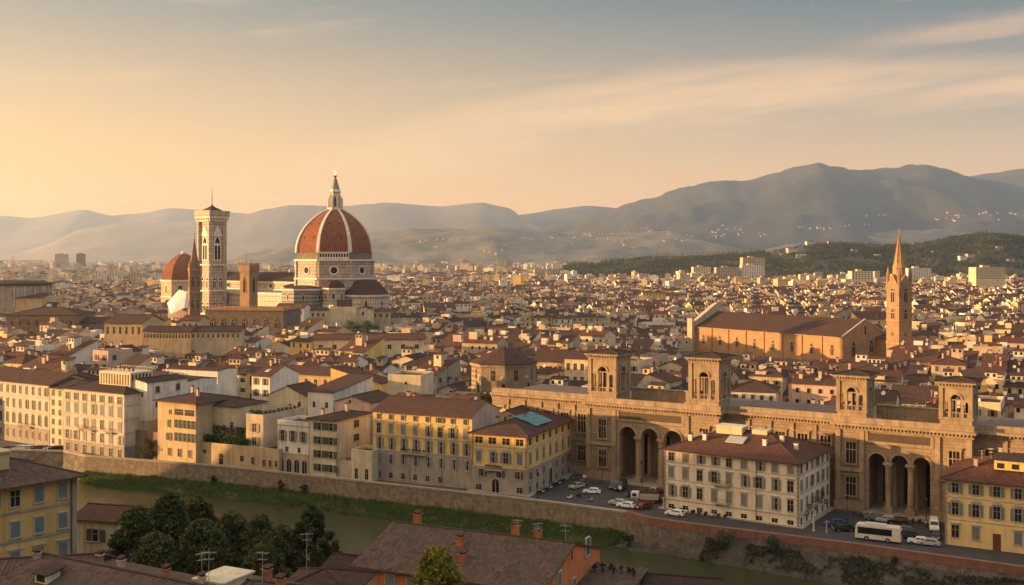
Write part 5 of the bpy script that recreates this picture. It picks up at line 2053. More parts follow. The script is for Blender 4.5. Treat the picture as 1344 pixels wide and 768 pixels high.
windows(t, w_, 9, 'front', 3, 8.6, 1.15, 2.7, 'closed', 'grey', rnd=rnd)
windows(t, w_, 9, 'front', 2, 5.9, .8, 1.2, 'dark', rnd=rnd, m0=w_ * .3)
windows(t, w_, 9, 'front', 4, .4, 1.5, 3.6, 'arch', rnd=rnd)
bands(t, w_, 9, (5.3, 12.6))
t, r_, w_, p = rhouse('townhouse', 'tall beige house with four rows of wide windows and bare side wall', 'house', 405.5, 440.5, Dw(405) + 3.5, 26, 15.0, 15.5, roof='hip', wall='cream', tile='brown', group=GR, pitch=.2, o=.6)
for z in (12.2, 8.6, 5.1, 1.6):
    windows(t, w_, 15, 'front', 2, z, 2.3, 1.8, 'half', 'green', m0=w_ * .32, m1=w_ * .24, rnd=rnd)
for z in (12.0, 8.4, 4.6):
    window(t, (w_ + .02, 9.2, z), R(90), 2.2, 1.7, 'dark')
chimney(r_, 2.2, 3, 15.6, 1.2)
chimney(r_, 4.8, 10, 16.2, 1.3)
t, r_, w_, p = rhouse('cottage', 'little one-storey white house with flat roof against the yellow palace', 'house', 461, 488, Dw(461) + 4, 25, 7.0, 7, roof='flat', wall='cream', group=GR)
windows(t, w_, 7, 'front', 2, .6, .9, 2.6, 'bare', rnd=rnd)
t, r_, w_, p = rhouse('garden_wall', 'plain pale yard wall between tall beige house and little white house', 'wall', 441, 460.5, Dw(441) + 4, 25, 4.0, 5, roof='flat', wall='beige', group=GR)
# yellow palace
t, r_, w_, p = rhouse('palazzo', 'large yellow palace with grey ground floors, arched window hoods and stone balcony', 'palace', 489.5, 619.5, Dw(489) + 8, 24, 17.7, 16, roof='gx', wall='yellow', tile='brown', group=GR, pitch=.34, o=.9, side_o=.1, base=True, base_h=7.6, base_mat=WALLS['grey'])
windows(t, w_, 16, 'front', 8, 15.6, 1.1, 1.2, 'closed', 'green', rnd=rnd)
windows(t, w_, 16, 'front', 8, 12.0, 1.15, 2.5, 'closed ledge', 'grey', rnd=rnd)
windows(t, w_, 16, 'front', 8, 8.0, 1.25, 2.9, 'half hood', 'grey', rnd=rnd)
windows(t, w_, 16, 'front', 8, 4.4, 1.1, 2.4, 'half', 'grey', rnd=rnd, m0=1.45)
windows(t, w_, 16, 'front', 8, .9, 1.0, 1.3, 'bare', rnd=rnd, skip=(6, 7))
bands(t, w_, 16, (7.6, 11.4, 15.1), faces='f')
balcony(t, w_ * .43, 7.5, 7.2, plants=True)
b = MB()
b.face([(w_ + .02, -.1, 7), (w_ + .02, 16, 7), (w_ + .02, 16, 17.5), (w_ + .02, 8, 20.3), (w_ + .02, -.1, 17.5)])
b.build('side_wall', WALLS['pink'], t)
# yellow corner palace
D2 = Dw(620) + 7
p, w_ = front(619.8, D2, 24, 691)
d_ = side(p, w_, 24, 750)
t, r_ = house('palazzo', 'yellow corner palace with pale stone ground floor, roof patched with turquoise tarpaulin', 'palace', p, R(-24), w_, d_, 14.3, 'hip', 'yellow', 'brown', .34, GR, base=True, base_h=6.0, base_mat=WALLS['grey'], quoins=True, o=.9)
reserve(rect_plan(p, R(-24), w_, d_, 1))
YC = (p, w_, d_)
windows(t, w_, d_, 'front', 4, 11.7, 1.9, 1.5, 'bare', 'brown', rnd=rnd)
windows(t, w_, d_, 'right', 7, 11.7, 1.3, 1.5, 'bare', 'brown', rnd=rnd)
windows(t, w_, d_, 'front', 4, 7.2, 1.3, 2.5, 'closed hood', 'blue', rnd=rnd)
windows(t, w_, d_, 'right', 7, 7.2, 1.2, 2.5, 'closed hood', 'blue', rnd=rnd)
windows(t, w_, d_, 'front', 3, 3.7, 1.4, 1.8, 'half', 'brown', rnd=rnd)
windows(t, w_, d_, 'right', 7, 3.4, 1.1, 1.9, 'closed', 'brown', rnd=rnd, skip=(3,))
windows(t, w_, d_, 'right', 7, .6, 1.0, 1.3, 'bare', rnd=rnd, skip=(3,))
windows(t, w_, d_, 'front', 4, .5, 1.4, 1.2, 'bare', rnd=rnd, skip=(1, 2))
window(t, (w_ * .44, -.08, -.2), 0, 1.9, 3.6, 'arch')
window(t, (w_ + .08, d_ * .5, -.2), R(90), 2.0, 4.4, 'arch')
bands(t, w_, d_, (6.0, 11.0))
balcony(t, w_ * .42, 5.6, 4.4, plants=True)
for x, y in ((4, 6), (6, 9), (8, 14)):
    chimney(r_, x, y, 15.8, 1.1)
tp = thing('tarpaulin', loc(p, R(-24), 0, 0, 0), R(-24), 'bright turquoise tarpaulin laid over top of the yellow corner palace roof', 'tarpaulin')
b = MB()
for i in range(6):
    for j in range(4):
        def q(i, j):
            x, y = 5.5 + i * 1.25, 9.5 + j * 2.6
            return (x, y, roof_z(x, y, w_, d_, 14.3, 'hip', .34) + .32 + .1 * math.sin(i * 2.1 + j * 1.3))
        b.face([q(i, j), q(i + 1, j), q(i + 1, j + 1), q(i, j + 1)])
b.build('sheet', mat('turquoise_tarpaulin', (.032, .155, .165), .5, .15, .6), tp)
tp = thing('tarpaulin', loc(p, R(-24), 0, 0, 0), R(-24), 'smaller blue tarpaulin beside turquoise one on corner palace roof', 'tarpaulin')
b = MB()
for i in range(3):
    def q(i, j):
        x, y = 2.6 + i * 1.0, 13.5 + j * 3.5
        return (x, y, roof_z(x, y, w_, d_, 14.3, 'hip', .34) + .3 + .08 * ((i + j) % 2))
    b.face([q(i, 0), q(i + 1, 0), q(i + 1, 1), q(i, 1)])
b.build('sheet', mat('blue_tarpaulin', (.07, .16, .32), .5, .15, .6), tp)
# white palace
p, w_ = front(872, 239.5, 33.7, 1048)
d_ = side(p, w_, 33.7, 1089)
t, r_ = house('palazzo', 'big cream-white palace with hipped tile roof and grey shutters in middle of the piazza', 'palace', p, R(-33.7), w_, d_, 13.7, 'hip', mat('pale_cream_plaster', (.78, .68, .53), .9, .1, .25, streak=.3), 'red', .36, GR, quoins=True, o=.9)
reserve(rect_plan(p, R(-33.7), w_, d_, 1))
WP = (p, w_, d_)
windows(t, w_, d_, 'front', 9, 11.0, 1.25, 1.75, 'mix', 'grey', rnd=rnd)
windows(t, w_, d_, 'front', 9, 7.2, 1.25, 2.3, 'mix ledge', 'grey', rnd=rnd)
windows(t, w_, d_, 'front', 9, 3.1, 1.25, 2.4, 'mix ledge', 'grey', rnd=rnd)
windows(t, w_, d_, 'front', 9, .35, 1.3, .9, 'bare', rnd=rnd)
for z, hh in ((11.0, 1.75), (7.2, 2.3), (3.1, 2.4)):
    windows(t, w_, d_, 'right', 6, z, 1.15, hh, 'mix', 'grey', rnd=rnd)
windows(t, w_, d_, 'right', 6, .3, 1.0, 1.4, 'bare', rnd=rnd)
bands(t, w_, d_, (2.2, 13.1))
bands(t, w_, d_, (6.6, 10.5), hh=.14, out=.08)
balcony(t, w_ * .45, 7.0, 3.4)
balcony(t, w_ * .45, 2.95, 2.8)
mb = MB()
mb.tube((w_ * .70, -.12, 0), (w_ * .70, -.12, 13.5), .07, n=6)
mb.build('drainpipe', m_iron, t)
b = MB()
rz_ = 13.7 + .36 * 8.3
b.box(9, 15, 8.2, 12, rz_ - .6, rz_ + 1.5)
b.box(8.7, 15.3, 7.9, 12.3, rz_ + 1.5, rz_ + 1.75)
b.box(17, 20.5, 9.2, 12.2, rz_ - .4, rz_ + 1.3)
b.build('roof_lantern', WALLS['cream'], r_)
b = MB()
b.slab([(12.6, 4.4, 13.7 + .36 * 4.4 + .3), (16.8, 4.4, 13.7 + .36 * 4.4 + .3), (16.8, 7.2, 13.7 + .36 * 7.2 + .3), (12.6, 7.2, 13.7 + .36 * 7.2 + .3)], .15)
b.build('skylight', m_alu, r_)
for x, y in ((4.5, 4.2), (7.6, 5), (21.5, 5.2), (24, 9), (27.5, 8)):
    chimney(r_, x, y, 13.7 + .36 * min(y, w_ - x), 1.1, .4, WALLS['white'])
aerial(r_, 18.6, 10, rz_, 2.2)
dish(r_, 6, 7, 13.7 + .36 * 6)
mb = MB()
link('creeper', foliage_mesh([.8, .7, .9, .6, .8, .5, .6], [(w_ + .3, 4 + i * 2.2, 2.2 + (i % 3) * 1.1) for i in range(7)], 120, .14, 'creeper', m_leaf), t)
# yellow palace at the frame's edge
p, w_ = front(1240.5, 209.5, 30, 1500)
t, r_ = house('palazzo', 'yellow palace with hipped red roof at frame edge beside the second portico', 'palace', p, R(-30), w_, 20, 13.3, 'hip', mat('light_yellow_plaster', (.80, .58, .26), .9, .1, .25, streak=.3), 'red', .36, GR, quoins=True, o=.9)
reserve(rect_plan(p, R(-30), w_, 20, 1))
nn = max(4, int(w_ / 3.55))
windows(t, w_, 20, 'front', nn, 10.3, 1.2, 1.9, 'open', 'blue', rnd=rnd)
windows(t, w_, 20, 'front', nn, 6.0, 1.2, 2.4, 'open hood', 'blue', rnd=rnd)
windows(t, w_, 20, 'front', nn, 1.6, 1.3, 2.4, 'mix ledge', 'blue', rnd=rnd, skip=(2,))
windows(t, w_, 20, 'left', 5, 10.3, 1.2, 1.9, 'open', 'blue', rnd=rnd)
bands(t, w_, 20, (5.0, 9.4), hh=.16, out=.08, faces='fl')
b = MB()
b.box(w_ * 2.5 / nn - .7, w_ * 2.5 / nn + .7, -.1, .05, -.5, 3.2)
b.build('door', mat('brown_door', (.13, .045, .02), .6, .1, 2), t)
b = MB()
b.box(8.5, 14, 3.2, 8, 15, 17.0)
b.box(9.0, 10.2, 3.1, 3.21, 15.3, 16.3, 1)
b.box(11.6, 12.8, 3.1, 3.21, 15.3, 16.3, 1)
b.slab([(8.1, 2.7, 17.05), (14.4, 2.7, 17.05), (14.4, 8.3, 17.6), (8.1, 8.3, 17.6)], .2, 2)
b.build('dormer', [WALLS['yellow'], m_hole, TILES['dark']], r_)
aerial(r_, 6, 6, 15.5, 2.6)
aerial(r_, 7.4, 8.5, 16, 2.2, 1.0)
for x, y in ((5, 5), (9, 10), (15, 9)):
    chimney(r_, x, y, 13.3 + .36 * y, 1.2)
# ------------------------------------------------------------------ houses with a place of their own in the second rows
for o_ in (( -118, 712, 62),):
    reserve([(o_[0] + 46 * math.cos(i * .785), o_[1] + 46 * math.sin(i * .785)) for i in range(8)])
reserve([(-118 - 20 * .6, 712 - 24 * .8), (-232, 775 - 24), (-222, 815), (-108, 740)])
reserve(rect_plan((-222, 730), 0, 26, 28))
for nm in ('domed_chapel', 'sheeted_roof', 'church_spire', 'crenellated_tower', 'rotunda', 'bell_tower'):
    for o in list(COL.objects):
        if o.parent is None and o.name.split('.')[0] == nm:
            r_ = {'domed_chapel': 26, 'sheeted_roof': 12, 'church_spire': 7, 'crenellated_tower': 8, 'rotunda': 36, 'bell_tower': 9}[nm]
            reserve([(o.location.x + r_ * math.cos(i * .785), o.location.y + r_ * math.sin(i * .785)) for i in range(8)])
reserve(rect_plan((px(263, 585), 594), R(-10), 47, 27, 2))
reserve(rect_plan((px(8, 600), 600), R(2), 62, 31, 2))
reserve(rect_plan((px(137, 500), 500), R(-8), 20, 23, 1))
reserve(rect_plan((px(188, 488), 488), R(-6), 23, 12, 1))
reserve(rect_plan((px(250, 486), 486), R(5), 23, 12, 1))
reserve(rect_plan((scx, scy), SCA, 126, 47, 4))
# clear sight lines kept by low roofs in front of the basilica and over the piazza
def lloc(x, y):
    return (31.7 + x * math.cos(LA) - y * math.sin(LA), 265.7 + x * math.sin(LA) + y * math.cos(LA))
reserve([lloc(-48, -1), lloc(122, -1), lloc(122, 31), lloc(-48, 31)])
reserve([lloc(-16, 2), lloc(-30, -50), lloc(130, -50), lloc(125, 2)])

def chouse(name, label, cat, uL, uR, D, a, h, d, anchor='L', **kw):
    return rhouse(name, label, cat, uL, uR, D, a, h, d, anchor, **kw)
rnd = random.Random(21)
t, r_, w_, p = chouse('palazzo', 'long sunlit orange-cream facade with eight tall windows behind the gabled cream house', 'palace', 324, 433, 372, 24, 17.0, 13, roof='gx', wall='ochre', tile='brown', pitch=.3)
windows(t, w_, 13, 'front', 9, 12.0, 1.2, 3.3, 'bare', rnd=rnd)
windows(t, w_, 13, 'front', 9, 6.0, 1.2, 3.3, 'bare', rnd=rnd)
# blank yellow party wall with sloping top
p, w_ = front(434, 352, 20, 500.5)
t = thing('party_wall', (p[0], p[1], 0), R(-20), 'blank yellow house wall with sloping top right of the sunlit orange facade', 'house')
b = MB()
b.prism([(0, 0), (w_, 0), (w_, 10), (0, 10)], -1, 14)
b.face([(0, 0, 14), (w_, 0, 14), (w_, 0, 15.6), (0, 0, 20.2)])
b.face([(0, 10, 14), (0, 0, 14), (0, 0, 20.2), (0, 10, 20.2)])
b.face([(w_, 0, 14), (w_, 10, 14), (w_, 10, 15.6), (w_, 0, 15.6)])
b.face([(w_, 10, 14), (0, 10, 14), (0, 10, 20.2), (w_, 10, 15.6)])
b.build('wall', WALLS['yellow'], t)
b = MB()
b.slab([(w_ + .2, -.2, 15.6), (w_ + .2, 10.3, 15.6), (-.2, 10.3, 20.3), (-.2, -.2, 20.3)], .2)
b.build('roof', TILES['red'], t)
reserve(rect_plan(p, R(-20), w_, 10, 1))
t, r_, w_, p = chouse('townhouse', 'plain cream house with blank front wall above the yellow palace roof', 'house', 509, 552, 325, 15, 20.0, 12, roof='flat', wall='cream', tile='red')
window(t, (w_ * .55, -.02, 18), 0, .7, .8, 'bare')
t, r_, w_, p = chouse('villa', 'cream house with wide dark windows under pyramid roof, behind the blank cream house', 'house', 530, 586, 398, 10, 16.8, 14, roof='hip', wall='cream', tile='dark', pitch=.42)
windows(t, w_, 14, 'front', 4, 13.2, 1.9, 2.9, 'bare', rnd=rnd)
t, r_, w_, p = chouse('palazzo', 'long plain cream building with one row of eight square windows and brown roof', 'palace', 412, 556, 478, -4, 20.0, 14, roof='gx', wall='cream', tile='red', pitch=.28)
windows(t, w_, 14, 'front', 8, 15.5, 1.7, 2.0, 'bare', rnd=rnd)
t, r_, w_, p = chouse('palazzo', 'tall lit cream house with two window rows left of the first turret', 'house', 741, 778, 372, 24, 21.5, 16, roof='gx', wall='cream', tile='brown', pitch=.2)
windows(t, w_, 16, 'front', 4, 17.4, 1.2, 2.3, 'bare', rnd=rnd)
windows(t, w_, 16, 'front', 4, 12.8, 1.2, 2.3, 'bare', rnd=rnd)
t, r_, w_, p = chouse('palazzo', 'long low brown-roofed building right of the octagonal chapel', 'house', 700, 745, 395, 20, 18.4, 18, roof='gx', wall='ochre', tile='brown', pitch=.35)
windows(t, w_, 18, 'front', 7, 14.6, 1.1, 1.9, 'bare', rnd=rnd)
for lb, uL, uR, D_, a__, zt_, dd, rf, wl, tl, nw in (
    ('pale house with low curved-looking red roof at right end of the crenellated palace', 362, 399, 640, 6, 27.0, 14, 'gx', 'white', 'red', 4),
    ('low cream house in front of the striped apse of the cathedral', 400, 428, 650, 0, 25.0, 14, 'hip', 'cream', 'brown', 4),
    ('tall pale flat-topped house with dark roof box below the cathedral dome', 433, 466, 640, 4, 26.5, 12, 'flat', 'cream', 'red', 0),
    ('pale gabled house right of the flat-topped house below the dome', 467, 486, 645, 2, 26.0, 14, 'gy', 'cream', 'brown', 1),
    ('beige hip-roofed house at right foot of the cathedral', 488, 512, 660, -4, 24.0, 14, 'hip', 'beige', 'brown', 3),
    ('grey house with brown roof left of the crenellated palace', 238, 261, 560, 4, 24.0, 14, 'gx', 'beige', 'red', 3)):
    t, r_, w_, p = chouse('house', lb, 'house', uL, uR, D_, a__, zt_, dd, roof=rf, wall=wl, tile=tl, pitch=.3)
    if nw:
        windows(t, w_, dd, 'front', nw, zt_ - 4, 1.3, 2.0, 'bare', rnd=rnd)
    if rf == 'flat':
        MB().box(w_ * .25, w_ * .75, 2, 9, zt_ + .1, zt_ + 5.2).build('roof_box', m_frieze, r_)
for i in range(9):
    bush((px(452 + i * 5, 622), 622 + (i % 3) * 2, 11.5 + (i * 7 % 4)), 3.2, 6.5, 'green garden tree among the houses below the cathedral dome', m_leaf_h, n=60, seed=120 + i, cat='tree', group='garden trees below the dome', name='garden_tree')
t, r_, w_, p = chouse('house', 'low house with garden trees below the dome', 'house', 450, 497, 614, 2, 13.0, 14, roof='flat', wall='beige', tile='red')
# octagonal chapel with aedicules
D = 345
t = thing('octagonal_chapel', (px(661, D), D, 0), R(-20), 'brown octagonal chapel with tiled low cone roof and small aedicules, above library roof', 'church')
reserve([(px(661, D) + 12 * math.cos(i * .785), D + 12 * math.sin(i * .785)) for i in range(8)])
b = MB()
b.prism(ngon(8, 10.4, PH), -1, 22.4)
ob = b.build('wall', m_forte, t)
b = MB()
b.prism(ngon(8, 10.9, PH), 21.9, 23.0, bottom=True)
b.build('cornice', m_forte_p, t)
b = MB()
for i in range(8):
    a0, a1 = PH + i * math.pi / 4, PH + (i + 1) * math.pi / 4
    b.slab([(11.3 * math.cos(a0), 11.3 * math.sin(a0), 22.9), (11.3 * math.cos(a1), 11.3 * math.sin(a1), 22.9), (.3 * math.cos(a1), .3 * math.sin(a1), 27.6), (.3 * math.cos(a0), .3 * math.sin(a0), 27.6)], .25)
b.build('roof', TILES['brown'], t)
for i in range(8):
    a = i * math.pi / 4
    window(ob, (math.cos(a) * 9.63, math.sin(a) * 9.63, 17.6), a + R(90), 1.3, 3.2, 'bare')
    if i in (5, 6, 7):
        b = MB()
        b.xf = Matrix.Rotation(a + R(90) + .35, 4, 'Z')
        b.box(-1.1, 1.1, -11.2, -9.2, 12, 17.6)
        b.box(-.5, .5, -11.23, -11.2, 13, 16.8, 1)
        b.lathe([(1.2, 17.6), (1.0, 18.6), (.3, 19.2)], 10, (0, -10.2))
        b.build('aedicule', [m_forte_p, m_hole], t)
for i, (u, z_) in enumerate(((630, 5), (637, 6), (644, 5), (650, 7), (656, 5), (641, 6.5))):
    bush((px(u, 298), 298 + (i % 2) * 3, 15.2), 1.2, 3.6, 'leafy dark shrub on the roof terrace behind the yellow palace', m_leaf, group='shrubs on the roof terrace', name='terrace_shrub', seed=60 + i, cat='plant')
t, r_, w_, p = chouse('townhouse', 'flat-roofed beige house carrying leafy roof terrace behind yellow palace', 'house', 618, 664, 294, 24, 14.4, 12, roof='flat', wall='ochre', tile='red')
t, r_, w_, p = chouse('townhouse', 'pink-white gabled house wall rising behind the turquoise tarpaulin', 'house', 643, 688, 280, 24, 14.8, 10, roof='gy', wall='pink', tile='brown', pitch=.36, o=.15)
for x in (.45, .72):
    window(t, (w_ * x, -.02, 13.4), 0, .6, 1.5, 'bare')
t, r_, w_, p = chouse('townhouse', 'cream house with big gabled blank wall and two small windows, behind the riverside houses', 'house', 352, 402, 322, 22, 15.2, 12, roof='gy', wall='cream', tile='brown', pitch=.42, o=.15)
for x, z in ((.58, 11.4), (.82, 12.2)):
    window(t, (w_ * x, -.02, z), 0, .9, 1.2, 'bare')
t, r_, w_, p = chouse('townhouse', 'pale house with long stepped red roof, between gabled cream house and yellow palace', 'house', 404, 437, 312, 24, 17.5, 22, roof='shed', wall='white', tile='brown', pitch=.12, o=.4)
windows(t, w_, 22, 'front', 2, 12.8, .9, 1.6, 'bare', rnd=rnd)
t, r_, w_, p = chouse('townhouse', 'low pinkish house with wide terrace window left of the yellow palace', 'house', 440, 486, 305, 24, 15.5, 14, roof='gy', wall='pink', tile='brown', pitch=.3, o=.3)
window(t, (w_ * .62, -.02, 10.8), 0, 3.4, 2.2, 'bare')
window(t, (w_ * .42, -.02, 15.0), 0, .8, .9, 'bare')
# pale houses seen behind the second portico and right of the spire tower
t, r_, w_, p = chouse('townhouse', 'long white-walled house with row of small windows between the two middle turrets', 'house', 958, 1018, 330, 18, 15.5, 14, roof='hip', wall='white', tile='brown', pitch=.36)
windows(t, w_, 14, 'front', 5, 12.4, 1.0, 1.8, 'closed', 'green', rnd=rnd)
t, r_, w_, p = chouse('townhouse', 'bright yellow-orange gabled house below the brown bell tower', 'house', 1180, 1213, 385, 14, 12.0, 12, roof='gy', wall='yellow', tile='brown', pitch=.42, o=.2)
t, r_, w_, p = chouse('townhouse', 'tall yellow house with single square window behind the last turret', 'house', 1268, 1294, 348, 14, 17.4, 12, roof='shed', wall='yellow', tile='brown', pitch=.1)
window(t, (w_ * .6, -.02, 13.6), 0, 1.4, 1.7, 'bare')

# ------------------------------------------------------------------ the crowd of houses
LAM_W = ['cream', 'cream', 'cream', 'white', 'white', 'yellow', 'ochre', 'beige', 'beige', 'pink', 'grey']
LAM_T = ['brown', 'brown', 'red', 'red', 'dark']
HOUSES = []        # specs
def blocked(q):
    for poly in RES:
        if inside(q, poly):
            return True
    return False
rnd = random.Random(77)
RA = R(-26)
ca, sa = math.cos(RA), math.sin(RA)
O = Vector((-60, 300))
def W2(s, t_):
    return (O.x + s * ca - t_ * sa, O.y + s * sa + t_ * ca)
t_ = -40.0
row = 0
while t_ < 720:
    depth = rnd.uniform(11, 15)
    s_ = -420 + rnd.uniform(0, 10)
    while s_ < 640:
        ww = rnd.choice([7.5, 8.5, 10, 11, 12, 14, 17])
        c = W2(s_ + ww / 2, t_ + depth / 2)
        if 250 < c[1] < 640 and abs(c[0]) < c[1] * .50 + 14:
            # behind the river front
            u = 672 + c[0] * F / c[1]
            if u < 1600 and c[1] > Dw(max(-330, min(1590, u))) + 18:
                corners = [W2(s_ + a, t_ + b_) for a in (0.5, ww / 2, ww - .5) for b_ in (.5, depth - .5)]
                if not any(blocked(q) for q in corners):
                    hgt = rnd.uniform(9.5, 17.0)
                    if rnd.random() < .12:
                        hgt += 3
                    # keep the long sight lines to the basilica's wall
                    if 890 < u < 1175 and c[1] > 330:
                        hgt = min(hgt, H - (472 - 340) * c[1] / F - 2.6 - 2.2 * rnd.random())
                        if hgt < 4.5:
                            s_ += ww
                            continue
                    if 40 < c[0] < 200 and 450 < c[1] < 700 and u < 1130:
                        hgt = min(hgt, 6.5 + 1.2 * rnd.random())
                    HOUSES.append(dict(p=W2(s_, t_), c=c, rz=RA + R(rnd.gauss(0, 2.5)), w=ww - .15, d=depth - .2, h=hgt,
                                       roof=rnd.choice(['gx', 'gx', 'gx', 'gy', 'hip', 'hip', 'shed', 'flat']), wall=rnd.choice(LAM_W), tile=rnd.choice(LAM_T),
                                       pitch=rnd.uniform(.30, .42), D=c[1], u=u, seed=rnd.random()))
        s_ += ww
        if rnd.random() < .16:
            s_ += 5.5
    t_ += depth + (6.5 if row % 2 else .4)
    row += 1
HOUSES.sort(key=lambda q: q['D'])
NEAR = [q for q in HOUSES if -30 < q['u'] < 1374][:262]
FAR = [q for q in HOUSES if q not in NEAR]
_seen_u = []
wm_small = {}
def small_window(i):
    """little house window: dark pane with pale surround, built once for each look"""
    if i not in wm_small:
        mb = MB()
        mb.box(-.5, .5, -.03, .05, 0, 1, 0, bottom=False)
        fr = 1
        mb.box(-.64, -.5, -.08, .05, -.05, 1.05, fr)
        mb.box(.5, .64, -.08, .05, -.05, 1.05, fr)
        mb.box(-.5, .5, -.08, .05, 1.001, 1.06, fr)
        if i == 1:
            mb.box(-1.08, -.645, -.10, -.04, 0, 1, 2)
            mb.box(.645, 1.08, -.10, -.04, 0, 1, 2)
        elif i == 2:
            mb.box(-.48, .48, -.06, -.032, .0, .98, 2)
        elif i == 3:
            mb.box(-1.08, -.645, -.10, -.04, 0, 1, 3)
            mb.box(.645, 1.08, -.10, -.04, 0, 1, 3)
        wm_small[i] = mb.mesh('window', [m_glass, m_trim, m_shut['green'], m_shut['brown']])
    return wm_small[i]
chim_mesh = []
for k in range(3):
    mb = MB()
    mb.box(-.35, .35, -.35, .35, -.8, 1.1 + .3 * k, 0, bottom=False)
    mb.box(-.45, .45, -.45, .45, 1.1 + .3 * k, 1.25 + .3 * k, 0)
    mb.box(-.3, .3, -.3, .3, 1.25 + .3 * k, 1.5 + .3 * k, 1, bottom=False)
    mb.box(-.45, .45, -.45, .45, 1.5 + .3 * k, 1.62 + .3 * k, 2)
    chim_mesh.append(mb.mesh('chimney', [WALLS['beige'] if k else m_brick, m_hole, TILES['red']]))
for q in NEAR:
    rn = random.Random(int(q['seed'] * 1e6))
    t, r_ = house('house', 'x', 'house', q['p'], q['rz'], q['w'], q['d'], q['h'], q['roof'], q['wall'], q['tile'], q['pitch'], 'roofs and houses of the old town', o=.5, side_o=.25)
    q['obj'] = t
    w_, d_, h = q['w'], q['d'], q['h']
    nf = max(2, int(w_ / 3.2))
    st = rn.choice([0, 0, 1, 2, 3])
    blank = rn.random() < .16
    q['blank'] = blank
    hh = rn.choice([1.4, 1.7, 2.0])
    if not blank:
        for lev in (0, 1):
            z = h - 2.9 - lev * 3.5
            if z < 4:
                break
            for i in range(nf):
                if rn.random() < .12:
                    continue
                link('window', small_window(st), t, (w_ * (i + .5) / nf, -.02, z), 0, (1.05, 1, hh))
    ns = max(1, int(d_ / 4.5))
    if rn.random() < .75:
        for i in range(ns):
            if rn.random() < .4:
                continue
            link('window', small_window(st), t, (w_ + .02, d_ * (i + .5) / ns, h - 3.0), R(90), (.95, 1, hh))
    q['nch'] = rn.choice([0, 1, 2, 2, 3, 4, 5])
    for i in range(q['nch']):
        x, y = w_ * rn.uniform(.15, .85), d_ * rn.uniform(.2, .8)
        zz = roof_z(x, y, w_, d_, h, q['roof'], q['pitch'])
        link('chimney', rn.choice(chim_mesh), r_, (x, y, zz), rn.uniform(-.1, .1), (rn.uniform(.8, 1.5), rn.uniform(.8, 1.2), rn.uniform(.8, 1.2)))
    q['top'] = None
    ridge = h + (q['pitch'] * (d_ / 2 if q['roof'] == 'gx' else (w_ / 2 if q['roof'] == 'gy' else (d_ if q['roof'] == 'shed' else (min(w_, d_) / 2 if q['roof'] == 'hip' else 0)))))
    if rn.random() < .40:                          # room or loggia raised on the roof
        mb = MB()
        wl = rn.choice([q['wall'], 'cream', 'white', 'beige'])
        sx_ = rn.uniform(2.6, min(6, w_ * .55))
        x0 = rn.uniform(.5, w_ - sx_ - .5)
        y0 = d_ * rn.uniform(.25, .5)
        sy_ = rn.uniform(2.5, 4)
        zt_ = ridge + rn.uniform(.9, 2.3)
        mb.box(x0, x0 + sx_, y0, y0 + sy_, h - .5, zt_)
        for i in range(max(1, int(sx_ / 1.6))):
            xx = x0 + sx_ * (i + .5) / max(1, int(sx_ / 1.6))
            mb.box(xx - .45, xx + .45, y0 - .03, y0 + .2, zt_ - 1.5, zt_ - .4, 1)
        mb.slab([(x0 - .3, y0 - .3, zt_ + .02), (x0 + sx_ + .3, y0 - .3, zt_ + .02), (x0 + sx_ + .3, y0 + sy_ + .3, zt_ + .7), (x0 - .3, y0 + sy_ + .3, zt_ + .7)], .15, 2)
        mb.build('roof_loggia', [WALLS[wl], m_hole, TILES[q['tile']]], r_)
        q['top'] = 'roof loggia'
    if rn.random() < .25 and q['roof'] in ('gx', 'hip', 'shed') and w_ > 8:      # terrace cut into the roof
        mb = MB()
        x0 = w_ * rn.uniform(.15, .45)
        zt_ = h + .9
        for (xa, xb, ya, yb) in ((x0, x0 + 3.6, .6, .8), (x0, x0 + .2, .81, 3.2), (x0 + 3.4, x0 + 3.6, .81, 3.2)):
            mb.box(xa, xb, ya, yb, h - .3, zt_ + .5)
        mb.face([(x0 + .2, .8, h + .75), (x0 + 3.4, .8, h + .75), (x0 + 3.4, 3.3, h + 1.2), (x0 + .2, 3.3, h + 1.2)], 1)
        mb.build('roof_terrace', [WALLS[rn.choice(['white', 'cream', 'pink'])], m_slate], r_)
    if q['D'] < 450:
        if rn.random() < .45:
            x, y = w_ * rn.uniform(.2, .8), d_ * rn.uniform(.3, .7)
            aerial(r_, x, y, roof_z(x, y, w_, d_, h, q['roof'], q['pitch']), rn.uniform(1.8, 3), rn.uniform(0, 3))
        if rn.random() < .35:
            x, y = w_ * rn.uniform(.2, .8), d_ * rn.uniform(.2, .4)
            dish(r_, x, y, roof_z(x, y, w_, d_, h, q['roof'], q['pitch']), .6, rn.uniform(-.6, .6))
    if rn.random() < .3 and q['roof'] in ('gx', 'shed', 'hip'):
        mb = MB()
        x = w_ * rn.uniform(.25, .6)
        y = d_ * .12
        z = roof_z(x + 1, y, w_, d_, h, q['roof'], q['pitch'])
        z2 = roof_z(x + 1, y + 1.5, w_, d_, h, q['roof'], q['pitch'])
        mb.slab([(x, y + .6, z + .42), (x + 1.6, y + .6, z + .42), (x + 1.6, y + 2.1, z2 + .42), (x, y + 2.1, z2 + .42)], .1)
        mb.build('skylight', m_alu, r_)

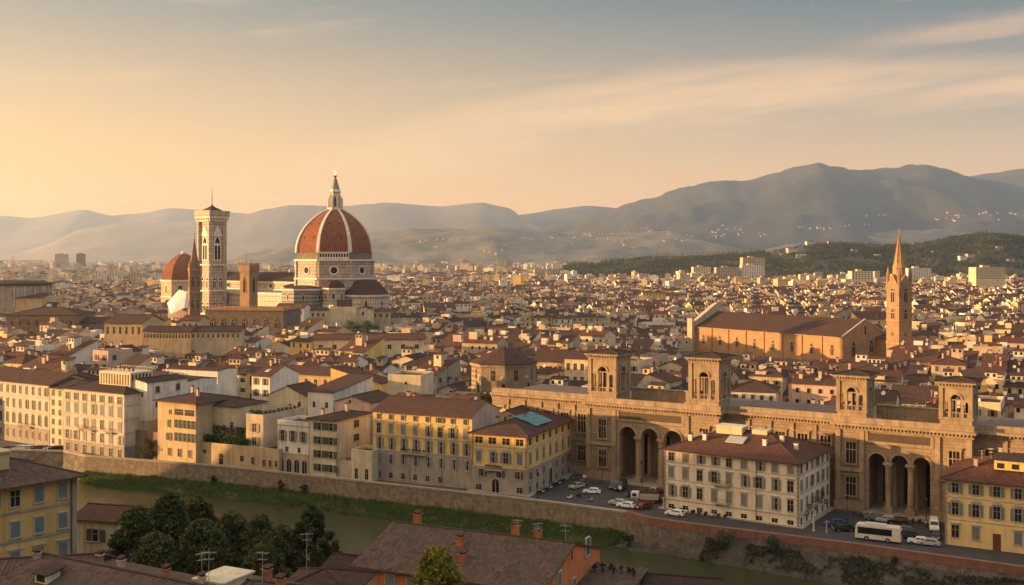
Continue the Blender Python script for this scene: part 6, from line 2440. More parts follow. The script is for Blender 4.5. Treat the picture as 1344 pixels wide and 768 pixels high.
# ------------------------------------------------------------------ the mass of the town beyond: one object
SLOTS = [WALLS[k] for k in ('cream', 'white', 'yellow', 'ochre', 'beige', 'pink', 'grey')] + [TILES[k] for k in ('brown', 'red', 'dark')] + [m_hole, m_slate]
WN = ['cream', 'white', 'yellow', 'ochre', 'beige', 'pink', 'grey']
TN = ['brown', 'red', 'dark']
mass = MB()
def mass_house(x, y, rz, w_, d_, h, roof, wi, ti, pitch, detail, rn):
    mass.xf = Matrix.Translation((x, y, 0)) @ Matrix.Rotation(rz, 4, 'Z')
    walls(mass, w_, d_, h, roof if roof in ('gx', 'gy', 'shed') else 'hip', pitch, -1, wi)
    o = .45
    e = h - pitch * o + .05
    if roof == 'gx':
        r = h + pitch * d_ / 2 + .05
        qs = [[(-.2, -o, e), (w_ + .2, -o, e), (w_ + .2, d_ / 2, r), (-.2, d_ / 2, r)], [(w_ + .2, d_ + o, e), (-.2, d_ + o, e), (-.2, d_ / 2, r), (w_ + .2, d_ / 2, r)]]
    elif roof == 'gy':
        r = h + pitch * w_ / 2 + .05
        qs = [[(w_ + o, -.2, e), (w_ + o, d_ + .2, e), (w_ / 2, d_ + .2, r), (w_ / 2, -.2, r)], [(-o, d_ + .2, e), (-o, -.2, e), (w_ / 2, -.2, r), (w_ / 2, d_ + .2, r)]]
    elif roof == 'shed':
        r = h + pitch * (d_ + o) + .05
        qs = [[(-.2, -o, e), (w_ + .2, -o, e), (w_ + .2, d_ + o, r), (-.2, d_ + o, r)]]
    elif roof == 'hip' and w_ >= d_:
        r = h + pitch * d_ / 2
        c = [(-o, -o, e), (w_ + o, -o, e), (w_ + o, d_ + o, e), (-o, d_ + o, e)]
        A, B = (d_ / 2, d_ / 2, r), (w_ - d_ / 2, d_ / 2, r)
        qs = [[c[0], c[1], B, A], [c[2], c[3], A, B], [c[1], c[2], B], [c[3], c[0], A]]
    else:
        qs = []
        mass.box(.3, w_ - .3, .3, d_ - .3, h - .4, h + .02, 11, bottom=False)
        mass.box(0, w_, 0, .3, h, h + .8, wi, bottom=False)
        mass.box(w_ - .3, w_, .31, d_, h, h + .8, wi, bottom=False)
        if rn.random() < .6:
            a_ = rn.uniform(.2, .5) * w_
            mass.box(a_, a_ + w_ * .3, d_ * .3, d_ * .7, h + .02, h + 2.6, wi, bottom=False)
    for qd in qs:
        n = len(qd)
        mass.face(qd, 7 + ti, [(0, 0), (w_, 0), (w_, d_ * .55), (0, d_ * .55)][:n])
    if detail:
        hh = rn.choice([1.3, 1.6, 1.9])
        nf = max(2, int(w_ / rn.choice([2.8, 3.2, 3.6])))
        for lev in range(detail):
            z = h - 2.7 - lev * 3.4
            if z < 3:
                break
            for i in range(nf):
                if rn.random() < .15:
                    continue
                xx = w_ * (i + .5) / nf
                mass.face([(xx - .5, -.05, z), (xx + .5, -.05, z), (xx + .5, -.05, z + hh), (xx - .5, -.05, z + hh)], 10)
            for i in range(2):
                if rn.random() < .5:
                    continue
                yy = d_ * (i + .5) / 2
                mass.face([(w_ + .05, yy - .5, z), (w_ + .05, yy + .5, z), (w_ + .05, yy + .5, z + hh), (w_ + .05, yy - .5, z + hh)], 10)
        for i in range(rn.choice([1, 2, 2, 3, 4, 5])):
            xx, yy = w_ * rn.uniform(.1, .9), d_ * rn.uniform(.15, .85)
            zz = roof_z(xx, yy, w_, d_, h, roof, pitch)
            sx_, sy_ = rn.choice([(.35, .35), (.35, .35), (.6, .4), (1.1, .5)])
            mass.box(xx - sx_, xx + sx_, yy - sy_, yy + sy_, zz - .5, zz + rn.uniform(.7, 1.9), rn.choice([wi, 4, 4, 1, 1, 3]), bottom=False)
        for i in range(2):
            if rn.random() < .32 and roof != 'flat':
                x0 = w_ * rn.uniform(.05, .6)
                y0 = d_ * rn.uniform(.1, .5)
                zz = roof_z(x0 + 1.5, y0 + 1.5, w_, d_, h, roof, pitch)
                mass.box(x0, x0 + rn.uniform(2, 4.5), y0, y0 + rn.uniform(2.5, 4), h, zz + rn.uniform(1.2, 2.8), rn.choice([wi, 0, 1, 4]), 7 + ti, bottom=False)
    mass.xf = None
for q in FAR:
    rn = random.Random(int(q['seed'] * 1e6))
    mass_house(q['p'][0], q['p'][1], q['rz'], q['w'], q['d'], q['h'], q['roof'], WN.index(q['wall']), TN.index(q['tile']), q['pitch'], 2, rn)
rn = random.Random(5)
y = 575.0
PARK = [(px(575, 2300), 2300, 150, 120), (px(183, 2100), 2100, 75, 150), (px(430, 690), 640, 0, 0)]
while y < 9500:
    dp = 13 if y < 1200 else (14 if y < 2500 else (20 if y < 5000 else 38))
    x = -y * .52 - 20 + rn.uniform(0, 12)
    rowrz = R(rn.uniform(-16, 16))
    while x < y * .52 + 20:
        ww = rn.choice([8, 9, 11, 13, 16, 24]) * (1 if y < 1200 else (.95 if y < 2500 else (1.25 if y < 5000 else 2.2)))
        yy = y + rn.uniform(-3, 3) * (1 + y / 2500)
        c = (x + ww / 2, yy + dp / 2)
        u = 672 + c[0] * F / c[1]
        vv = HV + H * F / c[1]
        hill = u > 760 and c[1] > 2350 - (u - 760) * .2
        ok = not hill and not blocked(c) and not blocked((x, yy)) and not blocked((x + ww, yy)) and not blocked((x + ww, yy + dp)) and not blocked((x, yy + dp))
        for (pxx, pyy, rx, ry) in PARK:
            if rx and abs(c[0] - pxx) < rx and abs(c[1] - pyy) < ry:
                ok = False
        if y < 640:          # overlap with the surveyed rows
            k = ((c[0] - O.x) * ca + (c[1] - O.y) * sa)
            if c[1] < 660:
                ok = False
        gap = .05 if y < 1500 else (.12 if y < 3500 else .3)
        if ok and rn.random() > gap:
            h = rn.gauss(12.6, 2.4) if y < 2200 else rn.gauss(13.5, 3.2)
            if y > 1500 and rn.random() < .05:
                h += rn.uniform(6, 14)
            if y > 3000:
                h = h * .85 + (rn.uniform(8, 26) if rn.random() < .035 else 0)
            if y < 730 and -10 < c[0] < 185 and c[1] < 760:
                h = min(h, 7.5)
            h = max(6.5, h)
            wi = rn.choice([0, 0, 0, 1, 1, 2, 3, 3, 4, 4, 4, 5, 6])
            roof = rn.choice(['gx', 'gx', 'gx', 'gy', 'hip', 'hip', 'shed', 'flat']) if y < 1800 else rn.choice(['gx', 'gx', 'gy', 'hip', 'flat', 'flat'])
            if h > 22:
                roof = 'flat'
            mass_house(x, yy, rowrz + R(rn.gauss(0, 4)), ww * .98, dp * .94, h, roof, wi, rn.choice([0, 0, 1, 1, 2]), rn.uniform(.32, .46), 2 if y < 1300 else (1 if y < 2200 else 0), rn)
        x += ww + (rn.uniform(4, 9) if rn.random() < .14 else 0)
    y += dp * rn.choice([1.0, 1.0, 1.0, 1.3])
tag(mass.build('distant_houses', SLOTS), 'countless tiled roofs and pale walls filling the plain to the foot of hills', 'houses', kind='stuff')

# ------------------------------------------------------------------ things that stand out in the plain
def block(label, u0, u1, vtop, D, wall, d=20, floors=6, cat='building', name='apartment_block', rz=0, roofm=None, cols=None):
    w_ = (u1 - u0) * D / F
    h = pz(vtop, D)
    t = thing(name, (px(u0, D), D, 0), rz, label, cat)
    MB().box(0, w_, 0, d, -1, h, 0, top=1, bottom=False).build('wall', [WALLS[wall], m_slate], t)
    n = cols or max(3, int(w_ / 4.5))
    for f_ in range(floors):
        z = h - 3.3 * (f_ + 1) + .6
        if z < 2:
            break
        for i in range(n):
            if 'bw' not in wm_small:
                wm_small['bw'] = MB().box(-.9, .9, -.06, .05, 0, 1.7).mesh('window', [m_hole])
            link('window', wm_small['bw'], t, (w_ * (i + .5) / n, 0, z))
    mb = MB()
    mb.box(w_ * .3, w_ * .55, d * .3, d * .7, h + .02, h + 3)
    mb.build('roof_housing', WALLS[wall], t)
    return t
block('brown tower block standing alone on the hazy plain, paired with slimmer twin tower', 72, 86, 333.5, 4200, 'beige', 30, 12, name='tower_block')
block('slim dark tower block on the hazy plain beside the crane side of city', 100, 109, 333, 4300, 'brown', 26, 12, name='tower_block')
block('big cream six-storey block with flat roof below wooded hill', 1281, 1319, 351, 1500, 'cream', 24, 5, cols=12)
block('pale grey modern hall rising out of trees on the plain', 562, 584, 360.5, 2250, 'grey', 40, 2, name='modern_hall')
block('wide orange brick building on slope beside the tree-covered hill', 975, 1004, 338, 2350, 'ochre', 30, 6)
block('grey apartment block under the orange brick building', 974, 1002, 348, 2200, 'white', 24, 7)
block('cream apartment block left of the grey block at hill foot', 910, 933, 350.5, 2150, 'cream', 24, 7)
block('tan apartment block squeezed between cream and grey blocks', 940, 970, 351, 2200, 'beige', 24, 7)
block('white slab block right of the bell tower spire near wooded hill', 1192, 1222, 352, 1900, 'white', 24, 6)
block('long cream slab block left of the bell tower spire', 1118, 1146, 356, 1700, 'cream', 20, 4)
for i, (u0, u1, v, wl, lb) in enumerate(((607, 614, 341, 'pink', 'pale pink slab, second of the far cluster beyond the dome'), (596, 604, 343, 'white', 'short white slab at start of far cluster beyond the dome'), (654, 662, 340, 'cream', 'cream slab tower, taller left one of the far pair'), (664, 672, 340.5, 'beige', 'beige slab tower, right one of the far pair'), (632, 642, 343, 'white', 'white slab block in middle of the far cluster'), (570, 579, 344, 'beige', 'low beige slab before the far cluster'))):
    block(lb, u0, u1, v, 3600, wl, 20, 8)
# low apartment blocks of the western plain
for u0, u1, v, wl, lb in ((125, 140, 356.5, 'white', 'white apartment block facing green park on western plain'), (143, 158, 358, 'cream', 'cream apartment block beside white one on western plain'), (168, 190, 358.5, 'beige', 'long beige apartment block behind green park on western plain'), (196, 208, 360, 'white', 'small pale apartment block near domed chapel')):
    block(lb, u0, u1, v, 1900, wl, 18, 5)
# crane
D = 1500
t = thing('tower_crane', (px(17, D), D, 0), R(15), 'yellow tower crane standing above far roofs at picture edge', 'crane')
zt = pz(343, D)
b = MB()
for (x, y) in ((-1, -1), (1, -1), (1, 1), (-1, 1)):
    b.tube((x, y, 0), (x, y, zt), .22, n=4)
for k in range(int(zt / 3)):
    b.tube((-1, -1, k * 3), (1, -1, k * 3 + 3), .14, n=4, cap=False)
    b.tube((1, 1, k * 3), (-1, 1, k * 3 + 3), .14, n=4, cap=False)
mcr = mat('crane_yellow', (.62, .36, .05), .6, .1, .5)
b.build('mast', mcr, t)
b = MB()
b.box(-18, 42, -.5, .5, zt, zt + .9)
b.tube((0, 0, zt), (0, 0, zt + 7), .5, n=4)
b.tube((0, 0, zt + 7), (30, 0, zt + .9), .12, n=4)
b.tube((0, 0, zt + 7), (-15, 0, zt + .9), .12, n=4)
b.box(-18, -14, -1, 1, zt - 2.5, zt)
b.build('jib', mcr, t)

# ------------------------------------------------------------------ wooded hill on the right
def hill_z(x, y):
    u = 672 + x * F / max(y, 1)
    prof = [(700, 350), (760, 345), (850, 337), (930, 334), (1010, 328), (1060, 320), (1110, 317), (1160, 320), (1210, 318), (1250, 309), (1290, 304), (1344, 309), (1420, 300), (1600, 310)]
    vv = 350
    for (a, va), (b_, vb) in zip(prof, prof[1:]):
        if a <= u <= b_:
            k = (u - a) / (b_ - a)
            vv = va + (vb - va) * k
    if u < 700:
        return -3
    D0, D1 = 2250 - (u - 760) * .2, 3050
    k = max(0, min(1, (y - D0) / (D1 - D0)))
    zc = H - (vv + 4 - HV) * D1 / F
    kb = max(0, min(1, (y - D1) / 900))
    return zc * (k * k * (3 - 2 * k)) * (1 - kb * kb * (3 - 2 * kb)) - 2 + 6 * k * mnoise.noise(Vector((x / 160, y / 160, 4)))
vs, fs = [], []
us = [690 + i * 9 for i in range(102)]
ys = [1950 + i * 38 for i in range(54)]
for u in us:
    for y in ys:
        x = (u - 672) * y / F
        vs.append((x, y, hill_z(x, y)))
for i in range(len(us) - 1):
    for j in range(len(ys) - 1):
        a = i * len(ys) + j
        fs.append((a, a + len(ys), a + len(ys) + 1, a + 1))
me = bpy.data.meshes.new('wooded_hill')
me.from_pydata(vs, [], fs)
me.materials.append(mat('hill_undergrowth', (.045, .05, .024), .95, .2, .02, fine=.3, fscale=.08))
me.polygons.foreach_set('use_smooth', [True] * len(fs))
tag(link('wooded_hill', me), kind='structure')
def crown_faces(v, f, c, r, h, n, rn, cyp=False):
    for _ in range(n):
        if cyp:
            k = rn.random()
            rr = r * (1 - k) ** .7 * rn.uniform(.5, 1)
            a = rn.uniform(0, 6.28)
            q = Vector((c[0] + rr * math.cos(a), c[1] + rr * math.sin(a), c[2] + h * k))
        else:
            d = Vector((rn.gauss(0, 1), rn.gauss(0, 1), rn.gauss(0, .8))).normalized() * rn.uniform(.55, 1.05)
            q = Vector((c[0] + d.x * r, c[1] + d.y * r, c[2] + h * .55 + d.z * h * .5))
        leaf_faces(v, f, q, r * (.38 if not cyp else .45), rn)
def wood(name, label, spots, m, n):
    v, f = [], []
    rn = random.Random(9)
    for x, y, z, r, h, cyp in spots:
        crown_faces(v, f, (x, y, z), r, h, n, rn, cyp)
    me = bpy.data.meshes.new(name)
    me.from_pydata(v, [], f)
    me.materials.append(m)
    return tag(link(name, me), label, 'wood', kind='stuff')
spots = []
rn = random.Random(31)
m_wood_leaf = leaf_mat('hill_wood_leaves', (.022, .034, .014), (.062, .075, .026))
CLEAR = [(1030, 325, 26, 9), (1090, 317, 8, 5), (1195, 318, 8, 5), (1268, 340, 14, 7), (950, 333, 6, 4)]
for _ in range(16000):
    u = rn.uniform(740, 1400)
    k = rn.random()
    D0 = 2250 - (u - 760) * .2
    y = D0 + (3120 - D0) * k
    x = (u - 672) * y / F
    z = hill_z(x, y)
    vv = HV + (H - z) * F / y
    dn = mnoise.fractal(Vector((x / 170, y / 170, 2)), .9, 2, 3)
    if dn < -.25 and rn.random() < .8:
        continue
    if any(abs(u - cu) < a_ and abs(vv - cv) < b_ for cu, cv, a_, b_ in CLEAR) and rn.random() < .85:
        continue
    if u < 1000 and k < .25 and rn.random() < .5:
        continue
    cyp = rn.random() < (.30 if 1270 < u < 1300 or u < 1010 else .07)
    r = rn.uniform(3.0, 6.5) if not cyp else rn.uniform(2.0, 3.2)
    spots.append((x, y, z - 1, r, rn.uniform(7, 13) if not cyp else rn.uniform(13, 21), cyp))
light = [q for q in spots if mnoise.noise(Vector((q[0] / 95, q[1] / 95, 8))) > .22 and not q[5]]
dark_ = [q for q in spots if q not in set(light)]
wood('hill_forest', 'dark green wood covering the low hill behind the bell tower', dark_, m_wood_leaf, 16)
wood('olive_groves', 'lighter green groves scattered through the dark wood on the low hill', light, leaf_mat('olive_grove_leaves', (.055, .065, .03), (.13, .125, .055)), 14)
spots = []
for (pxx, pyy, rx, ry) in PARK[:2]:
    for _ in range(420):
        x, y = pxx + rn.uniform(-rx, rx), pyy + rn.uniform(-ry, ry)
        spots.append((x, y, -1, rn.uniform(4, 7), rn.uniform(7, 12), False))
for _ in range(1500):
    y = 2200 + 5500 * rn.random()
    x = rn.uniform(-.5, .5) * y
    u = 672 + x * F / y
    if u > 740 and y > 2000:
        continue
    if mnoise.noise(Vector((x / 400, y / 400, 0))) < .05:
        continue
    spots.append((x, y, -1, rn.uniform(5, 9), rn.uniform(8, 14), False))
wood('park_trees', 'green clumps of park trees among roofs on the plain', spots, leaf_mat('park_leaves', (.03, .048, .018), (.07, .085, .03)), 18)
# villas on the wooded hill and specks of farmhouses on the slopes
def villa(label, u, v, wpx, hpx, wall, D=None, roof='hip'):
    y = 2350.0
    best = None
    for i in range(60):
        yy = 2250 + i * 14
        x = (u - 672) * yy / F
        zz = hill_z(x, yy)
        e = abs(HV + (H - zz) * F / yy - v)
        if best is None or e < best[0]:
            best = (e, x, yy, zz)
    e, x, y, z = best
    w_, h = wpx * y / F, hpx * y / F
    t, r_ = house('villa', label, 'villa', (x - w_ / 2, y - 12, z - 2), R(rn.uniform(-12, 12)), w_, max(8, w_ * .6), h + 2, roof, wall, 'red', .3, 'villas on the wooded hill', z0=-8)
    n = max(2, int(w_ / 5))
    for i in range(n):
        link('window', small_window(0), t, (w_ * (i + .5) / n, -.05, h - 1.5), 0, (1.6, 1, 2.2))
    return t
villa('largest cream villa on the wooded hill, long and pale', 1040, 331, 14, 5, 'cream')
villa('tall white villa at top of the pale villa cluster', 1062, 322, 9, 7, 'white')
villa('little ochre villa below the pale villa cluster', 1026, 336, 7, 4, 'ochre')
villa('square tower-like villa on the hill crest', 1088, 316, 5, 6, 'beige')
villa('lone orange-lit villa on the crest right of spire', 1201, 319, 8, 4, 'ochre')
villa('white villa amid trees on the hill towards picture edge', 1262, 341, 9, 5, 'white')
villa('wide pink villa next to white villa amid trees', 1273, 337, 11, 4, 'pink')
for u_, v_, w__, h__, wl_, lb_ in ((880, 341, 8, 4, 'cream', 'small cream villa at low left end of the wood'), (915, 339, 6, 4, 'ochre', 'tiny ochre house between trees at low end of the wood'), (1120, 331, 7, 4, 'cream', 'cream villa alone in mid slope of the wood'), (1150, 338, 8, 4, 'white', 'white villa low on the wooded slope left of the spire'), (1225, 333, 6, 3, 'ochre', 'small ochre villa in trees right of the spire'), (1310, 327, 8, 4, 'cream', 'cream villa high among trees near the picture edge'), (1325, 345, 9, 5, 'ochre', 'ochre villa at foot of wood near the picture edge')):
    villa(lb_, u_, v_, w__, h__, wl_)
villa('grey-white villa half hidden by trees below cluster', 1050, 338, 12, 4, 'white')

# hamlets and farmhouses strewn over the slopes
from mathutils.bvhtree import BVHTree
_dg = bpy.context.evaluated_depsgraph_get()
_bv = []
for o in COL.objects:
    if o.parent is None and o.name.split('.')[0] in ('low_hills', 'mountain'):
        _bv.append(BVHTree.FromPolygons([tuple(v_.co) for v_ in o.data.vertices], [tuple(p_.vertices) for p_ in o.data.polygons]))
rn = random.Random(404)
mass = MB()
for _ in range(75):
    uc, vc = rn.choice([(640, 325), (700, 322), (745, 315), (780, 312), (830, 318), (880, 316), (930, 308), (960, 305), (1000, 312), (1060, 300), (1140, 292), (1240, 285), (1320, 282), (540, 322), (580, 318), (850, 300)])
    uc += rn.gauss(0, 16)
    vc += rn.gauss(0, 5)
    for k in range(rn.choice([1, 2, 3, 5])):
        u, v = uc + rn.gauss(0, 4), vc + rn.gauss(0, .8)
        d = Vector(((u - 672) / F, 1, -(v - HV) / F)).normalized()
        hit = None
        for bv in _bv:
            h_ = bv.ray_cast(Vector((0, 0, H)), d)
            if h_[0] is not None and (hit is None or h_[3] < hit[1]):
                hit = (h_[0], h_[3])
        if hit:
            c = hit[0]
            w_ = rn.uniform(7, 17)
            mass.xf = Matrix.Translation((c.x, c.y - 10, c.z)) @ Matrix.Rotation(R(rn.uniform(-30, 30)), 4, 'Z')
            mass.box(0, w_, 0, 9, -15, 6, rn.choice([0, 0, 1, 2, 2]))
            mass.slab([(-.5, -.5, 6), (w_ + .5, -.5, 6), (w_ + .5, 5, 8.5), (-.5, 5, 8.5)], .3, 3)
mass.xf = None
tag(mass.build('hillside_hamlets', [WALLS['cream'], WALLS['beige'], WALLS['pink'], TILES['red']]), 'tiny pale hamlets strewn over the lower mountain slopes', 'hamlets', kind='stuff')
# ------------------------------------------------------------------ the near bank: houses below the view point
rnd = random.Random(41)
# yellow house at the left edge; its front runs away from the camera
a_ = R(50)
c1 = (px(99.5, 147), 147)
Ln = 15.0
p0 = (c1[0] - Ln * math.cos(a_), c1[1] - Ln * math.sin(a_))
t, r_ = house('townhouse', 'tall yellow-ochre house with blue-grey shutters and grey string courses, before the river', 'house', (p0[0], p0[1], 0), a_, Ln, 13, 26.6, 'hip', mat('deep_yellow_plaster', (.60, .38, .13), .9, .12, .3, streak=.35), 'near', .34, o=1.2)
xs = [Ln - 1.9 - i * 3.25 for i in range(5)]
for z, hh, st in ((23.4, 2.1, 'closed'), (19.3, 2.1, 'closed'), (15.2, 2.2, 'closed ledge'), (11.0, 2.2, 'closed')):
    for k, x in enumerate(xs):
        if x < .8:
            continue
        window(t, (x, -.02, z), 0, 1.25, hh, 'half' if (k == 3 and z > 23) else st, 'blue', rnd=rnd)
bands(t, Ln, 13, (22.4, 18.6), mat_=m_stone, hh=.35, out=.1, faces='f')
mb = MB()
mb.box(Ln - .55, Ln + .08, -.14, .6, -1, 26.3, bottom=False)
mb.build('corner_strip', m_stone, t)
mb = MB()
mb.tube((Ln - .75, -.16, 0), (Ln - .75, -.16, 26.4), .06, n=6)
mb.build('drainpipe', m_iron, t)
b = MB()
b.box(2.5, 7.5, 3.5, 6.5, 26.5, 30.0)
b.box(2.3, 7.7, 3.3, 6.7, 30.0, 30.25)
b.build('roof_housing', WALLS['ochre'], r_)
# cottages right of it
def fpos(u, v, D):
    return (px(u, D), D)
D = 152
t, r_ = house('cottage', 'small cream house with dark shuttered window beside tall yellow house', 'house', fpos(97, 0, 160), R(-14), 7.6, 8, 17.2, 'gx', 'cream', 'red', .3, o=.5)
window(t, (3.2, -.02, 13.9), 0, 2.0, 1.8, 'closed', 'brown')
D = 172
t, r_ = house('cottage', 'low house with wide red roof, behind small cream house', 'house', fpos(92, 0, 176), R(-20), 15, 9, 13.2, 'gx', 'beige', 'brown', .26, o=.6)
aerial(r_, 3, 4, 14, 2)
t, r_ = house('cottage', 'narrow ochre gabled shed between the cream house and the dark trees', 'house', fpos(135, 0, 163), R(-35), 5.5, 8, 14.0, 'gy', 'ochre', 'brown', .3, o=.4)
# roofs in the bottom left corner
def fhouse(label, u0, v0, D0, a, w_, d_, hz, roof, wall, tile, pitch, **kw):
    """house whose front eave starts at pixel (u0, v0), distance D0"""
    z = pz(v0, D0)
    return house('house', label, 'house', (px(u0, D0), D0, 0), R(-a), w_, d_, z, roof, wall, tile, pitch, **kw)
def ridge_house(label, u0, v0, D0, a, w_, d_, roofp, wall, tile, cat='house', **kw):
    """house with its ridge starting at pixel (u0, v0), distance D0, running at angle a"""
    c_, s_ = math.cos(R(a)), math.sin(R(a))
    zr_ = pz(v0, D0)
    p_ = (px(u0, D0) - d_ / 2 * s_, D0 - d_ / 2 * c_)
    h_ = zr_ - roofp * d_ / 2
    t_, r2 = house('house', label, cat, (p_[0], p_[1], 0), R(-a), w_, d_, h_, 'gx', wall, tile, roofp, **kw)
    return t_, r2, h_
t, r_, h_ = ridge_house('house with long dark tiled roof and small pale dormer, in front of the dark trees', 58, 727, 114, 29, 27, 15, .30, 'cream', 'near', o=.8)
for x, y, m_ in ((4.5, 11, None), (9.5, 9.5, None), (16, 9.5, m_brick), (21.5, 9, None)):
    chimney(r_, x, y, roof_z(x, y, 27, 15, h_, 'gx', .3), .65, .27, m_)
zz = roof_z(5, 3.2, 27, 15, h_, 'gx', .3)
b = MB()
b.box(4.2, 6.0, 3.2, 4.8, zz - .4, zz + 1.0)
b.box(4.5, 5.7, 3.16, 3.21, zz + .2, zz + .8, 1)
b.slab([(4.0, 3.0, zz + 1.0), (6.2, 3.0, zz + 1.0), (6.2, 5.6, zz + 1.4), (4.0, 5.6, zz + 1.4)], .12, 2)
b.build('dormer', [WALLS['cream'], m_hole, TILES['brown']], r_)
aerial(r_, 22.8, 8.6, roof_z(22.8, 8.6, 27, 15, h_, 'gx', .3), 3.4, .5)
t, r_, h_ = ridge_house('house with brown roof at corner of the picture, under tall yellow house', -70, 738, 112, -12, 15, 13, .30, 'beige', 'near', o=.7)
chimney(r_, 9, 6, h_ + 1.6, .9, .36)
t, r_ = fhouse('house with hipped roof, roof terrace and white parapet below the trees', 186, 786, 106, 26, 15, 11, 0, 'hip', 'white', 'near', .28, o=.5)
zt_ = pz(786, 106)
b = MB()
b.box(5, 8.6, 2.0, 6.4, zt_, zt_ + 2.0)
b.box(5.4, 6.3, 1.96, 2.0, zt_ + .5, zt_ + 1.6, 1)
b.box(4.8, 8.8, 1.8, 6.6, zt_ + 2.0, zt_ + 2.2)
b.build('roof_terrace', [WALLS['cream'], m_hole], r_)
aerial(r_, 11, 5, zt_ + 1.2, 3.6, .2)
aerial(r_, 3.2, 5, zt_ + 1, 2.8, 1.3)
chimney(r_, 12.4, 6, zt_ + .9, 1.0, .36, m_brick)
chimney(r_, 9.6, 7.5, zt_ + .9, 1.2, .36, m_brick)
t, r_ = fhouse('small roof peak just showing under cone-shaped tree', 362, 776, 112, 8, 8, 8, 0, 'hip', 'beige', 'brown', .35, o=.5)
aerial(r_, 2, 4, pz(776, 112) + 1, 4.2, .3)
t, r_ = fhouse('dark brown roofed house between the cone-shaped tree and orange house', 418, 752, 138, 20, 9, 9, 0, 'gx', 'brown', 'dark', .3, o=.5)
# the big orange house
a_ = R(-24.5)
Lx, dp = 25.5, 19.0
zr = pz(713, 131)
ex = (px(753, 131), 131)                    # right gable apex
c, s = math.cos(a_), math.sin(a_)
p0 = (ex[0] - Lx * c + (dp / 2) * s, ex[1] - Lx * s - (dp / 2) * c)
pit = .30
h0 = zr - pit * dp / 2
t, r_ = house('house', 'big brick-orange house with wide dark tiled roof and three chimneys, on the near river bank', 'house', p0, a_, Lx, dp, h0, 'gx', 'orange', 'near', pit, o=.9, side_o=.25)
windows(t, Lx, dp, 'front', 8, h0 - 3.0, 1.25, 2.0, 'closed', 'grey', m0=2.0, rnd=rnd)
for y, z, st, sh in ((4.6, h0 - 1.5, 'closed', 'blue'), (14.2, h0 + .2, 'half', 'blue'), (9.5, h0 - 3.6, 'closed', 'blue')):
    window(t, (Lx + .02, y, z), R(90), 1.1, 2.1, st, sh, rnd=rnd)
window(t, (Lx + .02, 8.9, h0 + 1.0), R(90), .35, 1.0, 'bare')
for x, y, hh in ((2.0, 12.2, 1.4), (11.6, 6.2, 1.0), (17.2, 10.6, 1.3), (20.4, 10.2, 1.0), (13.5, 3.2, .7)):
    chimney(r_, x, y, roof_z(x, y, Lx, dp, h0, 'gx', pit), hh, .42, mat('orange_chimney', (.45, .15, .06), .9, .15, 1.5))
for x, y, rz in ((17.8, 9.8, .2), (20.8, 9.2, .9), (24.4, 9.6, 0.1)):
    aerial(r_, x, y, roof_z(x, y, Lx, dp, h0, 'gx', pit), 2.2, rz)
mb = MB()
mb.tube((.3, dp / 2, zr - .3), (.3, dp / 2, zr + 2.6), .07, n=6)
mb.build('finial_post', m_wood, r_)
# lower terrace wing on its right
w0 = (p0[0] + (Lx + .1) * c - 11 * s, p0[1] + (Lx + .1) * s + 11 * c)
t, r_ = house('house', 'orange wing with low tiled roof and potted plants, right of big orange house', 'house', w0, a_, 6.5, 6, h0 - 2.4, 'shed', 'orange', 'near', .14, o=.5)
for k in range(7):
    bush(loc(w0, a_, .8 + k * .85, 3.6 + (k % 3) * .5, h0 - 1.75), .35, 1.0, 'potted plant standing on low roof of the orange wing', group='pots on the low roof', name='potted_plant', n=30, seed=80 + k, cat='plant')
windows(t, 6.5, 6, 'right', 2, h0 - 5.2, .9, 1.8, 'closed', 'grey', rnd=rnd)
t, r_ = fhouse('low dark roofed house at bottom edge of picture beside the river', 800, 778, 132, 14, 13, 9, 0, 'gx', 'beige', 'dark', .3, o=.5)

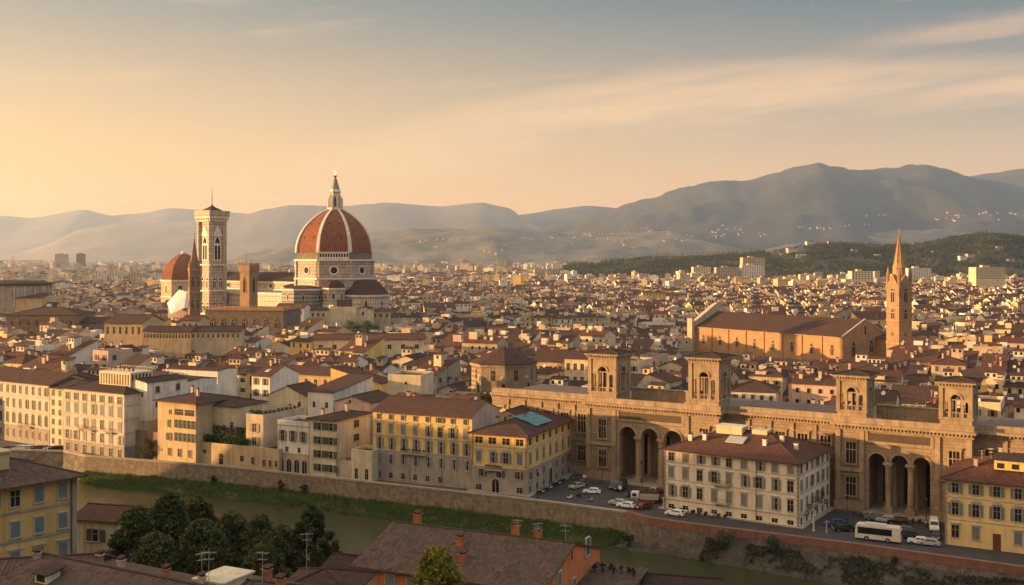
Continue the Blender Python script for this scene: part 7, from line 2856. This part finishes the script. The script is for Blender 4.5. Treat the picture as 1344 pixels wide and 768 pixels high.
# ------------------------------------------------------------------ the trees of the near bank
def tree(label, u, vtop, D, r, kind='round', leaf=None, seed=0, vbot=None, n=None):
    rn = random.Random(seed)
    x, y = px(u, D), D
    zb = slope_z(x, y) - .5
    zt = pz(vtop, D)
    t = thing('conifer' if kind == 'cone' else 'tree', (x, y, zb), rn.uniform(0, 6), label, 'tree', None)
    hh = zt - zb
    b = MB()
    b.tube((0, 0, -.5), (0, 0, hh * .45), .38, .26, n=9)
    tips = []
    for i in range(14):
        k = rn.uniform(.25, .8)
        a = i * 2.4 + rn.uniform(-.3, .3)
        ln = r * rn.uniform(.5, .85) * (1 if kind == 'round' else (1.05 - k))
        s_ = Vector((0, 0, hh * min(k * .55, .44)))
        e_ = Vector((math.cos(a) * ln, math.sin(a) * ln, hh * (k * .9 + .06)))
        b.tube(s_, e_, .13, .04, n=6, cap=False)
        tips.append(e_)
    b.tube((0, 0, hh * .44), (0, 0, hh * .9), .24, .05, n=7)
    b.build('trunk', m_bark, t)
    v, f = [], []
    if kind == 'round':
        clumps = []
        z0 = hh * .10
        for _ in range(150):
            k = rn.random() ** .85
            prof = min(1, (k + .15) * 2.2) ** .5 * max(.02, 1 - k ** 1.9) ** .72 if n is None else min(1, (k + .25) * 1.6) ** .6 * max(.05, 1 - k ** 3.2) ** .6
            a = rn.uniform(0, 6.28)
            rr = r * prof * rn.uniform(.25, 1.0) ** .6
            clumps.append((Vector((math.cos(a) * rr, math.sin(a) * rr, z0 + (hh * .96 - z0) * k)), rn.uniform(.6, 1.35)))
        for c_, cr in clumps:
            for _ in range(n or 210):
                d = Vector((rn.gauss(0, 1), rn.gauss(0, 1), rn.gauss(0, 1))).normalized() * cr * rn.uniform(.45, 1.08)
                d.z *= .8
                leaf_faces(v, f, c_ + d, .24, rn)
    else:
        for _ in range(420):
            k = rn.random() ** 1.2
            a = rn.uniform(0, 6.28)
            rr = r * (1 - k) ** .62 * rn.uniform(.2, 1.0) ** .4
            c_ = Vector((math.cos(a) * rr, math.sin(a) * rr, hh * (.04 + .93 * k)))
            cr = rn.uniform(.45, .95) * (1.1 - .65 * k)
            for _ in range(n or 130):
                d = Vector((rn.gauss(0, 1), rn.gauss(0, 1), rn.gauss(0, 1.4))).normalized() * cr * rn.uniform(.3, 1.1)
                leaf_faces(v, f, c_ + d, .22, rn)
    me = bpy.data.meshes.new('crown')
    me.from_pydata(v, [], f)
    me.materials.append(leaf or m_leaf)
    link('crown', me, t)
    return t
tree('broad dark tree, first in the row right of cream cottage', 180, 664, 150, 5.9, seed=1)
tree('tallest dark tree with pointed top in middle of near-bank row', 222, 646, 156, 5.2, seed=2)
tree('rounded tree with yellow-lit top behind the tallest dark tree', 260, 654, 162, 5.4, leaf=leaf_mat('golden_green_leaves', (.035, .045, .012), (.12, .11, .022)), seed=3)
tree('low bushy dark tree in front of the yellow-topped one', 266, 682, 143, 5.6, seed=4)
tree('dark rounded tree with slightly lit crown, fifth along the row', 304, 671, 150, 5.3, seed=5)
tree('dark green tree with loose crown next to cone-shaped tree', 341, 676, 147, 5.3, seed=6)
tree('low shaded tree filling gap under first dark tree', 205, 700, 138, 5.2, seed=9)
tree('low shaded tree filling gap before cone-shaped tree', 345, 715, 135, 5.2, seed=10)
tree('dark tree filling space between yellow-topped tree and loose-crowned tree', 322, 690, 152, 5.2, seed=12)
tree('deep green tree at back of gap before the conical conifer', 372, 690, 156, 4.8, seed=13)
tree('conical dark conifer, alone at end of the row of trees', 410, 660, 146, 7.0, 'cone', m_leaf_c, seed=7)
tree('small bright yellow-green tree in front of the orange house', 575, 717, 112, 3.4, leaf=m_leaf_y, seed=8, n=200)
# ------------------------------------------------------------------ cars, coach, scooters and posts on the embankment
m_tyre = mat('tyre_rubber', (.018, .018, .018), .9, 0)
m_rim = mat('wheel_rim', (.35, .35, .35), .4, 0, metal=.7)
m_lamp = mat('head_lamp', (.75, .74, .7), .2, 0)
m_tail = mat('tail_lamp', (.35, .02, .015), .3, 0)
m_carglass = mat('car_glass', (.015, .018, .02), .08, 0)
PAINT = {}
def paint(n, c):
    if n not in PAINT:
        m = mat('car_paint_' + n, c, .28, 0)
        m.node_tree.nodes['Principled BSDF'].inputs['Coat Weight'].default_value = .4
        PAINT[n] = m
    return PAINT[n]
for n_, c_ in (('white', (.75, .75, .73)), ('black', (.015, .015, .016)), ('silver', (.38, .39, .40)), ('red', (.16, .014, .016)), ('blue', (.04, .07, .16)), ('grey', (.12, .12, .125)), ('dark_green', (.02, .05, .035)), ('beige', (.42, .36, .26))):
    paint(n_, c_)
CARM = {}
def car_meshes(kind):
    if kind in CARM:
        return CARM[kind]
    if kind == 'car':
        Ln, Wd = 4.2, 1.72
        low = [(-2.1, .35), (-2.12, .62), (-2.0, .86), (-1.05, .95), (1.55, .98), (2.05, .92), (2.1, .6), (2.08, .33)]
        cab = [(-1.12, .95), (-.45, 1.40), (.85, 1.46), (1.55, 1.30), (1.92, .96)]
    elif kind == 'van':
        Ln, Wd = 5.2, 1.95
        low = [(-2.6, .38), (-2.62, .7), (-2.5, 1.05), (-1.8, 1.2), (2.55, 1.2), (2.6, .7), (2.58, .36)]
        cab = [(-1.85, 1.2), (-1.15, 2.0), (-.8, 2.2), (2.4, 2.25), (2.55, 1.2)]
    def extr(mb, pts, hw, hwt, m=0, zt=None):
        zs = [p[1] for p in pts]
        lo, hi = min(zs), max(zs)
        def hwz(z):
            return hw + (hwt - hw) * (z - lo) / (hi - lo)
        Lf = [(x, -hwz(z), z) for x, z in pts]
        Rt = [(x, hwz(z), z) for x, z in pts]
        n = len(pts)
        for i in range(n):
            j = (i + 1) % n
            mb.face([Lf[i], Lf[j], Rt[j], Rt[i]], m)
        mb.face(Lf[::-1], m)
        mb.face(Rt, m)
    body = MB()
    extr(body, low[::-1], Wd / 2, Wd / 2 - .06)
    roof = [(x, z) for x, z in cab[1:-1]]
    cb = [cab[0]] + roof + [cab[-1]]
    extr(body, [(x, z) for x, z in cb][::-1], Wd / 2 - .09, Wd / 2 - .24)
    gl = MB()
    zlo, zhi = cab[0][1], max(p[1] for p in cab)
    for s in (-1, 1):
        def side_pt(x, z):
            return (x, s * (Wd / 2 - .085 - .15 * (z - zlo) / (zhi - zlo)), z)
        zt = zhi - .12
        x0 = cab[0][0] + .22
        if kind == 'car':
            qs = [[(x0 + .12, zlo + .06), (.25, zlo + .06), (.25, zt), (cab[1][0] + .1, zt - .04)], [(.33, zlo + .06), (1.5, zlo + .06), (1.35, zt - .12), (.33, zt)]]
        else:
            qs = [[(x0 + .1, zlo + .08), (-.75, zlo + .08), (-.75, zt - .12), (cab[1][0] + .1, zt - .25)]]
        for q in qs:
            q3 = [side_pt(x, z) for x, z in q]
            q3 = [(x, y + s * .012, z) for x, y, z in q3]
            gl.face(q3 if s < 0 else q3[::-1])
    for (xa, za), (xb, zb), o in ((cab[0], cab[1], -.02), (cab[-2], cab[-1], .02)):
        ha, hb = Wd / 2 - .2, Wd / 2 - .3
        k0, k1 = .12, .92
        A = (xa + (xb - xa) * k0, za + (zb - za) * k0)
        B = (xa + (xb - xa) * k1, za + (zb - za) * k1)
        if o > 0:
            A, B = B, A
        gl.face([(A[0] + o, ha, A[1] + .012), (A[0] + o, -ha, A[1] + .012), (B[0] + o, -hb, B[1] + .012), (B[0] + o, hb, B[1] + .012)])
    wh = MB()
    wh.tube((0, -.11, 0), (0, .11, 0), .32, n=14, mat=0)
    wh.tube((0, -.125, 0), (0, .125, 0), .19, n=10, mat=1)
    hl = MB()
    hl.box(-.05, .03, -.18, .18, -.07, .07)
    CARM[kind] = (body.mesh('body', [paint('white', None)]), gl.mesh('windows', [m_carglass]), wh.mesh('wheel', [m_tyre, m_rim]), hl.mesh('headlight', [m_lamp]), hl.mesh('tail_light', [m_tail]), low, Wd)
    return CARM[kind]
def car(label, p, rz, col, kind='car', group=None):
    body, gl, wh, hl, tl, low, Wd = car_meshes(kind)
    t = thing('van' if kind == 'van' else 'car', (p[0], p[1], 0.004), rz, label, 'van' if kind == 'van' else 'car', group)
    key = (kind, col)
    if key not in CARM:
        m = body.copy()
        m.materials[0] = paint(col, None)
        CARM[key] = m
    bo = link('body', CARM[key], t)
    link('window', gl, bo)
    x0 = low[2][0]
    x1 = low[-3][0]
    for s in (-1, 1):
        link('headlight', hl, bo, (low[1][0], s * (Wd / 2 - .3), .66))
        link('tail_light', tl, bo, (low[-2][0] + .01, s * (Wd / 2 - .3), .70))
        for x in (low[0][0] + .82, low[-1][0] - .78):
            link('wheel', wh, t, (x, s * (Wd / 2 - .10), .32))
    return t
def gp(u, v):
    q = at(u, v, 0)
    return (q.x, q.y)
E = R(-30)
# the car park of the second portico and the open square before the first
car('white hatchback driving alone across the open square', gp(777, 648), E + R(20), 'white')
car('dark van waiting by the columns of the first portico', gp(815, 643), E + R(95), 'black', 'van')
car('small black car with pale plate in middle of the square', gp(834, 652.5), E + R(40), 'black')
car('dark red car parked at the shaded corner of the white palace', gp(866, 647), E + R(15), 'red')
car('silver car parked next to the dark red car', gp(858, 647.5), E + R(95), 'silver')
car('light grey car behind the parapet, first from the yellow corner palace', gp(811, 663), E, 'silver')
car('white car close behind the parapet beside light grey car', gp(822, 666.5), E, 'white')
car('grey car parked behind white car by the parapet', gp(829, 661), E, 'grey')
car('dark car parked beside end wall of white palace', gp(868, 660), E + R(10), 'black')
car('red car tucked behind the curved brick parapet', gp(845, 668), E + R(60), 'red')
car('white car under the front of white palace by brick parapet', gp(886, 677), E, 'white')
car('black car parked on narrow street right of white palace', gp(1107, 697), E + R(30), 'black')
car('blue-black car parked behind the black one near white palace', gp(1096, 690), E + R(40), 'blue')
car('white car behind the coach near the yellow palace at edge', gp(1206, 714), E + R(5), 'white')
car('silver car right behind the white car after the coach', gp(1219, 716), E + R(5), 'silver')
car('dark green car parked beside coach', gp(1191, 706), E + R(30), 'dark_green')
car('white van parked with its back to the second portico', gp(1226, 695), E + R(100), 'white', 'van')
car('grey car by foot of the second portico', gp(1149, 683), E + R(10), 'grey')
car('silver car parked at steps of the second portico', gp(1163, 685.5), E + R(8), 'silver')
car('dark car parked beside silver one at steps of second portico', gp(1178, 688), E + R(10), 'black')
car('dark green car nosing out between square and white palace', gp(853, 651), E + R(25), 'dark_green')
car('blue car parked near left foot of the first portico', gp(806, 641), E + R(100), 'blue')
car('beige car parked by the yellow corner palace side wall', gp(757, 641), E + R(75), 'beige')
car('grey car beside beige car by yellow corner palace', gp(763, 638), E + R(75), 'grey')
car('black car half hidden behind front of the coach', gp(1124, 697), E + R(8), 'black')
car('red car parked beyond the coach near the portico steps', gp(1172, 697), E + R(10), 'red')
car('grey car parked beyond coach next to red one', gp(1186, 699), E + R(12), 'grey')
car('black car parked at corner of the frame-edge yellow palace', gp(1229, 707), E + R(95), 'black')
# flat-bed truck
def truck():
    t = thing('truck', (*gp(847, 659), .004), E + R(15), 'white delivery truck with open bed near the curved brick parapet', 'truck')
    b = MB()
    b.box(-3.2, -1.5, -1.05, 1.05, .5, 2.3)
    b.box(-3.3, -3.2, -1.0, 1.0, .5, 1.3)
    cb = b.build('cab', paint('white', None), t)
    b = MB()
    b.box(-3.22, -3.2, -.9, .9, 1.35, 2.1)
    b.box(-2.9, -1.9, -1.07, -1.05, 1.4, 2.1)
    b.box(-2.9, -1.9, 1.05, 1.07, 1.4, 2.1)
    b.build('window', m_carglass, cb)
    b = MB()
    b.box(-1.4, 3.1, -1.1, 1.1, .8, 1.0)
    for x0, x1, y0, y1 in ((-1.4, 3.1, -1.1, -1.02), (-1.4, 3.1, 1.02, 1.1), (3.02, 3.1, -1.018, 1.018), (-1.4, -1.32, -1.018, 1.018)):
        b.box(x0, x1, y0, y1, 1.0, 1.7)
    b.build('cargo_bed', paint('beige', None), t)
    for x in (-2.5, 1.9):
        for s in (-1, 1):
            link('wheel', car_meshes('car')[2], t, (x, s * .95, .42), 0, (1.3, 1.3, 1.3))
truck()
# coach
def coach():
    t = thing('coach', (*gp(1153, 709.5), .004), E + R(3), 'cream-white coach with long dark windows standing behind the brick parapet', 'coach')
    Ln, Wd, Ht = 8.6, 2.5, 3.1
    b = MB()
    pr = [(-Ln / 2, .4), (Ln / 2, .4), (Ln / 2, 2.5), (Ln / 2 - .25, Ht - .1), (Ln / 2 - .6, Ht), (-Ln / 2 + .5, Ht), (-Ln / 2 + .12, Ht - .2), (-Ln / 2 - .05, 1.4)]
    L_ = [(x, -Wd / 2, z) for x, z in pr]
    R_ = [(x, Wd / 2, z) for x, z in pr]
    for i in range(len(pr)):
        j = (i + 1) % len(pr)
        b.face([L_[i], R_[i], R_[j], L_[j]])
    b.face(L_)
    b.face(R_[::-1])
    bo = b.build('body', mat('coach_paint', (.66, .62, .53), .35, .05, 1), t)
    b = MB()
    for s in (-1, 1):
        y = s * (Wd / 2 + .012)
        q = [(-Ln / 2 + .5, y, 1.35), (Ln / 2 - 1.6, y, 1.35), (Ln / 2 - 1.6, y, 2.65), (-Ln / 2 + .5, y, 2.65)]
        b.face(q if s < 0 else q[::-1])
    b.face([(Ln / 2 + .015, -1.05, 1.5), (Ln / 2 + .015, 1.05, 1.5), (Ln / 2 + .015, 1.05, 2.4), (Ln / 2 + .015, -1.05, 2.4)])
    b.face([(-Ln / 2 - .06, 1.1, 1.25), (-Ln / 2 - .06, -1.1, 1.25), (-Ln / 2 + .06, -1.1, 2.7), (-Ln / 2 + .06, 1.1, 2.7)])
    b.build('window', m_carglass, bo)
    b = MB()
    b.box(-2.5, 1.5, -.9, .9, Ht, Ht + .25)
    b.build('roof_unit', mat('coach_roof_unit', (.5, .47, .42), .5, .05, 1), bo)
    for s in (-1, 1):
        b = MB()
        b.box(Ln / 2 + .016, Ln / 2 + .04, s * .95 - .12, s * .95 + .12, .9, 1.25)
        b.build('tail_light', m_tail, bo)
        for x in (-Ln / 2 + 2.2, Ln / 2 - 2.4):
            link('wheel', car_meshes('car')[2], t, (x, s * (Wd / 2 - .12), .48), 0, (1.5, 1.5, 1.5))
coach()
# cars on the terrace street at the left
left = [('black', 12), ('grey', 19), ('white', 26, ), ('white', 35), ('silver', 43), ('red', 51), ('blue', 59), ('white', 67), ('black', 74)]
for (c_, u), lb in zip(left, ('black car, first in the row on the left terrace street', 'dark grey car, second in the row on the left terrace street', 'white car, third in the row on the left terrace street', 'white car, fourth in the row, before the palace door',
                              'silver car in middle of the row on left terrace street', 'red car in the row on the left terrace street', 'dark blue car next to the red one on left terrace street', 'white car right of the dark blue one on left terrace street', 'black car, last in the row on the left terrace street')):
    q = at(u, 585.5, 0)
    car(lb, (px(u, 312.5), 312.5), R(8), c_)
# scooters
def scooter_meshes():
    if 'sc' in CARM:
        return CARM['sc']
    b = MB()
    b.box(-.45, .05, -.14, .14, .28, .42)
    b.box(-.75, -.05, -.16, .16, .42, .68)
    b.box(.05, .5, -.12, .12, .22, .3)
    b.tube((.55, 0, .2), (.38, 0, 1.0), .09, .06, n=6)
    b.box(.40, .52, -.22, .22, .35, .85)
    s = MB()
    s.box(-.75, .02, -.15, .15, .68, .80)
    h = MB()
    h.tube((.37, -.34, 1.02), (.37, .34, 1.02), .025, n=5)
    h.tube((.40, 0, .9), (.48, 0, .95), .09, n=8)
    w_ = MB()
    w_.tube((0, -.06, 0), (0, .06, 0), .24, n=12, mat=0)
    w_.tube((0, -.065, 0), (0, .065, 0), .12, n=8, mat=1)
    CARM['sc'] = (b, s.mesh('seat', [m_tyre]), h.mesh('handlebar', [m_iron]), w_.mesh('wheel', [m_tyre, m_rim]))
    return CARM['sc']
def scooter(label, p, rz, col, group):
    b, s, h, w_ = scooter_meshes()
    key = ('sc', col)
    if key not in CARM:
        CARM[key] = b.mesh('body', [paint(col, None)])
    t = thing('scooter', (p[0], p[1], .004), rz, label, 'scooter', group)
    link('body', CARM[key], t)
    link('seat', s, t)
    link('handlebar', h, t)
    link('wheel', w_, t, (-.55, 0, .24))
    link('wheel', w_, t, (.6, 0, .24))
GS = 'scooters parked along the yellow corner palace'
cols = ['black', 'white', 'red', 'black', 'silver', 'white', 'black', 'blue']
p, w_, d_ = YC
for i in range(14):
    q = loc(p, R(-24), w_ + 1.9 + (i % 2) * .15, 3.0 + i * 1.35, 0)
    scooter('%s scooter parked against side wall of the yellow corner palace' % cols[i % 8], q, R(-24 + 180 + rnd.uniform(-8, 8)), cols[i % 8], GS)
for u, v, c_, lb in ((748, 655, 'white', 'white scooter with dark seat alone near the parapet'), (775, 658, 'silver', 'silver scooter parked at the parapet below the white hatchback'), (760, 653, 'black', 'black scooter standing behind the white parapet scooter')):
    scooter(lb, gp(u, v), E + R(70), c_, None)
p, w_, d_ = WP
for i in range(9):
    q = loc(p, R(-33.7), 3 + i * 1.5, -1.3, 0)
    scooter('%s scooter in the row at front wall of the white palace' % cols[(i + 3) % 8], q, R(-33.7 - 90 + rnd.uniform(-8, 8)), cols[(i + 3) % 8], 'scooters under the front of the white palace')
for i in range(16):
    q = lloc(54 + i * 1.35, -4.6 - (i % 3) * .1)
    scooter('%s scooter in the row at steps of the second portico' % cols[(i * 3) % 8], q, LA + R(-90 + rnd.uniform(-8, 8)), cols[(i * 3) % 8], 'scooters along the second portico')
# posts and lamps
def post(label, u, v, hh, r=.22, m=None):
    t = thing('pillar', (*gp(u, v), 0), 0, label, 'post')
    b = MB()
    b.lathe([(r * 1.5, 0), (r * 1.5, .3), (r, .35), (r, hh - .3), (r * 1.3, hh - .25), (r * 1.3, hh)], 10)
    b.build('shaft', m or m_trim, t)
post('taller pale stone pillar at the right corner of white palace', 1068, 697, 3.2)
post('shorter slim pale pillar next to the taller pillar', 1085, 699, 2.4, .13)
post('pale stone post beside curved brick parapet', 871, 668, 2.6, .18)
def lamp(label, p, hh=5.2):
    t = thing('street_lamp', (p[0], p[1], 0), 0, label, 'street lamp')
    b = MB()
    b.lathe([(.22, 0), (.2, .6), (.09, .7), (.06, hh)], 8)
    b.build('pole', m_iron, t)
    b = MB()
    b.lathe([(.05, hh), (.2, hh + .15), (.28, hh + .7), (.05, hh + 1.0)], 6)
    b.build('lantern', m_carglass, t)
for u, v, lb in ((842, 637, 'iron street lamp before first portico, beside the columns'), (790, 634, 'iron street lamp by wall left of the first portico'), (1112, 688, 'iron street lamp in narrow street right of white palace'), (1216, 692, 'iron street lamp at right end of second portico'), (706, 655, 'iron street lamp at corner of yellow palace by the parapet')):
    lamp(lb, gp(u, v))
m_sign = mat('white_sign_board', (.7, .7, .68), .6, 0)
for u, v, lb in ((767, 635, 'small white road sign on the empty part of square'), (814, 650, 'white panel on the asphalt below the dark van')):
    t = thing('road_sign', (*gp(u, v), 0), E, lb, 'sign')
    MB().tube((0, 0, 0), (0, 0, 2.2), .04, n=6).build('pole', m_iron, t)
    MB().box(-.45, .45, -.06, -.03, 1.5, 2.2).build('panel', m_sign, t)
# piazza paving and kerbs
m_asph = mat('asphalt', (.052, .050, .049), .9, .2, .25, fine=.25, fscale=1.2)
q = [lloc(-34, -2.7), lloc(-34, -38), lloc(120, -38), lloc(120, -2.7)]
def clip_front(pts):
    out = []
    for p in pts:
        u = 672 + p[0] * F / p[1]
        out.append(p)
    return out
mb = MB()
n = 60
top = [lloc(-34 + 154 * i / n, -2.7) for i in range(n + 1)]
for a, b_ in zip(top, top[1:]):
    def low(p):
        # walk towards the river until just behind the parapet
        d = Vector((-math.sin(LA), math.cos(LA))) * -1
        k = 0
        q_ = Vector(p)
        while k < 60:
            q2 = q_ + d * .5
            u = 672 + q2.x * F / q2.y
            if u > 1590 or q2.y < Dw(max(-330, min(1590, u))) + 1.2:
                break
            q_ = q2
            k += .5
        return (q_.x, q_.y)
    la_, lb_ = low(a), low(b_)
    mb.face([(*la_, .004), (*lb_, .004), (*b_, .004), (*a, .004)])
tag(mb.build('piazza_road', m_asph), kind='structure')
mb = MB()
for (p, rz, w_, d_) in ((WP[0], R(-33.7), WP[1], WP[2]), (YC[0], R(-24), YC[1], YC[2])):
    mb.xf = Matrix.Translation((p[0], p[1], 0)) @ Matrix.Rotation(rz, 4, 'Z')
    mb.box(-1.2, w_ + 1.2, -1.0, d_ + 1.0, -.2, .13)
mb.xf = None
tag(mb.build('pavement', m_coping), kind='structure')
# ------------------------------------------------------------------ a label of its own for every house of the old town
ANCH = [('the yellow palace', 555, 585), ('the yellow corner palace', 690, 600), ('the white palace', 960, 620), ('the first turret', 800, 490), ('the second turret', 932, 497), ('the third turret', 1120, 517), ('the fourth turret', 1260, 530),
        ('the octagonal chapel', 660, 480), ('the basilica wall', 1010, 450), ('the brown bell tower', 1180, 430), ('the glazed veranda', 145, 498), ('the convent', 185, 525), ('the long yellow gallery', 215, 435),
        ('the grey-brown palace', 55, 425), ('the crenellated palace', 318, 412), ('the domed cathedral', 440, 380), ('the sunlit orange facade', 380, 495), ('the blank yellow wall', 467, 497), ('the pyramid-roofed house', 558, 475),
        ('the eight-windowed cream building', 484, 456), ('the ochre house with green windows', 235, 560), ('the frame-edge yellow palace', 1290, 640), ('the long cream palace', 30, 540), ('the yellow house by the last turret', 1281, 500)]
ROOFW = {'gx': 'long-ridged', 'gy': 'gabled', 'hip': 'hip-roofed', 'shed': 'slope-roofed', 'flat': 'flat-topped'}
ORD = ['', 'second', 'third', 'fourth', 'fifth', 'sixth', 'seventh', 'eighth', 'ninth', 'tenth']
groups = {}
for q in NEAR:
    u = 672 + q['c'][0] * F / q['c'][1]
    v = HV + (H - q['h'] * .8) * F / q['c'][1]
    q['uv'] = (u, v)
    best = min(ANCH, key=lambda a: (a[1] - u) ** 2 + 4 * (a[2] - v) ** 2)
    du, dv = u - best[1], (v - best[2]) * 2
    if abs(du) > abs(dv):
        side_ = 'right of' if du > 0 else 'left of'
    else:
        side_ = 'below' if dv > 0 else 'above'
    q['dist'] = math.hypot(du, dv)
    ex = ''
    if q['top']:
        ex = ' with ' + {'roof loggia': 'a roof loggia', 'aerial': 'an aerial', 'white dish': 'a white dish'}[q['top']]
    elif q['nch'] and q['D'] < 420:
        ex = ' with ' + {1: 'one chimney', 2: 'two chimneys', 3: 'three chimneys', 4: 'four chimneys', 5: 'many chimneys'}[q['nch']]
    size = 'wide ' if q['w'] > 15 else ('narrow ' if q['w'] < 9 else '')
    desc = '%s%s %s house%s' % (size, q['wall'], ROOFW[q['roof']], ex)
    groups.setdefault((desc, side_, best[0]), []).append(q)
for (desc, side_, an), qs in groups.items():
    qs.sort(key=lambda q: q['dist'])
    for i, q in enumerate(qs):
        pre = ORD[i] + ' nearest ' if i and len(qs) > 1 else ('nearest ' if len(qs) > 1 else '')
        lb = (pre + desc + ' ' + side_ + ' ' + an).strip()
        q['obj']['label'] = lb if len(lb.replace('-', ' ').split()) <= 16 else (pre + desc + ' ' + side_ + ' ' + an.replace('the ', '', 1)).strip().replace(' with a ', ' with ')
# ------------------------------------------------------------------ the evening haze over the plain
HAZE = 4.5e-5
m = bpy.data.materials.new('haze_air')
m.use_nodes = True
t = m.node_tree
t.nodes.clear()
v = t.nodes.new('ShaderNodeVolumePrincipled')
v.inputs['Color'].default_value = (0.50, 0.68, 0.98, 1)
v.inputs['Density'].default_value = HAZE
v.inputs['Anisotropy'].default_value = 0.42
o = t.nodes.new('ShaderNodeOutputMaterial')
t.links.new(v.outputs[0], o.inputs['Volume'])
MB().box(-8600, 9500, -600, 18000, -40, 1180).build('haze', m)['kind'] = 'stuff'
